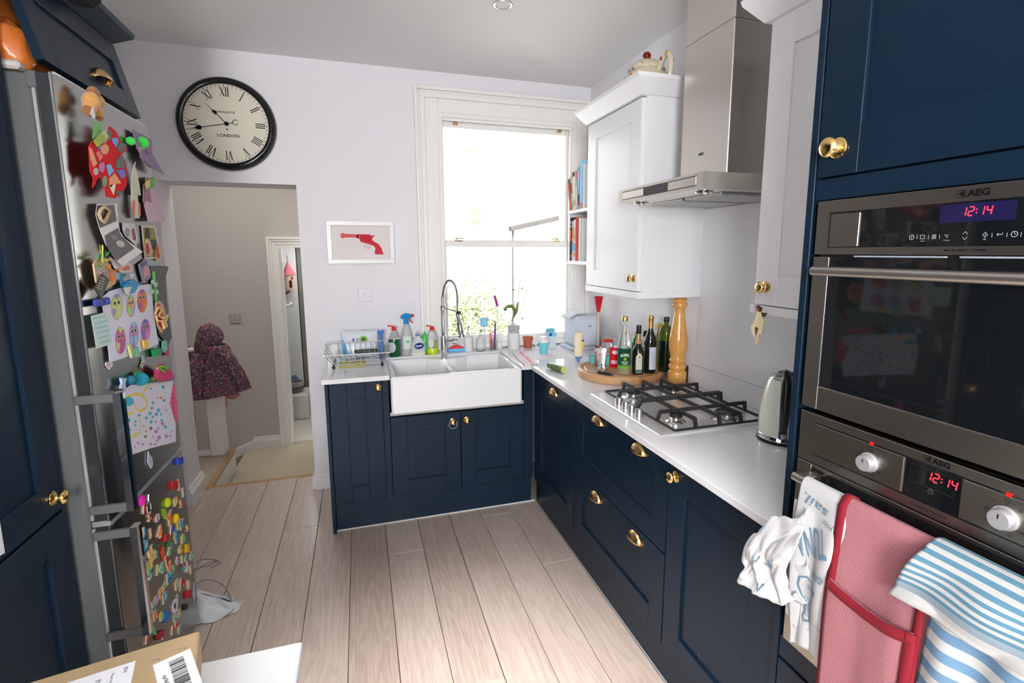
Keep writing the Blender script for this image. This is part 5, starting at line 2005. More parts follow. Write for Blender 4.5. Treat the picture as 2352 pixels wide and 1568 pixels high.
def bagf(u, v):
    a = 2*PI*u
    r = (.115*(1-v)**.8+.006)*(1+.28*NZ.noise(Vector((3*math.cos(a), 3*math.sin(a), v*2.5)))+.10*math.sin(9*a+4*v))
    return Vector((-2.385+r*math.cos(a)*1.15+.06*(1-v), -1.12+r*math.sin(a)*.7, .003+.115*v**1.2+.012*NZ.noise(Vector((a*2, v*6, 1)))*(1 if v > .05 else 0)))


m.grid(bagf, 44, 14)
t = m.build('plastic_bag', mat('milky_polythene', (.66, .68, .70), .3, bump=(40, .8)), sub=1)
tag(t, 'small crumpled white plastic bag on the floor beside the fridge', 'bag')
m = MB()
for pts in ([(-2.42, -1.10, .115), (-2.40, -1.04, .17), (-2.36, -.98, .17), (-2.32, -.92, .12), (-2.36, -.88, .08), (-2.40, -.95, .11), (-2.41, -1.03, .13)], [(-2.41, -1.10, .115), (-2.36, -1.06, .17), (-2.31, -1.01, .17), (-2.29, -.98, .14), (-2.33, -.98, .12)], [(-2.40, -1.12, .115), (-2.33, -1.07, .12), (-2.27, -1.05, .07), (-2.23, -1.09, .012), (-2.21, -1.15, .006), (-2.24, -1.19, .006)]):
    pts = [Vector(p) for p in pts]
    sm = []
    for i in range(len(pts)-1):
        for k in range(4):
            f = k/4
            p0, p1, p2, p3 = pts[max(0, i-1)], pts[i], pts[i+1], pts[min(len(pts)-1, i+2)]
            sm.append(.5*((2*p1)+(-p0+p2)*f+(2*p0-5*p1+4*p2-p3)*f*f+(-p0+3*p1-3*p2+p3)*f**3))
    m.tube(sm+[pts[-1]], .0022, 6)
tag(m.build('bag_cord', paint(120, 122, 112)), 'grey green drawstring cords curling out of the white plastic bag', 'cord')
# ------------------------------------------------------------------ things on the walls
t = thing('wall_clock', 'large round black rimmed wall clock with Roman numerals above the doorway', 'clock', (-2.296, -.03, 2.03))
CX, CZ, CR = -2.297, 2.288, .257
FK = F_BACK(-.035)
m = MB()
m.lathe([(.0, 0), (CR-.01, 0), (CR, .006), (CR+.001, .02), (CR-.004, .038), (CR-.014, .050), (CR-.026, .053), (CR-.036, .049), (CR-.040, .040), (CR-.041, .030)], (CX, -.001, CZ), 72, '-Y')
m.build('rim', mat('black_gloss', (.008, .008, .009), .12), t)
m = MB()
m.prism(disc_poly(CX, CZ, CR-.038, n=64), .004, F_BACK(-.031))
dial = m.build('dial', mat('cream_dial', (.74, .71, .57), .5), t)
m = MB()
for k in range(60):
    a = 2*PI*k/60
    r0, r1 = CR-.053, CR-.046
    w = .0028 if k % 5 == 0 else .0016
    c, s = math.sin(a), math.cos(a)
    flat(m, [(CX+r0*c-w*s/1, CZ+r0*s+w*c), (CX+r0*c+w*s, CZ+r0*s-w*c), (CX+r1*c+w*s, CZ+r1*s-w*c), (CX+r1*c-w*s, CZ+r1*s+w*c)], FK, .0006)
tag(m.build('minute_marks', INK, dial), None, None, None, 'stuff')
ROM = ['XII', 'I', 'II', 'III', 'IIII', 'V', 'VI', 'VII', 'VIII', 'IX', 'X', 'XI']
for k, R_ in enumerate(ROM):
    a = -2*PI*k/12
    m = MB()
    r0, r1 = CR-.107, CR-.058
    hgt = r1-r0
    wid = {'I': .0105, 'V': .026, 'X': .028}
    tot = sum(wid[c] for c in R_)
    x = -tot/2
    ca, sa = math.cos(a), math.sin(a)

    def rot_(p):
        return (CX+p[0]*ca-p[1]*sa, CZ+p[0]*sa+p[1]*ca)
    for c in R_:
        w = wid[c]
        if c == 'I':
            bars_ = [((x+w/2, r0), (x+w/2, r1), .0048)]
        elif c == 'V':
            bars_ = [((x+.004, r1), (x+w/2, r0), .0052), ((x+w-.004, r1), (x+w/2, r0), .0022)]
        else:
            bars_ = [((x+.004, r1), (x+w-.004, r0), .0052), ((x+w-.004, r1), (x+.004, r0), .0022)]
        for a_, b_, wd_ in bars_:
            stroke(m, [rot_(a_), rot_(b_)], wd_, FK, .0006)
            for e in (a_, b_):
                if not (c == 'V' and e == b_):
                    stroke(m, [rot_((e[0]-.005, e[1])), rot_((e[0]+.005, e[1]))], .0012, FK, .0006)
        x += w
    m.build('numeral', INK, dial)
m = MB()
text_on(m, 'NEWGATE', FK, CX-.012, CZ+.064, .0115, .118, bold=.01, lift=.0006)
m.build('dial_lettering', INK, dial)
m = MB()
text_on(m, 'LONDON', FK, CX+.004, CZ-.064, .0165, .112, bold=.015, lift=.0006)
m.build('dial_lettering', INK, dial)
m = MB()
flat(m, disc_poly(CX, CZ-.030, .0045, n=10), FK, .0006)
m.build('winding_hole', INK, dial)


def hand(m, ang, L, bulb, tail, w, lift):
    c, s = math.sin(ang), math.cos(ang)
    P = lambda u, v: (CX+u*c+v*s, CZ+u*s-v*c)
    bl_ = L*bulb
    rb = L*.058
    pts = [P(-.004, -w), P(bl_-rb, -w)] + [P(bl_-rb*math.cos(q), -rb*math.sin(q)) for q in (.5, 1.0, 1.5, 2.0)] + [P(bl_+rb*1.9, -w*.9), P(L, 0), P(bl_+rb*1.9, w*.9)] + [P(bl_-rb*math.cos(q), rb*math.sin(q)) for q in (2.0, 1.5, 1.0, .5)] + [P(bl_-rb, w), P(-.004, w)]
    m.prism(pts, .0012, FK @ Matrix.Translation((0, 0, lift)))


m = MB()
hand(m, math.radians(-43), .160, .49, 0, .0020, .004)
m.build('hour_hand', INK, t)
m = MB()
hand(m, math.radians(258), .215, .66, 0, .0016, .007)
a = math.radians(258+180)
stroke(m, [(CX, CZ), (CX+.034*math.sin(a), CZ+.034*math.cos(a))], .0032, FK, .0085)
q0 = (CX+.048*math.sin(a), CZ+.048*math.cos(a))
stroke(m, [(q0[0]+.014*math.cos(math.radians(d)), q0[1]+.014*math.sin(math.radians(d))) for d in range(40, 330, 20)], .0026, FK, .0085)
m.build('minute_hand', INK, t)
m = MB()
m.lathe([(.011, 0), (.011, .008), (.008, .011), (0, .012)], (CX, -.036, CZ), 16, '-Y')
m.build('centre_boss', INK, t)
m = MB()
m.prism(disc_poly(CX, CZ, CR-.040, n=64), .0015, F_BACK(-.0535)) if False else None

# framed picture of a toy-red revolver
t = thing('framed_print', 'white framed print of a red revolver on the wall by the window', 'picture', (-1.592, -.02, 1.485))
px0, px1, pz0, pz1 = -1.797, -1.388, 1.487, 1.754
m = MB()
fwid = .028
m.box((px0, -.028, pz0), (px1, -.002, pz0+fwid), .002)
m.box((px0, -.028, pz1-fwid), (px1, -.002, pz1), .002)
m.box((px0, -.028, pz0+fwid), (px0+fwid, -.002, pz1-fwid), .002)
m.box((px1-fwid, -.028, pz0+fwid), (px1, -.002, pz1-fwid), .002)
m.build('frame', mat('white_frame', (.85, .85, .85), .3), t)
m = MB()
m.box((px0+fwid, -.008, pz0+fwid), (px1-fwid, -.004, pz1-fwid))
pp = m.build('print_sheet', paint(232, 224, 222, 60), t)


def G3(x, y):   # crop of the photograph, 720..1100 x 480..880 at 3.92x
    q = at(720+x/3.921, 480+y/3.92, Y=-.009)
    return (q.x, q.z)


FP_ = F_BACK(-.0082)
GUN = paint(206, 62, 72, 60)
for nm, pts, mt in (('barrel', [(245, 222), (262, 214), (285, 222), (400, 228), (400, 256), (285, 256), (262, 264), (245, 254)], paint(216, 96, 92, 60)),
                    ('revolver_frame', [(395, 226), (505, 228), (528, 240), (550, 230), (545, 245), (530, 262), (532, 280), (560, 300), (590, 318), (612, 350), (632, 408), (556, 408), (552, 385), (558, 350), (540, 330), (515, 322), (455, 304), (425, 296), (412, 268), (385, 258)], GUN)):
    m = MB()
    flat(m, [G3(*q) for q in pts], FP_, 0)
    m.build(nm, mt, pp)
m = MB()
flat(m, [G3(*q) for q in [(428, 232), (505, 238), (515, 290), (470, 300), (430, 285)]], FP_, .0004)
m.build('cylinder', paint(186, 48, 60, 60), pp)
m = MB()
stroke(m, [G3(*q) for q in [(460, 318), (462, 338), (480, 352), (505, 352), (518, 330)]], .0022, FP_, 0)
stroke(m, [G3(*q) for q in [(486, 320), (490, 340), (500, 346)]], .0020, FP_, 0)
m.build('trigger_guard', paint(150, 70, 76, 60), pp)

# light switch under the picture
t = thing('light_switch', 'square white light switch below the framed print', 'switch', (-1.584, -.01, 1.24))
m = MB()
m.box((-1.627, -.010, 1.242), (-1.541, -.002, 1.330), .003)
m.build('switch_plate', mat('switch_plastic', (.74, .73, .78), .35), t)
m = MB()
m.box((-1.590, -.016, 1.274), (-1.578, -.009, 1.298), .002)
m.build('rocker', mat('switch_plastic', (.74, .73, .78), .35), t)
# ceiling downlight
t = thing('downlight', 'round recessed chrome downlight in the kitchen ceiling', 'ceiling light', (-.917, -.998, 2.69))
m = MB()
m.lathe([(.028, .02), (.031, .0), (.036, -.004), (.044, -.005), (.047, -.001), (.047, .001)], (-.917, -.998, 2.699), 32)
m.build('bezel', mat('pale_chrome', (.70, .69, .67), .3, .7), t)
m = MB()
m.lathe([(0, 0), (.029, 0), (.029, .006)], (-.917, -.998, 2.6945), 24)
m.build('lamp_face', paint(236, 236, 232, 30), t)
# hall socket and dark frame
t = thing('hall_switch', 'double white light switch on the grey hall wall', 'switch', (-2.742, 1.89, .9))
m = MB()
m.box((-2.792, 1.888, .900), (-2.695, 1.899, .990), .003)
m.build('switch_plate', paint(176, 166, 166, 40), t)
for x in (-2.768, -2.726):
    m = MB()
    m.box((x-.009, 1.883, .932), (x+.009, 1.889, .958), .002)
    m.build('rocker', paint(190, 180, 178, 40), t)
m = MB()
m.box((-3.75, 1.86, .79), (-3.170, 1.897, 1.80), .004)
t = m.build('hall_picture', mat('black_frame', (.010, .008, .008), .5))
tag(t, 'black framed panel on the hall wall, only its edge showing', 'picture')

# socket behind the bottles
t = thing('wall_socket', 'white double wall socket behind the plunger handle', 'socket', (-.005, -.45, 1.02))
a, b = at(1394, 724, X=-.008), at(1422, 760, X=-.008)
m = MB()
m.box((-.012, b.y, b.z-.02), (-.002, a.y, a.z), .003)
m.build('socket_plate', WHITEP, t)
for f in (.3, .7):
    yy = a.y+(b.y-a.y)*f
    m = MB()
    m.box((-.015, yy-.008, (a.z+b.z)/2-.014), (-.011, yy+.008, (a.z+b.z)/2+.010), .001)
    m.build('rocker', WHITEP, t)

# ------------------------------------------------------------------ hall things
t = thing('newel_post', 'white square newel post at the head of the stairs under the coat', 'post', (-2.72, .885, 0))
m = MB()
m.box((-2.772, .835, .001), (-2.668, .935, .86), .004)
m.box((-2.785, .822, .86), (-2.655, .948, .885), .006)
m.ball((-2.72, .885, .93), (.05, .05, .055), 16, 10)
m.build('post', TRIM, t)
m = MB()
m.box((-3.6, .855, .001), (-2.773, .915, .035), .004)
m.build('base_rail', TRIM, t)
m = MB()
m.box((-3.6, .855, .80), (-2.773, .915, .85), .01)
m.build('handrail', TRIM, t)
BAL = mat('black_baluster', (.012, .013, .015), .35)
for k in range(4):
    x = -2.885-.14*k
    m = MB()
    m.lathe([(.020, .036), (.020, .17), (.022, .18), (.014, .20), (.020, .23), (.023, .30), (.018, .45), (.013, .56), (.018, .60), (.014, .63), (.020, .66), (.020, .80)], (x, .885, 0), 10)
    m.build('baluster', BAL, t)
# pink scarf over the handrail
m = MB()


def scarf(u, v):
    x = -2.86-.12*u+.006*math.sin(9*v)
    s = (v-.5)*2
    if abs(s) < .12:
        ang = s/.12*PI/2
        return Vector((x, .885+.045*math.sin(ang), .852+.012*math.cos(ang)))
    yy = .885+(.045+.01*math.sin(u*12)+.006)*(1 if s > 0 else -1)
    return Vector((x, yy, .852-(abs(s)-.12)*(.34 if s < 0 else .28)))


m.grid(scarf, 12, 24)
t = m.build('scarf', mat('dusty_pink', (.50, .34, .33), .9), solid=.004)
tag(t, 'dusty pink scarf hanging over the handrail behind the coat', 'scarf')

# child's quilted coat
cm, nt, b = node_mat('flecked_quilt')
tc = N(nt, 'ShaderNodeTexCoord')
vo = N(nt, 'ShaderNodeTexVoronoi')
vo.inputs['Scale'].default_value = 130
nt.links.new(tc.outputs['Object'], vo.inputs['Vector'])
rp = N(nt, 'ShaderNodeValToRGB')
rp.color_ramp.interpolation = 'CONSTANT'
els = [(0, (.095, .052, .066)), (.30, (.060, .038, .062)), (.42, (.42, .10, .12)), (.52, (.12, .06, .08)), (.62, (.13, .24, .30)), (.70, (.10, .055, .075)), (.80, (.50, .34, .28)), (.86, (.20, .05, .11)), (.93, (.07, .05, .12))]
for i, (p_, c_) in enumerate(els):
    e = rp.color_ramp.elements[i] if i < 2 else rp.color_ramp.elements.new(p_)
    e.position = p_
    e.color = (*c_, 1)
sx = N(nt, 'ShaderNodeSeparateColor')
nt.links.new(vo.outputs['Color'], sx.inputs[0])
nt.links.new(sx.outputs[0], rp.inputs[0])
nt.links.new(rp.outputs[0], b.inputs['Base Color'])
b.inputs['Roughness'].default_value = .85
COAT = cm
t = thing('child_coat', 'child\'s hooded quilted coat with multicoloured flecks hung on the newel post', 'coat', (-2.69, .80, .48))


def quilt(p, seed):
    p = Vector(p)
    n = NZ.noise(p*9+Vector((seed, 0, 0)))*.012+NZ.noise(p*24+Vector((0, seed, 0)))*.005
    return n


m = MB()


def coat_body(u, v):
    a = 2*PI*u
    z = .49+.385*v
    cx = -2.685+.015*v
    rx = .150-.075*v**2.2+.012*math.sin(9*v*PI)*.4
    ry = .098-.03*v
    d = Vector((math.cos(a), math.sin(a), 0))
    q = 1+.10*math.sin(3*a+2)*.6*(1-v)
    p = Vector((cx+rx*d.x*q, .82+ry*d.y*q, z+.018*math.cos(a)*(1-v)))
    return p+d*quilt(p, 3)


m.grid(coat_body, 40, 22)
m.build('body', COAT, t, solid=.008)
m = MB()


def coat_hood(u, v):
    a, b_ = 2*PI*u, -PI/2+PI*v
    d = Vector((math.cos(b_)*math.cos(a), math.cos(b_)*math.sin(a), math.sin(b_)))
    rz = .118 if d.z > 0 else .125
    p = Vector((-2.705+.092*d.x-.01*(d.z < 0), .83+.085*d.y, .915+rz*d.z))
    if d.x < -.2 and d.z < -.2:
        p.x -= .05*max(0, -d.z-.2)
    return p+d*quilt(p, 8)


m.grid(coat_hood, 34, 20)
m.build('hood', COAT, t)
for pts, rs, sd in (([(-2.635, .785, .845), (-2.575, .765, .76), (-2.525, .755, .66), (-2.490, .755, .58), (-2.478, .755, .53)], [.050, .052, .047, .044, .042], 1), ([(-2.765, .775, .82), (-2.79, .745, .72), (-2.798, .735, .62), (-2.805, .735, .53), (-2.805, .735, .485)], [.050, .056, .052, .048, .042], 6)):
    m = MB()
    L = []
    R_ = []
    for i in range(len(pts)-1):
        for k in range(5):
            f = k/5
            L.append(Vector(pts[i])*(1-f)+Vector(pts[i+1])*f)
            R_.append((rs[i]*(1-f)+rs[i+1]*f)*(1+.05*math.sin(2.4*(i*5+k))))
    m.tube(L+[Vector(pts[-1])], R_+[rs[-1]], 16)
    m.v = [tuple(Vector(p)+Vector((quilt(p, sd), 0, quilt(p, sd+2)))*.7) for p in m.v]
    m.build('sleeve', COAT, t)
m = MB()
m.prism([(-2.85, .835), (-2.80, .80), (-2.775, .79), (-2.78, .845)], .02, F_BACK(.77))
m.build('collar_flap', COAT, t)
m = MB()
crumple(m, (-2.585, .83, .478), (.048, .04, .030), 5, .2)
m.tube([(-2.62, .80, .475), (-2.625, .795, .43), (-2.62, .795, .40)], .006, 6)
m.build('lining', mat('pink_lining', (.52, .20, .20), .9), t)

# castle toy in the far room
t = thing('castle_toy', 'pink and cream fabric toy castle hanging in the far room', 'toy', (-2.62, 3.2, 1.35))
cc = at(663, 640, Y=3.2)
k_ = 1/at(664, 640, Y=3.2).x*0+ (at(673, 640, Y=3.2).x-cc.x)/10
m = MB()
m.lathe([(.0, 0), (14.5*k_, 0), (15.5*k_, 8*k_), (14.5*k_, 28*k_), (15.0*k_, 36*k_), (0, 36*k_)], (cc.x, 3.2, cc.z-26*k_), 24)
m.build('tower', paint(222, 196, 176, 80), t)
m = MB()
m.lathe([(17*k_, 0), (15.5*k_, 2*k_), (9*k_, 14*k_), (3*k_, 27*k_), (1*k_, 34*k_), (0, 35*k_)], (cc.x, 3.2, cc.z+10*k_), 24)
m.build('roof', paint(206, 116, 128, 80), t)
m = MB()
m.bar((cc.x, 3.2, cc.z+43*k_), (cc.x, 3.2, cc.z+58*k_), .8*k_, 6)
m.build('hanging_loop', paint(150, 90, 80, 80), t)
m = MB()
m.box((cc.x+1*k_, 3.2-15.4*k_, cc.z-22*k_), (cc.x+9*k_, 3.2-12*k_, cc.z-3*k_), 2*k_)
m.build('doorway', paint(80, 30, 46, 80), t)
for dx in (-9, 9):
    m = MB()
    m.box((cc.x+dx*k_-2.2*k_, 3.2-13.6*k_, cc.z-2*k_), (cc.x+dx*k_+2.2*k_, 3.2-10*k_, cc.z+6*k_), k_)
    m.build('window', paint(190, 60, 66, 80), t)
m = MB()
m.prism(poly2 := [(cc.x-13*k_, cc.z-36*k_), (cc.x-2*k_, cc.z-30*k_), (cc.x+3*k_, cc.z-32*k_), (cc.x-8*k_, cc.z-39*k_)], .01, F_BACK(3.2))
m.build('streamer', paint(190, 40, 90, 80), t)
# toy boat basket
bx = at(676, 880, Y=2.9)
t = thing('toy_basket', 'grey and white striped boat shaped toy basket on the far room floor', 'basket', (bx.x, 2.9, -.35))
m = MB()
bz = at(676, 897, Y=2.9).z
m.lathe([(.05, 0), (.095, .03), (.112, .09), (.108, .12), (.100, .125), (.09, .12), (.085, .05), (0, .04)], (bx.x, 2.9, bz-.01), 20)
m.build('hull', paint(172, 164, 160, 80), t)
m = MB()
m.lathe([(.101, .035), (.1135, .06), (.115, .075), (.109, .075), (.1, .05)], (bx.x, 2.9, bz-.01), 20)
m.build('stripe', paint(110, 98, 96, 80), t)
m = MB()
m.prism([(bx.x-.06, bz+.11), (bx.x+.07, bz+.12), (bx.x+.02, bz+.19), (bx.x-.05, bz+.17)], .03, F_BACK(2.92))
m.build('sail', paint(126, 146, 166, 80), t)
m = MB()
m.box((bx.x-.16, 2.72, -.349), (bx.x+.16, 3.08, bz-.012), .01)
tag(m.build('toy_box', paint(214, 212, 210, 60)), 'plain white low box under the toy basket in the far room', 'box')
# ------------------------------------------------------------------ things on the worktop
def lathe_obj(name, prof, x, y, z0, mt, parent=None, n=24, solid=None):
    m = MB()
    m.lathe(prof, (x, y, z0), n)
    return m.build(name, mt, parent)


GREENL = mat('green_detergent', (.004, .085, .028), .08, spec=.6)
CLEARP = mat('clear_plastic', (.93, .95, .95), .12, trans=.85, ior=1.25)
LIME = mat('lime_detergent', (.52, .66, .02), .12, spec=.6)


def label_arc(mb, x, y, z0, r, h, a0, a1, shape='rect', n=10):
    """curved label on a bottle of radius r, angles measured from -Y towards +X"""
    def f(u, v):
        a = math.radians(a0+(a1-a0)*u)
        vv = v
        if shape == 'oval':
            k = math.sqrt(max(0, 1-(2*u-1)**2))
            vv = .5+(v-.5)*k
        return Vector((x+r*math.sin(a), y-r*math.cos(a), z0+h*vv))
    mb.grid(f, n, 6)


# dish rack ---------------------------------------------------------------
t = thing('dish_rack', 'chrome wire dish rack with black ball feet left of the sink', 'dish rack', (-1.65, -.30, WT))
bars_ = []
RX0, RX1 = -1.775, -1.515     # base
RYF, RYB = -.385, -.195
TZ, BZ = WT+.118, WT+.022
w = .0022
m = MB()
for (x, s) in ((RX0, -1), (RX1, 1)):
    # end frames: open V leaning outwards
    xo = x+s*.055
    m.bar((xo, RYF-.02, TZ-.035), (xo, RYB+.02, TZ), .0030, 6)
    for k in range(5):
        y = RYF+(RYB-RYF)*k/4
        m.bar((x, y, BZ), (xo, y-.0+(.0), TZ-.035+.035*k/4), w, 6)
m.build('end_frame', CHROME, t)
m = MB()
m.bar((RX0-.055, RYF-.02, TZ-.035), (RX1+.055, RYF-.02, TZ-.035), .0034, 8)
m.build('front_rail', CHROME, t)
m = MB()
m.bar((RX0-.055, RYB+.02, TZ), (RX1+.055, RYB+.02, TZ), .0034, 8)
m.build('back_rail', CHROME, t)
for y in (RYF, RYB, (RYF+RYB)/2):
    m = MB()
    m.bar((RX0, y, BZ), (RX1, y, BZ), .0030, 6)
    m.build('base_rail', CHROME, t)
for k in range(8):
    x = RX0+.018+(RX1-RX0-.036)*k/7
    m = MB()
    m.tube([(x, RYF-.02, TZ-.035), (x, RYF, BZ+.004), (x, RYB, BZ+.004), (x, RYB+.02, TZ)], w, 6)
    m.build('wire', CHROME, t)
for k in range(7):
    x = RX0+.03+(RX1-RX0-.06)*k/6
    m = MB()
    m.tube([(x, (RYF+RYB)/2, BZ), (x, (RYF+RYB)/2+.005, BZ+.075)], w, 6)
    m.build('plate_prong', CHROME, t)
for x in (RX0-.006, RX1+.006):
    for y in (RYF, RYB):
        m = MB()
        m.ball((x, y, WT+.0095), .0095, 12, 8)
        m.bar((x, y, WT+.01), (x, y, BZ+.005), .004, 8)
        m.build('foot', mat('black_ball', (.012, .012, .012), .25), t)
m = MB()
m.box((RX0+.02, RYF+.02, WT+.001), (RX1-.085, RYB-.01, WT+.007), .003)
tag(m.build('drip_cloth', mat('yellow_cloth', (.62, .56, .16), .8, bump=(120, .5))), 'yellow dish cloth lying under the chrome rack', 'cloth')
m = MB()
m.box((-1.665, -.262, WT+.062), (-1.528, -.235, WT+.082), .004)
tag(m.build('knife_handle', BLACK), 'black handled utensil lying across the dish rack prongs', 'utensil')
t = thing('wipes_packet', 'pale blue and white packet of wipes leaning behind the dish rack', 'packet', (-1.63, -.1, WT))
m = MB()


def pkf(u, v):
    a = 2*PI*u
    r = (abs(math.cos(a))**.5*math.copysign(1, math.cos(a)), abs(math.sin(a))**.8*math.copysign(1, math.sin(a)))
    k = math.sin(PI*min(max(v, .0), 1))**.35
    return Vector((-1.632+.112*r[0], -.105+.045*(v-.2)+.028*r[1]*k, WT+.002+.172*v+.006*math.sin(a*2)))


m.grid(pkf, 28, 12)
m.build('pack', mat('pack_film', (.74, .80, .86), .25), t)
FW2 = frame((-1.632, -.137, WT), (1, 0, 0), Vector((0, .25, 1)).normalized(), Vector((0, -1, .25)).normalized())
for nm, pts, colr in (('blue_wave', [(-.105, .03), (-.06, .028), (-.075, .06), (-.095, .12), (-.107, .13)], (96, 176, 226)), ('blue_wave', [(-.06, .03), (.10, .03), (.10, .06), (.02, .045)], (150, 206, 236)), ('green_badge', disc_poly(.025, .125, .027, .022), (150, 200, 96)), ('badge_stripes', disc_poly(.025, .125, .014, .014), (70, 140, 110)), ('brand_block', [(-.045, .11), (-.03, .11), (-.03, .135), (-.045, .135)], (120, 130, 180)), ('brand_block', [(-.02, .10), (-.005, .10), (-.005, .135), (-.02, .135)], (170, 180, 205))):
    m = MB()
    m.prism(pts, .004, FW2)
    m.build(nm, paint(*colr, 40), t)
t = thing('bottle_brush', 'blue plastic hourglass shaped brush standing behind the rack', 'brush', (-1.535, -.12, WT))
lathe_obj('handle', [(.0, 0), (.018, 0), (.014, .05), (.008, .10), (.012, .145), (.020, .17), (.021, .178), (0, .178)], -1.500, -.125, WT, mat('blue_plastic', (.07, .20, .62), .3), t)

# cleaning bottles ----------------------------------------------------------


def flip_cap(t, x, y, z, s=1.):
    m = MB()
    m.lathe([(.014*s, 0), (.015*s, .006*s), (.013*s, .018*s), (.010*s, .026*s), (0, .027*s)], (x, y, z), 16)
    m.box((x-.034*s, y-.007*s, z+.026*s), (x-.006*s, y+.007*s, z+.032*s), .002*s)
    m.ball((x-.032*s, y, z+.031*s), (.007*s, .007*s, .005*s), 10, 6)
    m.build('flip_cap', paint(222, 44, 48, 30), t)


X, Y = -1.418, -.105
t = thing('washing_up_liquid', 'bottle of dark green washing up liquid with open red cap', 'bottle', (X, Y, WT))
lathe_obj('bottle', [(0, 0), (.034, 0), (.037, .006), (.036, .05), (.037, .10), (.034, .115), (.0, .115)], X, Y, WT, GREENL, t)
lathe_obj('shoulder', [(.0335, .1152), (.030, .126), (.020, .150), (.012, .163), (.012, .172), (0, .172)], X, Y, WT, CLEARP, t)
flip_cap(t, X, Y, WT+.17)
m = MB()
label_arc(m, X, Y, WT+.03, .0378, .068, -75, 10, 'oval', 16)
m.build('label', paint(206, 216, 220, 30), t, fixn=False)
X, Y = -1.335, -.06
t = thing('spray_bottle', 'clear spray cleaner bottle with blue trigger head', 'bottle', (X, Y, WT))
lathe_obj('bottle', [(0, 0), (.036, 0), (.038, .006), (.037, .06), (.036, .12), (.030, .16), (.017, .195), (.013, .205), (0, .205)], X, Y, WT, mat('cloudy_clear', (.82, .86, .85), .15, trans=.5, ior=1.2), t)
m = MB()
m.lathe([(.015, 0), (.0165, .004), (.0155, .030), (.013, .038), (0, .038)], (X, Y, WT+.203), 16)
m.prism([(-.030, .034), (.034, .040), (.036, .060), (.0, .070), (-.022, .062), (-.036, .045)], .026, frame((X, Y+.013, WT+.203), (1, 0, 0), (0, 0, 1), (0, -1, 0)))
sp = m.build('trigger_head', paint(30, 140, 200, 30), t)
m = MB()
m.prism([(.034, .044), (.050, .046), (.050, .062), (.036, .062)], .016, frame((X, Y+.008, WT+.203), (1, 0, 0), (0, 0, 1), (0, -1, 0)))
m.prism([(.014, .040), (.022, .040), (.034, .020), (.046, .006), (.040, .004), (.026, .016)], .010, frame((X, Y+.005, WT+.203), (1, 0, 0), (0, 0, 1), (0, -1, 0)))
m.build('trigger', paint(214, 50, 60, 30), sp)
m = MB()
label_arc(m, X, Y, WT+.04, .0385, .085, -40, 50)
m.build('label', paint(222, 232, 226, 40), t, fixn=False)
m = MB()
label_arc(m, X, Y, WT+.082, .0392, .014, -8, 20)
m.build('green_print', paint(90, 190, 110, 40), t, fixn=False)
X, Y = -1.268, -.118
t = thing('hand_soap', 'pale flask of cream liquid soap with a blue oval badge', 'bottle', (X, Y, WT))
m = MB()
m.lathe([(0, 0), (.043, 0), (.047, .008), (.047, .05), (.042, .085), (.028, .11), (.014, .122), (.013, .132), (0, .132)], (0, 0, 0), 28)
m.v = [(X+x, Y+y*.62, WT+z) for x, y, z in m.v]
m.build('flask', mat('milky_soap', (.78, .86, .86), .15, trans=.25), t)
m = MB()
m.lathe([(0, 0), (.044, 0), (.047, .006), (.0475, .022), (0, .022)], (0, 0, 0), 28)
m.v = [(X+x*1.01, Y+y*.635, WT+z-.0005) for x, y, z in m.v]
m.build('soap_level', paint(226, 224, 206, 30), t)
lathe_obj('pump_collar', [(.012, 0), (.012, .012), (.004, .014), (.004, .03), (0, .03)], X-.004, Y, WT+.131, CLEARP, t)
m = MB()
m.box((X-.012, Y-.010, WT+.128), (X+.010, Y+.010, WT+.138), .003)
m.build('blue_band', paint(70, 120, 196, 30), t)
FS = frame((X+.004, Y-.0305, WT+.066), (1, 0, 0), (0, .12, 1), (0, -1, .12))
m = MB()
flat(m, disc_poly(0, 0, .031, .021, 22, .1), FS, .0008)
bd = m.build('badge_rim', paint(150, 46, 66, 40), t)
m = MB()
flat(m, disc_poly(0, 0, .029, .019, 22, .1), FS, .0012)
m.build('badge', paint(34, 46, 120, 40), t)
m = MB()
text_on(m, 'Carex', FS, -.001, .001, .013, .042, rot=.1, bold=.03, lift=.0017, shear=.15)
m.build('badge_lettering', paint(240, 242, 248, 40), t)
X, Y = -1.222, -.062
t = thing('green_bottle', 'translucent bright green bottle standing behind the soap flask', 'bottle', (X, Y, WT))
lathe_obj('bottle', [(0, 0), (.026, 0), (.028, .01), (.027, .07), (.025, .10), (.016, .12), (.012, .13), (.0, .148)], X+.004, Y, WT, mat('green_gel', (.10, .72, .16), .15, trans=.3), t)
X, Y = -1.172, -.10
t = thing('washing_up_liquid', 'half empty lime green washing up liquid bottle with open red cap', 'bottle', (X, Y, WT))
lathe_obj('bottle', [(.0355, .042), (.034, .06), (.034, .115), (.028, .135), (.016, .155), (.012, .162), (0, .162)], X, Y, WT, CLEARP, t)
lathe_obj('liquid', [(0, 0), (.036, 0), (.040, .008), (.038, .025), (.0355, .041), (0, .041)], X, Y, WT, LIME, t)
m = MB()
m.lathe([(0, 0), (.014, 0), (.013, .05), (0, .056)], (X+.020, Y-.004, WT+.042), 14)
m.build('liquid_side', LIME, t)
flip_cap(t, X, Y, WT+.158)
m = MB()
label_arc(m, X, Y, WT+.045, .0362, .06, -55, 10, 'oval')
m.build('label', paint(214, 222, 206, 40), t, fixn=False)

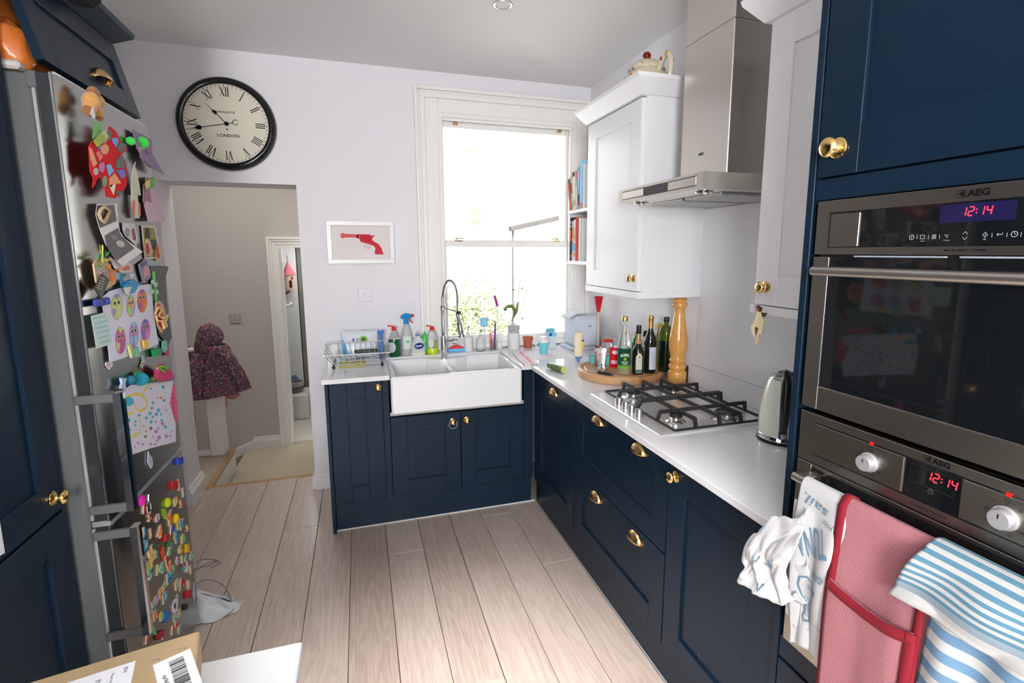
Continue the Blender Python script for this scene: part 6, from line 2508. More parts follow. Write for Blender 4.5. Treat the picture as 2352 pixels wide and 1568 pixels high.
# tap ------------------------------------------------------------------------
X, Y = -1.116, -.232
tz = .880
t = thing('kitchen_tap', 'tall chrome spring neck pull out kitchen tap between the bowls', 'tap', (X, Y, tz))
m = MB()
m.lathe([(.027, 0), (.026, .006), (.0205, .009), (.0195, .14), (.0185, .145), (.0135, .148), (.0135, .31), (.016, .314), (.016, .345), (.010, .350), (.010, .40), (0, .40)], (X, Y, tz), 24)
m.build('column', CHROME, t)
HX = .062
pth = []
for k in range(25):
    a = math.radians(180-180*k/24)
    pth.append((X+HX/2*1.0+HX/2*1.25*math.cos(a)+.008, Y-.02-.075*k/24, tz+.40+(.105*math.sin(a) if k < 25 else 0)))
pth[0] = (X, Y, tz+.395)
endp = Vector((X+HX+.012, Y-.105, tz+.30))
pth += [tuple(Vector(pth[-1]).lerp(endp, f)) for f in (.33, .66, 1.)]
m = MB()
m.tube(pth, .0055, 10)
m.build('hose', mat('dark_hose', (.16, .16, .165), .35, .6), t)
# spring coil around the hose
P = [Vector(p) for p in pth]
cum = [0]
for i in range(len(P)-1):
    cum.append(cum[-1]+(P[i+1]-P[i]).length)
sp_pts = []
turns = 46
for k in range(turns*8+1):
    s = cum[-1]*.86*k/(turns*8)
    i = max(j for j in range(len(cum)-1) if cum[j] <= s)
    f = (s-cum[i])/(cum[i+1]-cum[i])
    p = P[i].lerp(P[i+1], f)
    tn = (P[i+1]-P[i]).normalized()
    sd_ = tn.cross(Vector((0, 1, 0))).normalized()
    up_ = sd_.cross(tn)
    a = 2*PI*k/8
    sp_pts.append(p+(sd_*math.cos(a)+up_*math.sin(a))*.0092)
m = MB()
m.tube(sp_pts, .0017, 5)
m.build('spring', CHROME, t)
m = MB()
hd = Vector((.15, -.12, -1)).normalized()
hx_ = endp
Mx = frame(tuple(hx_), hd.orthogonal().normalized(), hd.cross(hd.orthogonal().normalized()), hd)
m.M = Mx
m.lathe([(.009, -.01), (.011, 0), (.011, .05), (.0165, .058), (.0175, .12), (.016, .125), (.016, .132), (.020, .136), (.020, .150), (0, .152)], (0, 0, 0), 18)
m.build('spray_head', mat('brushed_chrome', (.45, .45, .45), .25, 1.), t)
m = MB()
m.tube([(hx_.x+.012, hx_.y-.004, hx_.z), (hx_.x+.030, hx_.y-.008, hx_.z-.015), (hx_.x+.034, hx_.y-.01, hx_.z-.06)], .0022, 6)
m.box((hx_.x-.004, hx_.y-.018, hx_.z-.004), (hx_.x+.018, hx_.y+.008, hx_.z+.016), .003)
m.build('trigger', BLACK, t)
m = MB()
m.bar((X, Y, tz+.33), (hx_.x, hx_.y, hx_.z+.01), .0042, 8)
m.build('support_arm', CHROME, t)
m = MB()
m.bar((X+.01, Y-.008, tz+.118), (X+.062, Y-.03, tz+.118), .0095, 14)
m.bar((X+.052, Y-.026, tz+.128), (X+.085, Y-.05, tz+.128), .0055, 10)
m.bar((X+.052, Y-.026, tz+.102), (X+.080, Y-.05, tz+.100), .0055, 10)
m.build('mixer_lever', CHROME, t)

# sink edge things -------------------------------------------------------------
t = thing('scrubbing_brush', 'red backed scrubbing brush with blue bristles by the tap', 'brush', (-1.005, -.07, WT))
m = MB()
m.prism([(-.048, .022)]+[(-.048+.096*k/12, .024+.020*math.sin(PI*k/12)) for k in range(13)]+[(.048, .022)], .036, frame((-1.005, -.055, WT), (1, 0, 0), (0, 0, 1), (0, -1, 0)))
m.build('back', paint(226, 70, 84, 35), t)
m = MB()
random.seed(12)
for k in range(22):
    for j in range(4):
        x = -1.005-.05+.1*k/21
        y = -.087+.008*j
        m.add([(x-.0022, y, WT+.024), (x+.0022, y, WT+.024), (x+.003+(x+1.005)*.18, y-.003, WT+.001), (x-.003+(x+1.005)*.18, y-.003, WT+.001)], [(0, 1, 2, 3)])
tag(m.build('bristles', paint(110, 190, 232, 60), t, fixn=False), None, None, None, 'stuff')
for X, Y, h, nm, lab, colr in ((-.922, -.075, .175, 'soap_dispenser', 'tall white soap dispenser with grey nozzle on the sill side', (226, 228, 230)), (-.846, -.105, .150, 'glass_jar', 'short clear jar holding a dark nozzle next to the toothbrush cup', (216, 226, 228))):
    t = thing(nm, lab, 'bottle', (X, Y, WT))
    lathe_obj('body', [(0, 0), (.029, 0), (.031, .006), (.030, .085), (.024, .10), (.013, .106), (.013, .116), (0, .116)], X, Y, WT, CLEARP if nm == 'glass_jar' else paint(*colr, 20), t)
    m = MB()
    m.bar((X, Y, WT+.115), (X, Y, WT+h-.012), .004, 8)
    m.box((X-.008, Y-.020, WT+h-.016), (X+.008, Y+.008, WT+h), .003)
    m.build('pump_head', mat('grey_nozzle', (.35, .36, .38), .35), t)
t = thing('brush_cup', 'clear cup of purple and coral toothbrushes by the orchid', 'cup', (-.748, -.075, WT))
lathe_obj('cup', [(0, .002), (.024, .002), (.025, 0), (.029, .075), (.0275, .075), (.0235, .005), (0, .005)], -.748, -.075, WT, GLASS, t, 20)
for nm, pts, colr, r in (('purple_toothbrush', [(-.742, -.075, WT+.008), (-.735, -.08, WT+.10), (-.732, -.082, WT+.185)], (120, 64, 150), .0065), ('coral_toothbrush', [(-.755, -.083, WT+.008), (-.766, -.088, WT+.07), (-.771, -.09, WT+.118)], (240, 120, 116), .0075)):
    m = MB()
    m.tube(pts, [r*.7, r, r*.9], 8)
    tag(m.build(nm, paint(*colr, 35)), nm.replace('_', ' ')+' standing in the clear cup by the orchid', 'toothbrush')
t = thing('squeegee', 'pale blue window brush with a white stem leaning on the sash', 'brush', (-.80, -.04, WT))
m = MB()
m.bar((-.80, -.05, WT+.002), (-.803, -.04, WT+.16), .006, 8)
m.build('stem', WHITEP, t)
m = MB()
m.box((-.830, -.052, WT+.155), (-.776, -.030, WT+.222), .010)
m.build('head', paint(150, 210, 238, 30), t)
# purple nozzle brush hooked on the glass
pz = at(1138, 692, Y=-.03)
t = thing('purple_brush', 'purple and white scrubbing head standing against the window', 'brush', (pz.x, -.04, WT+.04))
m = MB()
m.prism([(-.016, .035), (-.004, .044), (.018, -.030), (.002, -.036)], .02, frame((pz.x, -.03, pz.z), (1, 0, 0), (0, 0, 1), (0, -1, 0)))
m.build('head', paint(150, 50, 140, 40), t)
m = MB()
m.prism([(-.022, .032), (-.016, .034), (.002, -.036), (-.004, -.034)], .022, frame((pz.x, -.03, pz.z), (1, 0, 0), (0, 0, 1), (0, -1, 0)))
m.bar((pz.x+.004, -.04, pz.z-.03), (pz.x+.02, -.045, WT+.038), .004, 8)
m.build('handle', WHITEP, t)
tag(lathe_obj('brush_holder', [(0, 0), (.020, 0), (.022, .004), (.020, .045), (.018, .045), (.018, .036), (0, .036)], pz.x+.02, -.045, WT, WHITEP), 'small white holder cup between toothbrushes and orchid', 'cup')

# orchid
X, Y = -.606, -.10
t = thing('orchid_pot', 'orchid in a clear inner pot set in a tall white pot', 'potted plant', (X, Y, WT))
lathe_obj('outer_pot', [(0, 0), (.038, 0), (.041, .004), (.044, .115), (.042, .115), (.039, .01), (0, .01)], X, Y, WT, WHITEP, t)
lathe_obj('inner_pot', [(.0395, .112), (.044, .170), (.0425, .170), (.030, .162), (0, .160)], X, Y, WT, mat('clear_pot_with_bark', (.42, .42, .42), .2, vary=(50, .5)), t)
ST = mat('orchid_stem', (.20, .15, .07), .6)
LF = mat('orchid_leaf', (.16, .24, .06), .35)


def px3(x, y, yy=-.11):
    return at(x, y, Y=yy)


for pts in ([(1176, 745), (1180, 720), (1187, 690), (1191, 672), (1195, 641)], [(1189, 742), (1196, 715), (1204, 690), (1213, 659)], [(1172, 744), (1177, 733), (1180, 722)], [(1168, 743), (1174, 734), (1182, 728)]):
    m = MB()
    m.tube([px3(*q) for q in pts], .0026, 6)
    m.build('stem', ST, t)


def leaf(parent, pts, w, mt):
    P_ = [px3(*q) for q in pts]
    m = MB()
    k = len(P_)-1

    def f(u, v):
        i = min(int(v*k), k-1)
        g = v*k-i
        p = P_[i].lerp(P_[i+1], g)
        tn = (P_[i+1]-P_[i]).normalized()
        sd = tn.cross(Vector((0, 1, 0))).normalized()
        ww = w*math.sin(PI*min(.98, .08+v*.9))**.7
        s = (u-.5)*2
        return p+sd*ww*s*.8+Vector((0, -ww*.7*s*s-.004*s, 0))
    m.grid(f, 6, 14)
    m.build('leaf', mt, parent, solid=.0015)


leaf(t, [(1181, 726), (1182, 712), (1176, 703), (1166, 703), (1158, 709)], .016, LF)
leaf(t, [(1180, 728), (1186, 716), (1188, 700), (1192, 690)], .013, LF)
leaf(t, [(1164, 705), (1160, 712), (1155, 707)], .009, LF)
for x, y in ((1179.5, 665.5), (1199, 662), (1200, 731)):
    m = MB()
    m.ball(px3(x, y), (.009, .005, .007), 8, 6)
    m.build('bud', mat('olive_bud', (.30, .28, .08), .6), t)
for X, Y, h, nm, lab in ((-.500, -.098, .078, 'plant_pot', 'small empty terracotta coloured plastic pot beside the orchid'),):
    t = thing(nm, lab, 'plant pot', (X, Y, WT))
    lathe_obj('pot', [(0, 0), (.027, 0), (.034, h-.014), (.0375, h-.013), (.0385, h), (.036, h), (.033, h-.01), (.025, .004), (0, .004)], X, Y, WT, paint(172, 92, 78, 60), t)
X, Y = -.466, -.33
t = thing('training_cup', 'turquoise child\'s training cup with two white handles and lid', 'cup', (X, Y, WT))
lathe_obj('cup', [(0, 0), (.023, 0), (.026, .004), (.035, .07), (.037, .085), (0, .085)], X, Y, WT, mat('turquoise_cup', (.20, .72, .80), .2, trans=.2), t)
lathe_obj('lid', [(.0385, .078), (.0395, .09), (.034, .102), (.027, .104), (.027, .112), (.022, .115), (0, .115)], X, Y, WT, WHITEP, t)
for s in (-1, 1):
    m = MB()
    m.tube([(X+s*.034, Y, WT+.09), (X+s*.050, Y, WT+.088), (X+s*.056, Y, WT+.068), (X+s*.050, Y, WT+.045), (X+s*.034, Y, WT+.040)], .005, 8)
    m.build('handle', WHITEP, t)
X, Y = -.356, -.165
t = thing('milk_carton', 'small blue and white drink carton behind the training cup', 'carton', (X, Y, WT))
m = MB()
m.box((X-.033, Y-.028, WT), (X+.033, Y+.028, WT+.118), .003)
m.build('carton', paint(214, 222, 236, 40), t)
m = MB()
m.prism([(-.033, .118), (.033, .118), (.030, .142), (-.030, .142)], .012, frame((X, Y+.006, WT), (1, 0, 0), (0, 0, 1), (0, -1, 0)))
m.build('gable_top', paint(110, 190, 200, 40), t)
m = MB()
m.box((X-.034, Y-.0285, WT+.088), (X+.034, Y-.0275, WT+.117))
m.build('band', paint(130, 206, 226, 40), t)
m = MB()
m.prism(disc_poly(X-.008, WT+.102, .011, n=14), .001, F_BACK(Y-.0286))
m.build('badge', paint(40, 70, 170, 40), t)

# drinks machine
t = thing('water_filter', 'pale blue white water filter machine in the worktop corner', 'appliance', (-.13, -.22, WT))
m = MB()
m.box((-.225, -.30, WT+.012), (-.035, -.09, WT+.232), .022)
m.box((-.255, -.32, WT), (-.030, -.085, WT+.018), .008)
m.build('housing', paint(206, 214, 228, 25), t)
m = MB()
m.prism([(-.115, .228), (-.04, .262), (-.01, .268), (.01, .262), (.0, .25), (-.04, .244), (-.105, .212)], .10, frame((-.15, -.14, WT), (1, 0, 0), (0, 0, 1), (0, -1, 0)))
m.build('lid_lever', paint(226, 230, 236, 25), t)
m = MB()
m.prism(disc_poly(-.115, WT+.165, .014, .007, n=14), .001, F_BACK(-.3005))
m.build('emblem', paint(150, 160, 180, 30), t)
# plunger
t = thing('plunger', 'small red rubber plunger standing upside down on its wooden handle', 'plunger', (-.045, -.32, WT))
m = MB()
q0, q1 = Vector((-.075, -.345, WT)), Vector((-.070, -.335, WT+.275))
m.tube([q0, q1], .0105, 10)
m.build('handle', mat('pale_dowel', (.66, .55, .44), .6), t)
m = MB()
m.lathe([(.010, 0), (.012, .005), (.030, .105), (.028, .106), (.008, .02), (0, .02)], tuple(q1+Vector((0, 0, -.01))), 20)
m.build('cup', paint(206, 36, 52, 40), t)

# mayonnaise bottle on its cap
X, Y = -.352, -.645
t = thing('sauce_bottle', 'cream sauce squeeze bottle standing on its blue cap', 'bottle', (X, Y, WT))
m = MB()
m.lathe([(0, .035), (.020, .035), (.026, .045), (.029, .09), (.029, .165), (.026, .182), (0, .184)], (0, 0, 0), 24)
m.v = [(X+x, Y+y*.75, WT+z) for x, y, z in m.v]
m.build('bottle', paint(240, 226, 196, 30), t)
m = MB()
m.lathe([(0, 0), (.007, 0), (.008, .012), (.022, .032), (.024, .036), (0, .036)], (0, 0, 0), 24)
m.v = [(X+x, Y+y*.8, WT+z) for x, y, z in m.v]
m.build('cap', paint(100, 136, 190, 30), t)
m = MB()
m.box((X+.012, Y-.024, WT+.078), (X+.027, Y-.0215, WT+.13), .002)
m.build('label', paint(236, 190, 90, 40), t)
m = MB()
m.box((X+.011, Y-.025, WT+.13), (X+.027, Y-.0215, WT+.143), .002)
m.build('label_badge', paint(90, 100, 130, 40), t)
# cucumber
t = thing('cucumber', 'cut half cucumber in clear film lying by the worktop edge', 'cucumber', (-.57, -.83, WT))
A_, B_ = Vector((-.588, -.765, WT+.021)), Vector((-.552, -.898, WT+.021))
m = MB()
ax = (B_-A_)
m.tube([A_-ax*.02, A_, A_+ax*.3, A_+ax*.7, B_], [.010, .018, .0205, .0205, .0205], 18)
m.build('skin', mat('cucumber_skin', (.10, .17, .06), .25, vary=(40, .6)), t)
m = MB()
d = ax.normalized()
m.tube([B_+d*.0003, B_+d*.0012], .0195, 18)
fl = m.build('cut_face', paint(206, 216, 130, 30), t)
m = MB()
m.tube([B_+d*.0013, B_+d*.0018], .011, 10)
m.build('seed_core', paint(186, 200, 100, 30), fl)
m = MB()
m.tube([A_-ax*.16, A_-ax*.1, A_-ax*.02], [.014, .006, .012], 10)
m.build('film_twist', mat('film', (.85, .88, .88), .1, trans=.6), t)
# paper sheet and tea towel at the corner
m = MB()
m.box((-.645, -.52, WT+.0003), (-.30, -.22, WT+.0012))
tag(m.build('paper_sheet', paint(240, 238, 242, 60)), 'white sheet of paper lying on the worktop corner under the cups', 'paper')
m = MB()


def tt(u, v):
    return Vector((-.665+.09*u-.04*v, -.26-.40*v, WT+.0025+.004*math.sin(u*7+v*5)**2+.002*math.sin(v*30)*u))


m.grid(tt, 8, 30)
t = m.build('tea_towel', paint(236, 222, 226, 80), solid=.002)
tag(t, 'pale pink edged tea towel lying along the sink side of the worktop', 'towel')
m = MB()
m.grid(lambda u, v: tt(.55+.18*u, v)+Vector((0, 0, .0015)), 3, 30)
m.build('pink_stripe', paint(226, 150, 160, 80), t)

# chopping board with bottles ------------------------------------------------------
BCX, BCY, BR = -.272, -1.035, .232
t = thing('chopping_board', 'round thick wooden chopping board crowded with bottles beside the hob', 'chopping board', (BCX, BCY, WT))
board_th = .044
m = MB()
m.lathe([(0, 0), (BR-.006, 0), (BR, .006), (BR, board_th-.006), (BR-.006, board_th), (BR-.020, board_th), (BR-.024, board_th-.004), (BR-.032, board_th-.004), (BR-.036, board_th), (0, board_th)], (BCX, BCY, WT), 64)
cmw, nt, b = node_mat('block_maple')
tc = N(nt, 'ShaderNodeTexCoord')
mp = N(nt, 'ShaderNodeMapping')
mp.inputs['Rotation'].default_value = (0, 0, math.radians(-28))
nt.links.new(tc.outputs['Object'], mp.inputs[0])
sp_ = N(nt, 'ShaderNodeSeparateXYZ')
nt.links.new(mp.outputs[0], sp_.inputs[0])
mm_ = N(nt, 'ShaderNodeMath', operation='MULTIPLY')
mm_.inputs[1].default_value = 24
nt.links.new(sp_.outputs[0], mm_.inputs[0])
fl_ = N(nt, 'ShaderNodeMath', operation='FLOOR')
nt.links.new(mm_.outputs[0], fl_.inputs[0])
wn = N(nt, 'ShaderNodeTexWhiteNoise')
wn.noise_dimensions = '1D'
nt.links.new(fl_.outputs[0], wn.inputs['W'])
rp = N(nt, 'ShaderNodeValToRGB')
rp.color_ramp.elements[0].color = (.42, .21, .085, 1)
rp.color_ramp.elements[1].color = (.66, .42, .23, 1)
nt.links.new(wn.outputs[0], rp.inputs[0])
nt.links.new(rp.outputs[0], b.inputs['Base Color'])
b.inputs['Roughness'].default_value = .4
m.build('board', cmw, t)
BT = WT+board_th


def bpos(px, py):
    p = at(px, py, Z=BT)
    return p.x, p.y


DARKG = mat('dark_bottle_glass', (.006, .010, .006), .05, spec=.7)
OLIVEG = mat('olive_glass', (.060, .085, .006), .05, spec=.7)
# lime cordial
X, Y = bpos(1432, 857)
t = thing('cordial_bottle', 'tall clear lime cordial bottle with a green label and gold cap', 'bottle', (X, Y, BT))
lathe_obj('bottle', [(0, 0), (.031, 0), (.034, .006), (.034, .03), (.033, .10), (.0345, .13), (.031, .17), (.021, .215), (.0145, .25), (.0135, .285), (0, .285)], X, Y, BT, mat('cordial_glass', (.90, .92, .90), .04, trans=.85, ior=1.3), t, 28)
lathe_obj('cordial', [(0, .002), (.030, .002), (.0328, .008), (.0325, .045), (0, .045)], X, Y, BT, mat('pale_cordial', (.55, .50, .16), .1, trans=.3), t, 28)
lathe_obj('cap', [(.0155, 0), (.0160, .003), (.0155, .022), (.014, .025), (0, .025)], X, Y, BT+.275, mat('gold_cap', (.55, .42, .18), .35, .8), t)
m = MB()
label_arc(m, X, Y, BT+.032, .0347, .105, -95, 60, n=20)
lb = m.build('label', paint(14, 74, 44, 40), t, fixn=False)
FLB = lambda a: frame((X+.0352*math.sin(math.radians(a)), Y-.0352*math.cos(math.radians(a)), BT), (math.cos(math.radians(a)), math.sin(math.radians(a)), 0), (0, 0, 1), (math.sin(math.radians(a)), -math.cos(math.radians(a)), 0))


def wrap_text(s, v, h, wdt, r, a_mid, parent, colr, bold=.03, arch=0.):
    vs, fs = text_geo(s, bold)
    xs, ys = [q.x for q in vs], [q.y for q in vs]
    cx, cy = (min(xs)+max(xs))/2, (min(ys)+max(ys))/2
    sx_, sy_ = wdt/(max(xs)-min(xs)), h/(max(ys)-min(ys))
    m = MB()
    out = []
    for q in vs:
        u = (q.x-cx)*sx_
        a = math.radians(a_mid)+u/r
        out.append((X+r*math.sin(a), Y-r*math.cos(a), BT+v+(q.y-cy)*sy_+arch*(1-(2*u/wdt)**2)))
    m.add(out, fs)
    m.build('label_lettering', colr, parent, fixn=False)


wrap_text("ROSE'S", .098, .015, .046, .0355, -18, lb, paint(236, 238, 226, 40), arch=.006)
wrap_text('LIME JUICE', .066, .007, .036, .0355, -18, lb, paint(226, 232, 216, 40))
wrap_text('CORDIAL', .057, .007, .030, .0355, -18, lb, paint(226, 232, 216, 40))
m = MB()
label_arc(m, X, Y, BT+.074, .0354, .016, -30, -6, 'oval')
m.build('lime_picture', paint(150, 190, 60, 40), lb, fixn=False)
m = MB()
label_arc(m, X, Y, BT+.032, .0352, .016, -95, 60, n=20)
m.build('label_band', paint(110, 170, 70, 40), lb, fixn=False)
# small dark bottle
X, Y = bpos(1464, 858)
t = thing('balsamic_bottle', 'squat dark bottle with black stopper and cream arched label', 'bottle', (X, Y, BT))
lathe_obj('bottle', [(0, 0), (.026, 0), (.029, .005), (.029, .115), (.024, .138), (.012, .155), (.0115, .175), (0, .175)], X, Y, BT, DARKG, t)
lathe_obj('collar', [(.015, 0), (.016, .004), (.016, .014), (.013, .018), (0, .018)], X, Y, BT+.160, paint(190, 136, 96, 60), t)
lathe_obj('gold_neck', [(.0105, 0), (.0105, .045), (0, .045)], X, Y, BT+.176, mat('gold_foil', (.55, .44, .24), .3, .8), t)
lathe_obj('stopper', [(.0125, 0), (.0135, .004), (.0130, .04), (.012, .044), (0, .044)], X, Y, BT+.212, BLACK, t)
m = MB()
a_ = -15
Fm = lambda a: (X+.0295*math.sin(a), Y-.0295*math.cos(a))


def arch_label(u, v):
    a = math.radians(-50+68*u)
    top = .115-.022*(2*u-1)**2*1.0
    return Vector((X+.0295*math.sin(a), Y-.0295*math.cos(a), BT+.028+(top-.028)*v))


m.grid(arch_label, 14, 8)
lb = m.build('label', paint(206, 206, 190, 50), t, fixn=False)
m = MB()
label_arc(m, X, Y, BT+.008, .0297, .019, -50, 18)
m.build('lower_label', paint(86, 106, 84, 50), t, fixn=False)
wrap_text('OLIO', .075, .004, .018, .0302, -15, lb, paint(150, 150, 130, 50))
m = MB()
label_arc(m, X, Y, BT+.088, .0300, .012, -24, -6, 'oval')
m.build('crest', paint(150, 150, 90, 50), lb, fixn=False)
# tall dark wine bottle
X, Y = bpos(1491, 855)
t = thing('wine_bottle', 'black wine bottle with gold capsule and white label', 'bottle', (X, Y, BT))
lathe_obj('bottle', [(0, 0), (.029, 0), (.032, .005), (.032, .16), (.029, .185), (.016, .215), (.0125, .235), (.0125, .29), (0, .29)], X, Y, BT, DARKG, t)
lathe_obj('capsule', [(.0132, 0), (.0136, .03), (.0138, .045), (.0150, .048), (.0150, .062), (.0135, .064), (0, .064)], X, Y, BT+.235, mat('gold_capsule', (.62, .43, .13), .3, .9), t)
m = MB()
label_arc(m, X, Y, BT+.022, .0325, .118, -35, 48)
lb = m.build('label', paint(196, 200, 214, 50), t, fixn=False)
for k in range(6):
    m = MB()
    label_arc(m, X, Y, BT+.036+.014*k, .0329, .003, -10-(k % 3)*6, 20+(k % 2)*8)
    m.build('label_line', paint(140, 146, 164, 50), lb, fixn=False)
# green oil bottle
X, Y = bpos(1526, 851)
t = thing('oil_bottle', 'tall square shouldered olive green oil bottle with black cap', 'bottle', (X, Y, BT))
m = MB()


def sq_bottle(prof, mtn, nm):
    m = MB()
    n = 32
    vs, fs = [], []
    for r, z, e in prof:
        for j in range(n):
            a = 2*PI*j/n+.5
            c, s = math.cos(a), math.sin(a)
            k = r/((abs(c)**e+abs(s)**e)**(1/e))
            ca, sa = math.cos(.35), math.sin(.35)
            x, y = k*c, k*s
            vs.append((X+x*ca-y*sa, Y+x*sa+y*ca, BT+z))
    for i in range(len(prof)-1):
        for j in range(n):
            fs.append((i*n+j, i*n+(j+1) % n, (i+1)*n+(j+1) % n, (i+1)*n+j))
    m.add(vs, fs, True)
    m.add(vs[:n], [tuple(range(n))])
    m.add(vs[-n:], [tuple(range(n))])
    return m.build(nm, mtn, t)


sq_bottle([(.028, 0, 5), (.030, .004, 5), (.030, .15, 5), (.0305, .165, 4.5)], DARKG, 'oil_filled_body')
sq_bottle([(.0305, .1652, 4.5), (.031, .20, 4), (.029, .225, 3), (.022, .240, 2.3), (.013, .250, 2), (.012, .265, 2)], OLIVEG, 'shoulder')
lathe_obj('cap', [(.0135, 0), (.0145, .003), (.0145, .024), (.013, .027), (0, .027)], X, Y, BT+.262, BLACK, t)
# bottles at the back
X, Y = bpos(1513, 838)
t = thing('oil_bottle', 'clear oil bottle with yellow cap behind the wine bottle', 'bottle', (X, Y, BT))
lathe_obj('bottle', [(0, 0), (.027, 0), (.029, .005), (.029, .15), (.024, .18), (.013, .20), (.013, .215), (0, .215)], X, Y, BT, mat('yellow_oil_glass', (.55, .55, .20), .06, trans=.55, ior=1.3), t)
lathe_obj('cap', [(.015, 0), (.016, .003), (.0155, .018), (.014, .022), (0, .022)], X, Y, BT+.212, paint(226, 196, 40, 35), t)
X, Y = bpos(1461, 836)
t = thing('green_sauce_bottle', 'mid green bottle tucked behind the cordial', 'bottle', (X, Y, BT))
lathe_obj('bottle', [(0, 0), (.027, 0), (.029, .005), (.029, .12), (.024, .14), (.012, .16), (.010, .185), (0, .19)], X, Y, BT, mat('mid_green_glass', (.07, .34, .14), .08, trans=.3), t)
X, Y = bpos(1483, 832)
t = thing('pepper_jar', 'jar with black lid behind the dark bottles', 'jar', (X, Y, BT))
lathe_obj('jar', [(0, 0), (.022, 0), (.024, .005), (.023, .14), (.018, .155), (0, .155)], X, Y, BT, GLASS, t)
lathe_obj('lid', [(.0195, 0), (.0205, .003), (.0205, .03), (.019, .033), (0, .033)], X, Y, BT+.150, BLACK, t)
# jars with red lid
X, Y = bpos(1398, 822)
t = thing('glass_jar', 'clear glass jar with a flat red lid behind the tumbler', 'jar', (X, Y, BT))
lathe_obj('jar', [(0, 0), (.032, 0), (.034, .005), (.034, .09), (.028, .10), (0, .10)], X-.01, Y, BT, GLASS, t)
lathe_obj('lid', [(.030, 0), (.0325, .002), (.0325, .010), (.030, .012), (0, .012)], X-.01, Y, BT+.10, paint(206, 60, 62, 35), t)
X, Y = bpos(1410, 842)
t = thing('red_tin', 'red drinks tin with white script behind the cordial bottle', 'tin', (X, Y, BT))
lathe_obj('tin', [(0, 0), (.027, 0), (.029, .003), (.029, .108), (.027, .112), (0, .112)], X+.004, Y, BT, paint(206, 22, 34, 25), t)
lathe_obj('rim', [(.0275, 0), (.0295, .002), (.0285, .006), (.025, .005), (0, .005)], X+.004, Y, BT+.110, CHROME, t)
m = MB()
label_arc(m, X+.004, Y, BT+.075, .0295, .022, -60, 10, 'oval')
m.build('script_badge', paint(236, 226, 226, 40), t, fixn=False)
m = MB()
label_arc(m, X+.004, Y, BT+.022, .0295, .02, -70, 30)
m.build('pale_band', paint(222, 190, 190, 40), t, fixn=False)
# tumbler
X, Y = bpos(1379, 846)
t = thing('glass_tumbler', 'empty faceted clear glass tumbler at the front of the board', 'glass', (X, Y, BT))
m = MB()
nf = 10
prof = [(.0, .012), (.020, .012), (.0245, .03), (.028, .075), (.0355, .118)]
prof_o = [(.0, 0), (.024, 0), (.0255, .004), (.029, .05), (.0325, .075), (.0385, .119)]
m.lathe(prof_o, (X, Y, BT), 20)
m.lathe(prof[::-1], (X, Y, BT), 20)
# rim ring joins both walls
m.lathe([(.0385, .119), (.037, .1205), (.0355, .118)], (X, Y, BT), 20)
m.build('tumbler', GLASS, t)
# teal bowls
for (px, py, r, h, lab) in ((1362, 834, .024, .045, 'small teal egg cup at the edge of the chopping board'), (1400, 838, .026, .055, 'teal cup seen through the glass tumbler')):
    X, Y = bpos(px, py)
    t = thing('egg_cup', lab, 'cup', (X, Y, BT))
    lathe_obj('cup', [(0, 0), (r*.72, 0), (r*.8, .003), (r*.95, h*.8), (r*1.08, h), (r, h), (r*.85, h*.7), (0, h*.2)], X, Y, BT, paint(110, 196, 190, 35), t)
# knife
t = thing('kitchen_knife', 'small kitchen knife with black handle lying on the board rim', 'knife', (-.40, -1.16, BT))
ka, kb = at(1344, 850, Z=BT+.006), at(1410, 861, Z=BT+.010)
kd = (kb-ka).normalized()
ks_ = Vector((0, 0, 1)).cross(kd).normalized()
Mk = frame(tuple(ka), kd, ks_, (0, 0, 1))
L = (kb-ka).length
m = MB()
m.prism([(0, 0), (.01, -.006), (L*.48, -.009), (L*.48, .007), (.02, .006)], .0015, Mk)
m.build('blade', CHROME, t)
m = MB()
m.M = Mk
m.box((L*.47, -.011, -.005), (L*.97, .008, .009), .004)
hd_ = m.build('handle', BLACK, t)
m = MB()
m.M = Mk
m.box((L*.955, -.010, -.005), (L*1.0, .008, .008), .003)
m.build('end_cap', CHROME, hd_)

# pepper mill
X, Y = -.075, -1.272
t = thing('pepper_mill', 'very tall turned beech pepper mill beside the gas hob', 'pepper mill', (X, Y, WT))
k = .504
pm = [(0, 0), (.046, 0), (.0475, .004), (.0475, .055), (.045, .065), (.038, .070), (.043, .078), (.046, .088), (.043, .10), (.035, .106), (.041, .112), (.043, .122), (.038, .130), (.036, .138), (.044, .17), (.0485, .20), (.046, .24), (.036, .30), (.0285, .35), (.0265, .375), (.029, .392), (.036, .398), (.039, .406), (.036, .416), (.030, .420), (.034, .426), (.035, .432), (.030, .438)]
lathe_obj('body', pm, X, Y, WT, MILL, t, 36)
lathe_obj('head', [(.030, .438), (.040, .446), (.0445, .462), (.042, .480), (.030, .494), (.012, .500), (0, .501)], X, Y, WT, mat('red_beech', (.50, .22, .07), .16, coat=.5), t, 36)
lathe_obj('top_nut', [(.006, 0), (.006, .008), (.009, .010), (.009, .016), (0, .017)], X, Y, WT+.499, mat('bronze_nut', (.30, .24, .16), .35, 1.), t, 14)
m = MB()
m.box((X+.045, Y-.022, WT), (X+.055, Y+.030, WT+.09), .002)
tag(m.build('dark_box', paint(58, 42, 34, 50)), 'slim dark brown packet behind the pepper mill foot', 'packet')

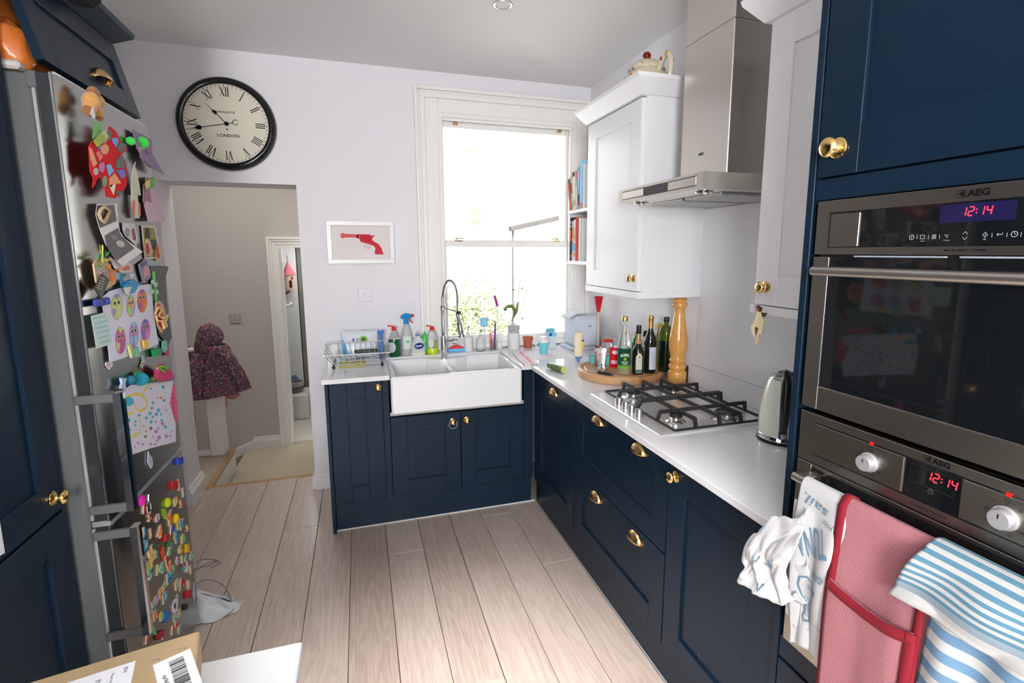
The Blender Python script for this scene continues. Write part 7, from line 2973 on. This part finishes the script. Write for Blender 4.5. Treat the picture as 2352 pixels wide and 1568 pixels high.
# kettle
X, Y = -.190, -2.085
t = thing('kettle', 'cream enamel jug kettle with black handle beside the oven tower', 'kettle', (X, Y, WT))
lathe_obj('base', [(0, 0), (.080, 0), (.082, .004), (.082, .010), (0, .010)], X, Y, WT, BLACK, t, 40)
lathe_obj('base_ring', [(.078, .010), (.080, .012), (.079, .026), (.077, .028), (0, .028)], X, Y, WT, CHROME, t, 40)
lathe_obj('body', [(.0775, .028), (.0785, .034), (.0775, .08), (.0725, .14), (.063, .19), (.053, .222), (.050, .226)], X, Y, WT, mat('cream_enamel', (.80, .82, .70), .14, coat=.4), t, 40)
lathe_obj('lid', [(.051, .226), (.050, .230), (.040, .240), (.020, .246), (0, .247)], X, Y, WT, mat('steel_lid', (.40, .40, .40), .2, 1.), t, 40)
m = MB()
hdir = Vector((-.669, -.743, 0)).normalized()
o_ = Vector((X, Y, WT))
hp = [o_+hdir*.030+Vector((0, 0, .252)), o_+hdir*.062+Vector((0, 0, .256)), o_+hdir*.092+Vector((0, 0, .238)), o_+hdir*.106+Vector((0, 0, .19)), o_+hdir*.110+Vector((0, 0, .13)), o_+hdir*.104+Vector((0, 0, .085)), o_+hdir*.086+Vector((0, 0, .055))]
sm_ = []
for i in range(len(hp)-1):
    for q in range(4):
        sm_.append(hp[i].lerp(hp[i+1], q/4))
m.tube(sm_+[hp[-1]], [.011+.006*math.sin(PI*i/len(sm_)) for i in range(len(sm_)+1)], 12)
m.box((X-.018, Y-.03, WT+.236), (X+.018, Y+.02, WT+.252), .005)
m.tube([o_+hdir*.084+Vector((0, 0, .03)), o_+hdir*.080+Vector((0, 0, .10))], .014, 10)
m.build('handle', mat('kettle_black', (.010, .010, .012), .22), t)
m = MB()
sdir = -hdir
m.tube([o_+sdir*.050+Vector((0, 0, .195)), o_+sdir*.070+Vector((0, 0, .216)), o_+sdir*.078+Vector((0, 0, .224))], [.020, .015, .010], 12)
m.build('spout', MATS['cream_enamel'], t)
m = MB()
q = o_+hdir*.098+Vector((0, 0, .038))
m.box((q.x-.008, q.y-.008, q.z-.004), (q.x+.008, q.y+.004, q.z+.012), .002)
m.build('power_switch', paint(150, 156, 166, 30), t)
X, Y = -.190, -2.262
t = thing('water_jug', 'frosted pale jug half hidden by the oven tower', 'jug', (X, Y, WT))
lathe_obj('jug', [(0, 0), (.058, 0), (.063, .006), (.061, .03), (.056, .13), (.057, .134), (.052, .150), (.040, .175), (.025, .186), (0, .188)], X, Y, WT, mat('frosted_plastic', (.72, .76, .78), .25), t, 28)
lathe_obj('jug_band', [(.0575, 0), (.0590, .001), (.0590, .004), (.0565, .006)], X, Y, WT+.129, CHROME, t, 28)

# angel ornament on the knob
kx, ky, kz = -.40, -2.147, 1.445
t = thing('angel_ornament', 'wooden angel ornament hanging from the brass cupboard knob', 'ornament', (kx, ky, 1.24))
FA = F_RIGHT(-.405)


def ap(px, py):
    q = at(px, py, X=-.405)
    return (-q.y, q.z)


for nm, pts, colr, th, lf in (('robe', [(1741, 715), (1750, 716), (1757, 738), (1752, 765), (1740, 770), (1733, 775), (1726, 752), (1734, 738)], (232, 222, 178), .004, 0), ('robe_tail', [(1736, 765), (1746, 765), (1742, 790), (1736, 790)], (226, 206, 160), .003, 0), ('head', disc_poly(1744, 710, 5.5, n=12), (176, 128, 92), .006, 0), ('hat', [(1735, 704), (1744, 701), (1752, 708), (1748, 716), (1742, 704)], (88, 62, 48), .007, 0), ('wing', [(1751, 717), (1764, 719), (1757, 728), (1752, 727)], (84, 56, 42), .003, .001), ('heart', [(1737, 752), (1741, 750), (1744, 755), (1738, 772)], (104, 66, 60), .001, .0042), ('wing', [(1733, 742), (1726, 746), (1730, 760), (1735, 757)], (226, 216, 170), .003, -.002)):
    m = MB()
    m.prism([ap(*q) for q in pts], th, FA @ Matrix.Translation((0, 0, lf)))
    m.build(nm, paint(*colr, 70), t)
m = MB()
m.tube([(-.405, ky, kz-.012), (-.408, ky-.001, 1.40), (-.407, ky-.003, at(1744, 704, X=-.405).z)], .0012, 6)
m.build('cord', paint(200, 160, 120, 70), t)

# bookshelf by the window ---------------------------------------------------------
t = thing('wall_shelf', 'small white two tier bookshelf fixed between window and wall cupboard', 'shelf', (-.125, -.47, 1.475))
m = MB()
m.box((-.25, -.748, 1.478), (-.002, -.20, 1.500), .002)
m.build('shelf_board', CABW, t)
m = MB()
m.box((-.25, -.748, 1.812), (-.002, -.20, 1.832), .002)
m.build('shelf_board', CABW, t)
m = MB()
m.box((-.020, -.748, 1.50), (-.002, -.20, 1.812))
m.build('back_board', CABW, t)
m = MB()
m.box((-.245, -.222, 1.50), (-.004, -.204, 1.812), .001)
m.build('side_board', CABW, t)


def book(y, z0, th, hgt, dep, colr, label, lean=0., spine=None, x0=-.245):
    """upright book, spine facing -X, far side at y, leaning by angle about X"""
    t = thing('book', label, 'book', (x0+dep/2, y-th/2, z0), 'cookbooks on the window shelf')
    Mr = Matrix.Translation((0, y, z0)) @ Matrix.Rotation(lean, 4, 'X')
    m = MB()
    m.M = Mr
    m.box((x0, -th, 0), (x0+dep, -th+.0025, hgt), .0008)
    m.box((x0, -.0025, 0), (x0+dep, 0, hgt), .0008)
    m.box((x0, -th, 0), (x0+.003, 0, hgt), .0008)
    m.build('cover', paint(*colr, 35), t)
    m = MB()
    m.M = Mr
    m.box((x0+.003, -th+.0025, .003), (x0+dep-.004, -.0025, hgt-.003))
    m.build('pages', paint(232, 228, 216, 80), t)
    for (v0, v1, c) in (spine or []):
        m = MB()
        m.M = Mr
        m.box((x0-.0008, -th+.003, v0*hgt), (x0+.0005, -.003, v1*hgt))
        m.build('spine_print', paint(*c, 40), t)
    return t, Mr


SZ = 1.8325
ln_ = -.16
book(-.222, SZ, .030, .212, .16, (214, 96, 84), 'red and green patterned cookbook leaning at the end of the top shelf', -.17, [(.1, .3, (226, 120, 90)), (.4, .55, (90, 140, 70)), (.62, .8, (206, 60, 60)), (.86, .96, (70, 110, 60))])
book(-.260, SZ, .020, .225, .17, (190, 206, 190), 'thin pale green cookbook on the top shelf', -.15, [(.05, .2, (150, 180, 90)), (.5, .8, (60, 90, 60))])
book(-.288, SZ, .044, .250, .18, (232, 226, 212), 'thick cream cookbook on the top shelf', -.12, [(.86, .97, (90, 80, 70)), (.1, .25, (190, 180, 160))])
book(-.338, SZ, .020, .245, .18, (226, 130, 130), 'pink topped slim book on the top shelf', -.10, [(.0, .6, (222, 226, 232)), (.6, .8, (150, 200, 232))])
book(-.363, SZ, .024, .262, .19, (140, 186, 226), 'blue slim book on the top shelf', -.07, [(.1, .35, (80, 70, 70)), (.5, .9, (190, 216, 236))])
book(-.395, SZ, .032, .300, .20, (168, 214, 242), 'tall sky blue book on the top shelf next to the cupboard', -.04, [(.02, .12, (236, 120, 70))])
book(-.435, SZ, .035, .27, .19, (226, 228, 230), 'white book on the top shelf against the cupboard', 0)
bk, Mr = book(-.236, 1.5005, .030, .285, .20, (44, 42, 44), 'black cookbook with white and red title on the lower shelf', 0, [(.08, .14, (120, 118, 110))])
m = MB()
FBK = F_RIGHT(-.2462)
text_on(m, 'GO', FBK, .251, 1.5005+.255, .020, .022, bold=.03, lift=.0003)
text_on(m, 'BA', FBK, .251, 1.5005+.228, .020, .022, bold=.03, lift=.0003)
m.build('title_lettering', paint(236, 236, 232, 50), bk)
m = MB()
m.M = FBK
m.box((.240, 1.5005+.13, 0), (.262, 1.5005+.205, .0005))
m.build('title_block', paint(206, 90, 60, 50), bk)
book(-.270, 1.5005, .022, .262, .19, (236, 230, 230), 'white book with orange pictures on the lower shelf', 0, [(.55, .85, (226, 140, 90)), (.2, .42, (130, 190, 220)), (.42, .5, (226, 120, 90))])
book(-.296, 1.5005, .034, .27, .19, (240, 222, 222), 'pale pink book with a picture spine on the lower shelf', 0, [(.5, .8, (206, 190, 150)), (.25, .42, (120, 190, 226)), (.1, .2, (236, 150, 90))])
book(-.335, 1.5005, .036, .282, .19, (206, 70, 60), 'red book on the lower shelf beside the pale pink one', 0)
book(-.376, 1.5005, .040, .275, .19, (226, 226, 220), 'white book at the end of the lower shelf by the cupboard', 0)

# teapot on the wall cupboard -----------------------------------------------------
tx, ty = -.20, -1.085
tzp = 2.269
t = thing('teapot', 'cream teapot with coloured polka dots and red knob on the wall cupboard', 'teapot', (tx, ty, tzp))
dm, nt, b = node_mat('polka_dot_glaze')
tc = N(nt, 'ShaderNodeTexCoord')
vo = N(nt, 'ShaderNodeTexVoronoi')
vo.inputs['Scale'].default_value = 30
vo.inputs['Randomness'].default_value = .5
nt.links.new(tc.outputs['Object'], vo.inputs['Vector'])
lt = N(nt, 'ShaderNodeMath', operation='LESS_THAN')
lt.inputs[1].default_value = .26
nt.links.new(vo.outputs['Distance'], lt.inputs[0])
rp = N(nt, 'ShaderNodeValToRGB')
rp.color_ramp.interpolation = 'CONSTANT'
els = [(0, (.42, .05, .05)), (.2, (.20, .30, .16)), (.4, (.55, .30, .05)), (.6, (.05, .07, .10)), (.78, (.22, .25, .36))]
for i, (p_, c_) in enumerate(els):
    e = rp.color_ramp.elements[i] if i < 2 else rp.color_ramp.elements.new(p_)
    e.position = p_
    e.color = (*c_, 1)
sx = N(nt, 'ShaderNodeSeparateColor')
nt.links.new(vo.outputs['Color'], sx.inputs[0])
nt.links.new(sx.outputs[0], rp.inputs[0])
mx = N(nt, 'ShaderNodeMix', data_type='RGBA')
mx.inputs[6].default_value = (.70, .62, .47, 1)
nt.links.new(lt.outputs[0], mx.inputs[0])
nt.links.new(rp.outputs[0], mx.inputs[7])
nt.links.new(mx.outputs[2], b.inputs['Base Color'])
b.inputs['Roughness'].default_value = .12
lathe_obj('body', [(r*1.18, z*1.18) for r, z in [(0, 0), (.062, 0), (.068, .005), (.090, .03), (.105, .065), (.104, .10), (.090, .13), (.075, .145), (.072, .150), (0, .150)]], tx, ty, tzp, dm, t, 40)
lathe_obj('lid', [(r*1.18, z*1.18) for r, z in [(.078, .150), (.079, .155), (.070, .172), (.045, .190), (.018, .198), (.010, .202), (0, .202)]], tx, ty, tzp, dm, t, 40)
m = MB()
m.ball((tx, ty, tzp+.253), (.021, .021, .020), 16, 10)
m.build('lid_knob', mat('dark_red_glaze', (.20, .012, .015), .12), t)
m = MB()
hd_ = Vector((.12, -.99, 0)).normalized()
o_ = Vector((tx, ty, tzp))
hp = [o_+hd_*.080+Vector((0, 0, .135)), o_+hd_*.100+Vector((0, 0, .165)), o_+hd_*.125+Vector((0, 0, .185)), o_+hd_*.150+Vector((0, 0, .165)), o_+hd_*.155+Vector((0, 0, .12)), o_+hd_*.140+Vector((0, 0, .07)), o_+hd_*.100+Vector((0, 0, .04))]
sm_ = []
for i in range(len(hp)-1):
    for q in range(4):
        f = q/4
        p0, p1, p2, p3 = hp[max(0, i-1)], hp[i], hp[i+1], hp[min(len(hp)-1, i+2)]
        sm_.append(.5*((2*p1)+(-p0+p2)*f+(2*p0-5*p1+4*p2-p3)*f*f+(-p0+3*p1-3*p2+p3)*f**3))
sm_ = [o_+(p-o_)*1.18 for p in sm_+[hp[-1]]]
m.tube(sm_, .0145, 12)
m.build('handle', dm, t)
m = MB()
sd_ = -hd_
m.tube([o_+(sd_*a+Vector((0, 0, b)))*1.1 for a, b in ((.085, .05), (.125, .072), (.145, .10), (.158, .118))], [.030, .023, .018, .014], 14)
m.build('spout', dm, t)
# green sponge edge in the sink
m = MB()
m.box((-1.118, -.62, .688), (-1.06, -.56, .835), .008) if False else m.box((-1.118, -.64, .840), (-1.078, -.585, .862), .006)
tag(m.build('sponge', paint(120, 214, 150, 70)), 'small green sponge on the divider between the sink bowls', 'sponge')
# ------------------------------------------------------------------ cloths on the oven handle
def stripe_mat(name, base, line, freq, duty, axis=1, rough=.9, noise_amt=.0, extra=None):
    m, nt, b = node_mat(name)
    uv = N(nt, 'ShaderNodeUVMap')
    sp = N(nt, 'ShaderNodeSeparateXYZ')
    nt.links.new(uv.outputs[0], sp.inputs[0])
    src = sp.outputs[axis]
    mu = N(nt, 'ShaderNodeMath', operation='MULTIPLY')
    mu.inputs[1].default_value = freq
    nt.links.new(src, mu.inputs[0])
    if noise_amt:
        nz = N(nt, 'ShaderNodeTexNoise')
        nz.inputs['Scale'].default_value = 60
        nt.links.new(uv.outputs[0], nz.inputs['Vector'])
        ma = N(nt, 'ShaderNodeMath', operation='MULTIPLY_ADD')
        ma.inputs[1].default_value = noise_amt
        nt.links.new(nz.outputs['Fac'], ma.inputs[0])
        nt.links.new(mu.outputs[0], ma.inputs[2])
        mu = ma
    fr = N(nt, 'ShaderNodeMath', operation='FRACT')
    nt.links.new(mu.outputs[0], fr.inputs[0])
    lt = N(nt, 'ShaderNodeMath', operation='LESS_THAN')
    lt.inputs[1].default_value = duty
    nt.links.new(fr.outputs[0], lt.inputs[0])
    fac = lt.outputs[0]
    if extra:    # only between v = extra[0] and extra[1]; fine lines between extra[1] and extra[2]
        g0 = N(nt, 'ShaderNodeMath', operation='LESS_THAN')
        g0.inputs[1].default_value = extra[1]
        nt.links.new(src, g0.inputs[0])
        a = N(nt, 'ShaderNodeMath', operation='MULTIPLY')
        nt.links.new(fac, a.inputs[0])
        nt.links.new(g0.outputs[0], a.inputs[1])
        m2 = N(nt, 'ShaderNodeMath', operation='MULTIPLY')
        m2.inputs[1].default_value = freq*4.6
        nt.links.new(src, m2.inputs[0])
        f2 = N(nt, 'ShaderNodeMath', operation='FRACT')
        nt.links.new(m2.outputs[0], f2.inputs[0])
        l2 = N(nt, 'ShaderNodeMath', operation='LESS_THAN')
        l2.inputs[1].default_value = .6
        nt.links.new(f2.outputs[0], l2.inputs[0])
        h0 = N(nt, 'ShaderNodeMath', operation='GREATER_THAN')
        h0.inputs[1].default_value = extra[1]
        nt.links.new(src, h0.inputs[0])
        h1 = N(nt, 'ShaderNodeMath', operation='LESS_THAN')
        h1.inputs[1].default_value = extra[2]
        nt.links.new(src, h1.inputs[0])
        q = N(nt, 'ShaderNodeMath', operation='MULTIPLY')
        nt.links.new(l2.outputs[0], q.inputs[0])
        nt.links.new(h0.outputs[0], q.inputs[1])
        q2 = N(nt, 'ShaderNodeMath', operation='MULTIPLY')
        nt.links.new(q.outputs[0], q2.inputs[0])
        nt.links.new(h1.outputs[0], q2.inputs[1])
        mxx = N(nt, 'ShaderNodeMath', operation='MAXIMUM')
        nt.links.new(a.outputs[0], mxx.inputs[0])
        nt.links.new(q2.outputs[0], mxx.inputs[1])
        fac = mxx.outputs[0]
    mx = N(nt, 'ShaderNodeMix', data_type='RGBA')
    mx.inputs[6].default_value = (*base, 1)
    mx.inputs[7].default_value = (*line, 1)
    nt.links.new(fac, mx.inputs[0])
    nt.links.new(mx.outputs[2], b.inputs['Base Color'])
    b.inputs['Roughness'].default_value = rough
    return m


HXc, HZc, HR = -.700, 1.059, .0135      # handle axis and cloth radius


def drape(ya, yb, ya2, yb2, zb, back=.12, bulge=.012, waves=3, amp=.006, seed=0, prop=False):
    """sheet over the handle: u across (towards -Y), v along from the back hem over the bar to the front hem.
    zb(u) gives the front hem height"""
    def f(u, v):
        vb, va = .18, .1116
        if prop:
            T_ = back+PI*HR+HZc-zb(.5)
            vb, va = (back+PI*HR)/T_, back/T_
        lean = 0
        y_top = ya+(yb-ya)*u
        if v < va:
            s = 1-v/va
            return Vector((HXc+HR, y_top, HZc-back*s))
        if v < vb:
            a = (v-va)/(vb-va)*PI
            return Vector((HXc+HR*math.cos(a), y_top, HZc+HR*math.sin(a)))
        s = (v-vb)/(1-vb)
        zz = HZc+(zb(u)-HZc)*s
        y = y_top+(ya2+(yb2-ya2)*u-y_top)*s**1.1
        w = amp*min(1, s*3)*math.sin(2*PI*waves*u+seed+s*1.5)+bulge*math.sin(PI*min(1, s*1.1))+.35*amp*NZ.noise(Vector((u*5+seed, s*5, seed)))*min(1, s*4)
        return Vector((HXc-HR-abs(w)*1.0-.002, y, zz))
    return f


def pt_on(px, py, off=.735):
    return at(px, py, X=-off)


# striped red double oven cloth -----------------------------------------------------
RW = stripe_mat('red_ticking', (.33, .05, .075), (.52, .35, .37), 92, .38, 0, .9, .45)
t = thing('oven_gloves', 'red and white ticking double oven glove with dark red binding over the oven handle', 'oven glove', (-.72, -2.86, .45))
zb = lambda u: .42
fr_ = drape(-2.766, -2.945, -2.765, -2.935, zb, .14, .010, 1.2, .006, seed=1)
m = MB()
m.grid(fr_, 40, 60)
m.build('front_panel', RW, t, solid=.004)
REDB = mat('dark_red_binding', (.22, .005, .016), .9)


def ribbon(f, uv_pts, w, lift, name, parent, mt):
    m = MB()
    pts = []
    k = len(uv_pts)-1
    for i in range(k):
        for q in range(14):
            g = q/14
            pts.append((uv_pts[i][0]+(uv_pts[i+1][0]-uv_pts[i][0])*g, uv_pts[i][1]+(uv_pts[i+1][1]-uv_pts[i][1])*g))
    pts.append(uv_pts[-1])
    P_ = [f(*q) for q in pts]
    e = .004
    Ls, Rs = [], []
    for i, (u, v) in enumerate(pts):
        a, b2 = P_[max(0, i-1)], P_[min(len(P_)-1, i+1)]
        tn = (b2-a).normalized()
        nn = (f(min(1, u+e), v)-f(max(0, u-e), v)).cross(f(u, min(1, v+e))-f(u, max(0, v-e))).normalized()
        ref = Vector((HXc, P_[i].y, P_[i].z-.0)) if P_[i].z > HZc else Vector((0, P_[i].y, P_[i].z))
        if nn.dot(P_[i]-ref) < 0:
            nn = -nn
        sd = tn.cross(nn).normalized()
        Ls.append(P_[i]+sd*w/2+nn*lift)
        Rs.append(P_[i]-sd*w/2+nn*lift)
    n = len(Ls)
    m.add(Ls+Rs, [(i, i+1, n+i+1, n+i) for i in range(n-1)], True)
    return m.build(name, mt, parent, solid=.003)


ribbon(fr_, [(.035, .06), (.035, .16), (.035, .5), (.035, .99)], .017, .0045, 'binding', t, REDB)
ribbon(fr_, [(.975, .06), (.975, .16), (.975, .6), (.975, .99)], .014, .0045, 'binding', t, REDB)
# hand pocket: second layer sewn on the lower half, its mouth bound on a slant
gp = lambda u, v: fr_(u*.93+.03, .375+.625*v+.015*math.sin(PI*u)*(1-v))+Vector((-.006-.010*math.sin(PI*u)*(1-v*.5), 0, 0))
m = MB()
m.grid(gp, 30, 30)
m.build('hand_pocket', RW, t, solid=.004)
ribbon(gp, [(0, 0.02), (.25, .02), (.5, .02), (.75, .02), (1, .02)], .020, .0045, 'pocket_binding', t, REDB)
ribbon(gp, [(.99, .0), (.99, .5), (.99, 1)], .018, .0045, 'pocket_binding', t, REDB)
# second pad folded behind, showing at the lower side
f2 = drape(-2.90, -2.965, -2.905, -2.985, lambda u: .40, .1, .004, 1, .003, seed=4)
m = MB()
m.grid(lambda u, v: f2(u, .18+.82*v)+Vector((.008, 0, 0)), 14, 40)
m.build('rear_panel', RW, t, solid=.004)
ribbon(lambda u, v: f2(u, .18+.82*v)+Vector((.008, 0, 0)), [(.93, .05), (.93, .5), (.93, .98)], .016, .0045, 'binding', t, REDB)

# blue striped towel ------------------------------------------------------------------
BT_ = stripe_mat('blue_stripe', (.56, .56, .545), (.10, .235, .335), 16.5, .5, 1, .9, 0, (0, .817, .893))
t = thing('striped_towel', 'white and blue striped tea towel draped over the right of the oven gloves', 'towel', (-.74, -3.0, .7))
fb = drape(-2.938, -3.16, -2.900, -3.19, lambda u: .955+.010*u+.003*math.sin(9*u), .06, .012, 1.7, .006, seed=2.2, prop=True)
fbb = lambda u, v: fb(u, v)+Vector((-.030*min(1, max(0, (v-.36)*5)), 0, .008*min(1, max(0, (v-.2)*8))))
m = MB()
m.grid(fbb, 50, 70)
m.build('towel', BT_, t, solid=.003)
BT2 = stripe_mat('blue_stripe_under', (.58, .58, .56), (.15, .28, .42), 15, .5, 1, .9, 0, (0, .86, .95))
fb2 = drape(-2.955, -3.17, -2.93, -3.19, lambda u: .52-.02*u, .1, .010, 2.6, .008, seed=5)
m = MB()
m.grid(lambda u, v: fb2(u, .18+.82*v)+Vector((-.001, 0, -.004)), 40, 60)
t = m.build('under_towel', BT2, solid=.003)
tag(t, 'second blue striped tea towel hanging beneath the upper striped one', 'towel')

# white printed apron -----------------------------------------------------------------
AP = mat('white_cotton', (.58, .575, .58), .85, bump=(14, .35))
t = thing('printed_apron', 'crumpled white cotton apron with blue lettering at the near end of the oven handle', 'apron', (-.73, -2.7, .6))
fa = drape(-2.668, -2.785, -2.676, -2.780, lambda u: .680+.03*u+.006*math.sin(6*u), .12, .012, 1.4, .006, seed=.8)
m = MB()
m.grid(fa, 44, 70)
m.build('cloth', AP, t, solid=.002)
# bunched corner thrown out sideways
m = MB()


def bunch(u, v):
    a = 2*PI*u
    # axis from the strip out past the tower edge
    k = v
    p0 = Vector((-.735, -2.705, .915))
    p1 = Vector((-.745, -2.635, .865))
    p2 = Vector((-.752, -2.562, .800))
    c = p0*(1-k)**2+p1*2*k*(1-k)+p2*k*k
    rz = (.095-.060*k+.012*math.sin(PI*k))*(1+.20*math.sin(3*a+4*k)+.13*math.sin(5*a-7*k+1))
    rx = .024*(1+.25*math.sin(4*a+6*k))
    q = Vector((rx*math.cos(a), .012*math.sin(2*a+5*k), rz*math.sin(a)))
    n = NZ.noise(Vector((math.cos(a)*1.6, math.sin(a)*1.6, k*4)))*.020+abs(NZ.noise(Vector((math.cos(a)*3, math.sin(a)*3, k*7+3))))*.016
    p = c+q+Vector((math.cos(a), .3*math.sin(a*2), math.sin(a)))*n
    if v > .999:
        p = c+q*.25
    p.x = min(p.x, -.682)
    return p


m.grid(bunch, 60, 44)
m.build('bunched_corner', AP, t, solid=.002, sub=1)
fl2 = drape(-2.655, -2.70, -2.64, -2.70, lambda u: .71+.05*(1-u), .1, .006, 1.5, .008, seed=3)
m = MB()
m.grid(lambda u, v: fl2(u, .30+.70*v)+Vector((.004, 0, 0)), 20, 30)
m.build('rear_fold', AP, t, solid=.002)
# printed words and drawing follow the cloth surface
BLP = mat('faded_blue_print', (.14, .24, .33), .85)


def on_cloth(vs, f, u0, v0, du, dv, rot, lift=.004):
    out = []
    c, s = math.cos(rot), math.sin(rot)
    for x, y in vs:
        X_, Y_ = x*c-y*s, x*s+y*c
        p = f(min(.995, max(.005, u0+X_*du)), min(.99, max(.19, v0-Y_*dv)))
        out.append(p+Vector((-lift, 0, .001)))
    return out


def cloth_text(s, u0, v0, h, w, rot, bold=.0, shear=.2):
    """h, w in metres; mapped on the apron strip (0.105 m wide, about 0.42 m of front drop)"""
    vs, fs = text_geo(s, bold)
    xs, ys = [q.x for q in vs], [q.y for q in vs]
    cx, cy = (min(xs)+max(xs))/2, (min(ys)+max(ys))/2
    P2 = [((q.x-cx)*w/(max(xs)-min(xs))+(q.y-cy)*shear*h, (q.y-cy)*h/(max(ys)-min(ys))) for q in vs]
    m = MB()
    m.add(on_cloth(P2, fa, u0, v0, 1/.112, .82/.37, rot), fs)
    m.build('printed_word', BLP, t, fixn=False)


def cloth_line(pts, w, name='printed_line'):
    m = MB()
    V = [Vector(p) for p in pts]
    P2, fs = [], []
    n = len(V)
    for i in range(n):
        a, b2 = V[max(0, i-1)], V[min(n-1, i+1)]
        tn = (b2-a).normalized()
        nn = Vector((-tn.y, tn.x))
        P2 += [tuple(V[i]+nn*w/2), tuple(V[i]-nn*w/2)]
    fs = [(2*i, 2*i+2, 2*i+3, 2*i+1) for i in range(n-1)]
    m.add(on_cloth(P2, fa, .5, .6, 1/.112, .82/.37, 0), fs)
    m.build(name, BLP, t, fixn=False)


cloth_text('sail.', .38, .245, .022, .060, PI-.25)
cloth_text('you', .72, .30, .012, .025, PI-.2)
cloth_text('TUNA', .42, .43, .062, .080, PI+.42, .01)
cloth_text('one', .62, .575, .018, .034, PI+.0)
oo = (-.014, -.045)
bt = [(-.018, .030), (-.021, .010), (-.014, -.010), (-.004, -.022), (-.006, -.050), (-.012, -.062), (-.004, -.070), (.006, -.066), (.010, -.052), (.008, -.025), (.014, -.008), (.018, .014), (.014, .032), (-.002, .036), (-.018, .030)]
cloth_line([(x+oo[0], y+oo[1]) for x, y in bt], .0042, 'printed_drawing')
for k in range(7):
    y = -.012-.007*k
    cloth_line([(oo[0]-.008, oo[1]+y), (oo[0]+.002, oo[1]+y-.002), (oo[0]+.008, oo[1]+y+.001)], .0014)
cloth_text('Boil', .49, .60+.0*1, .012, .022, PI+.1) if False else None
m = MB()
vs, fs = text_geo('Bolt', .01)
xs, ys = [q.x for q in vs], [q.y for q in vs]
cx, cy = (min(xs)+max(xs))/2, (min(ys)+max(ys))/2
P2 = [(-(q.x-cx)*.026/(max(xs)-min(xs)), -(q.y-cy)*.012/(max(ys)-min(ys))-.030) for q in vs]
m.add(on_cloth(P2, fa, .5, .6, 1/.112, .82/.37, 0), fs)
m.build('printed_word', BLP, t, fixn=False)
cloth_line([(-.045, -.075), (-.028, -.082), (-.020, -.088)], .0016)
cloth_line([(.014, -.100), (.028, -.108), (.045, -.112)], .0016)
for (x, y) in ((-.002, -.125), (-.008, -.132), (.003, -.136)):
    cloth_line([(x-.0012, y), (x+.0012, y)], .0024)
# a few strokes of print on the bunched corner
for seq in ([(.30, .55), (.33, .62), (.29, .70), (.34, .78)], [(.52, .30), (.55, .36), (.52, .42)], [(.48, .45), (.50, .52), (.46, .58)], [(.60, .52), (.62, .58), (.58, .62)]):
    m = MB()
    L1 = [bunch(u, v)+Vector((-.004, 0, 0)) for u, v in seq]
    m.tube(L1, .0018, 5)
    m.build('printed_line', BLP, t)
# ties hanging below
m = MB()
m.tube([(-.716, -2.768, .64), (-.722, -2.772, .60), (-.716, -2.766, .575), (-.722, -2.755, .56)], .003, 6)
m.tube([(-.716, -2.79, .60), (-.728, -2.80, .55), (-.720, -2.795, .50), (-.726, -2.80, .46)], .0035, 6)
m.build('tie', AP, t)
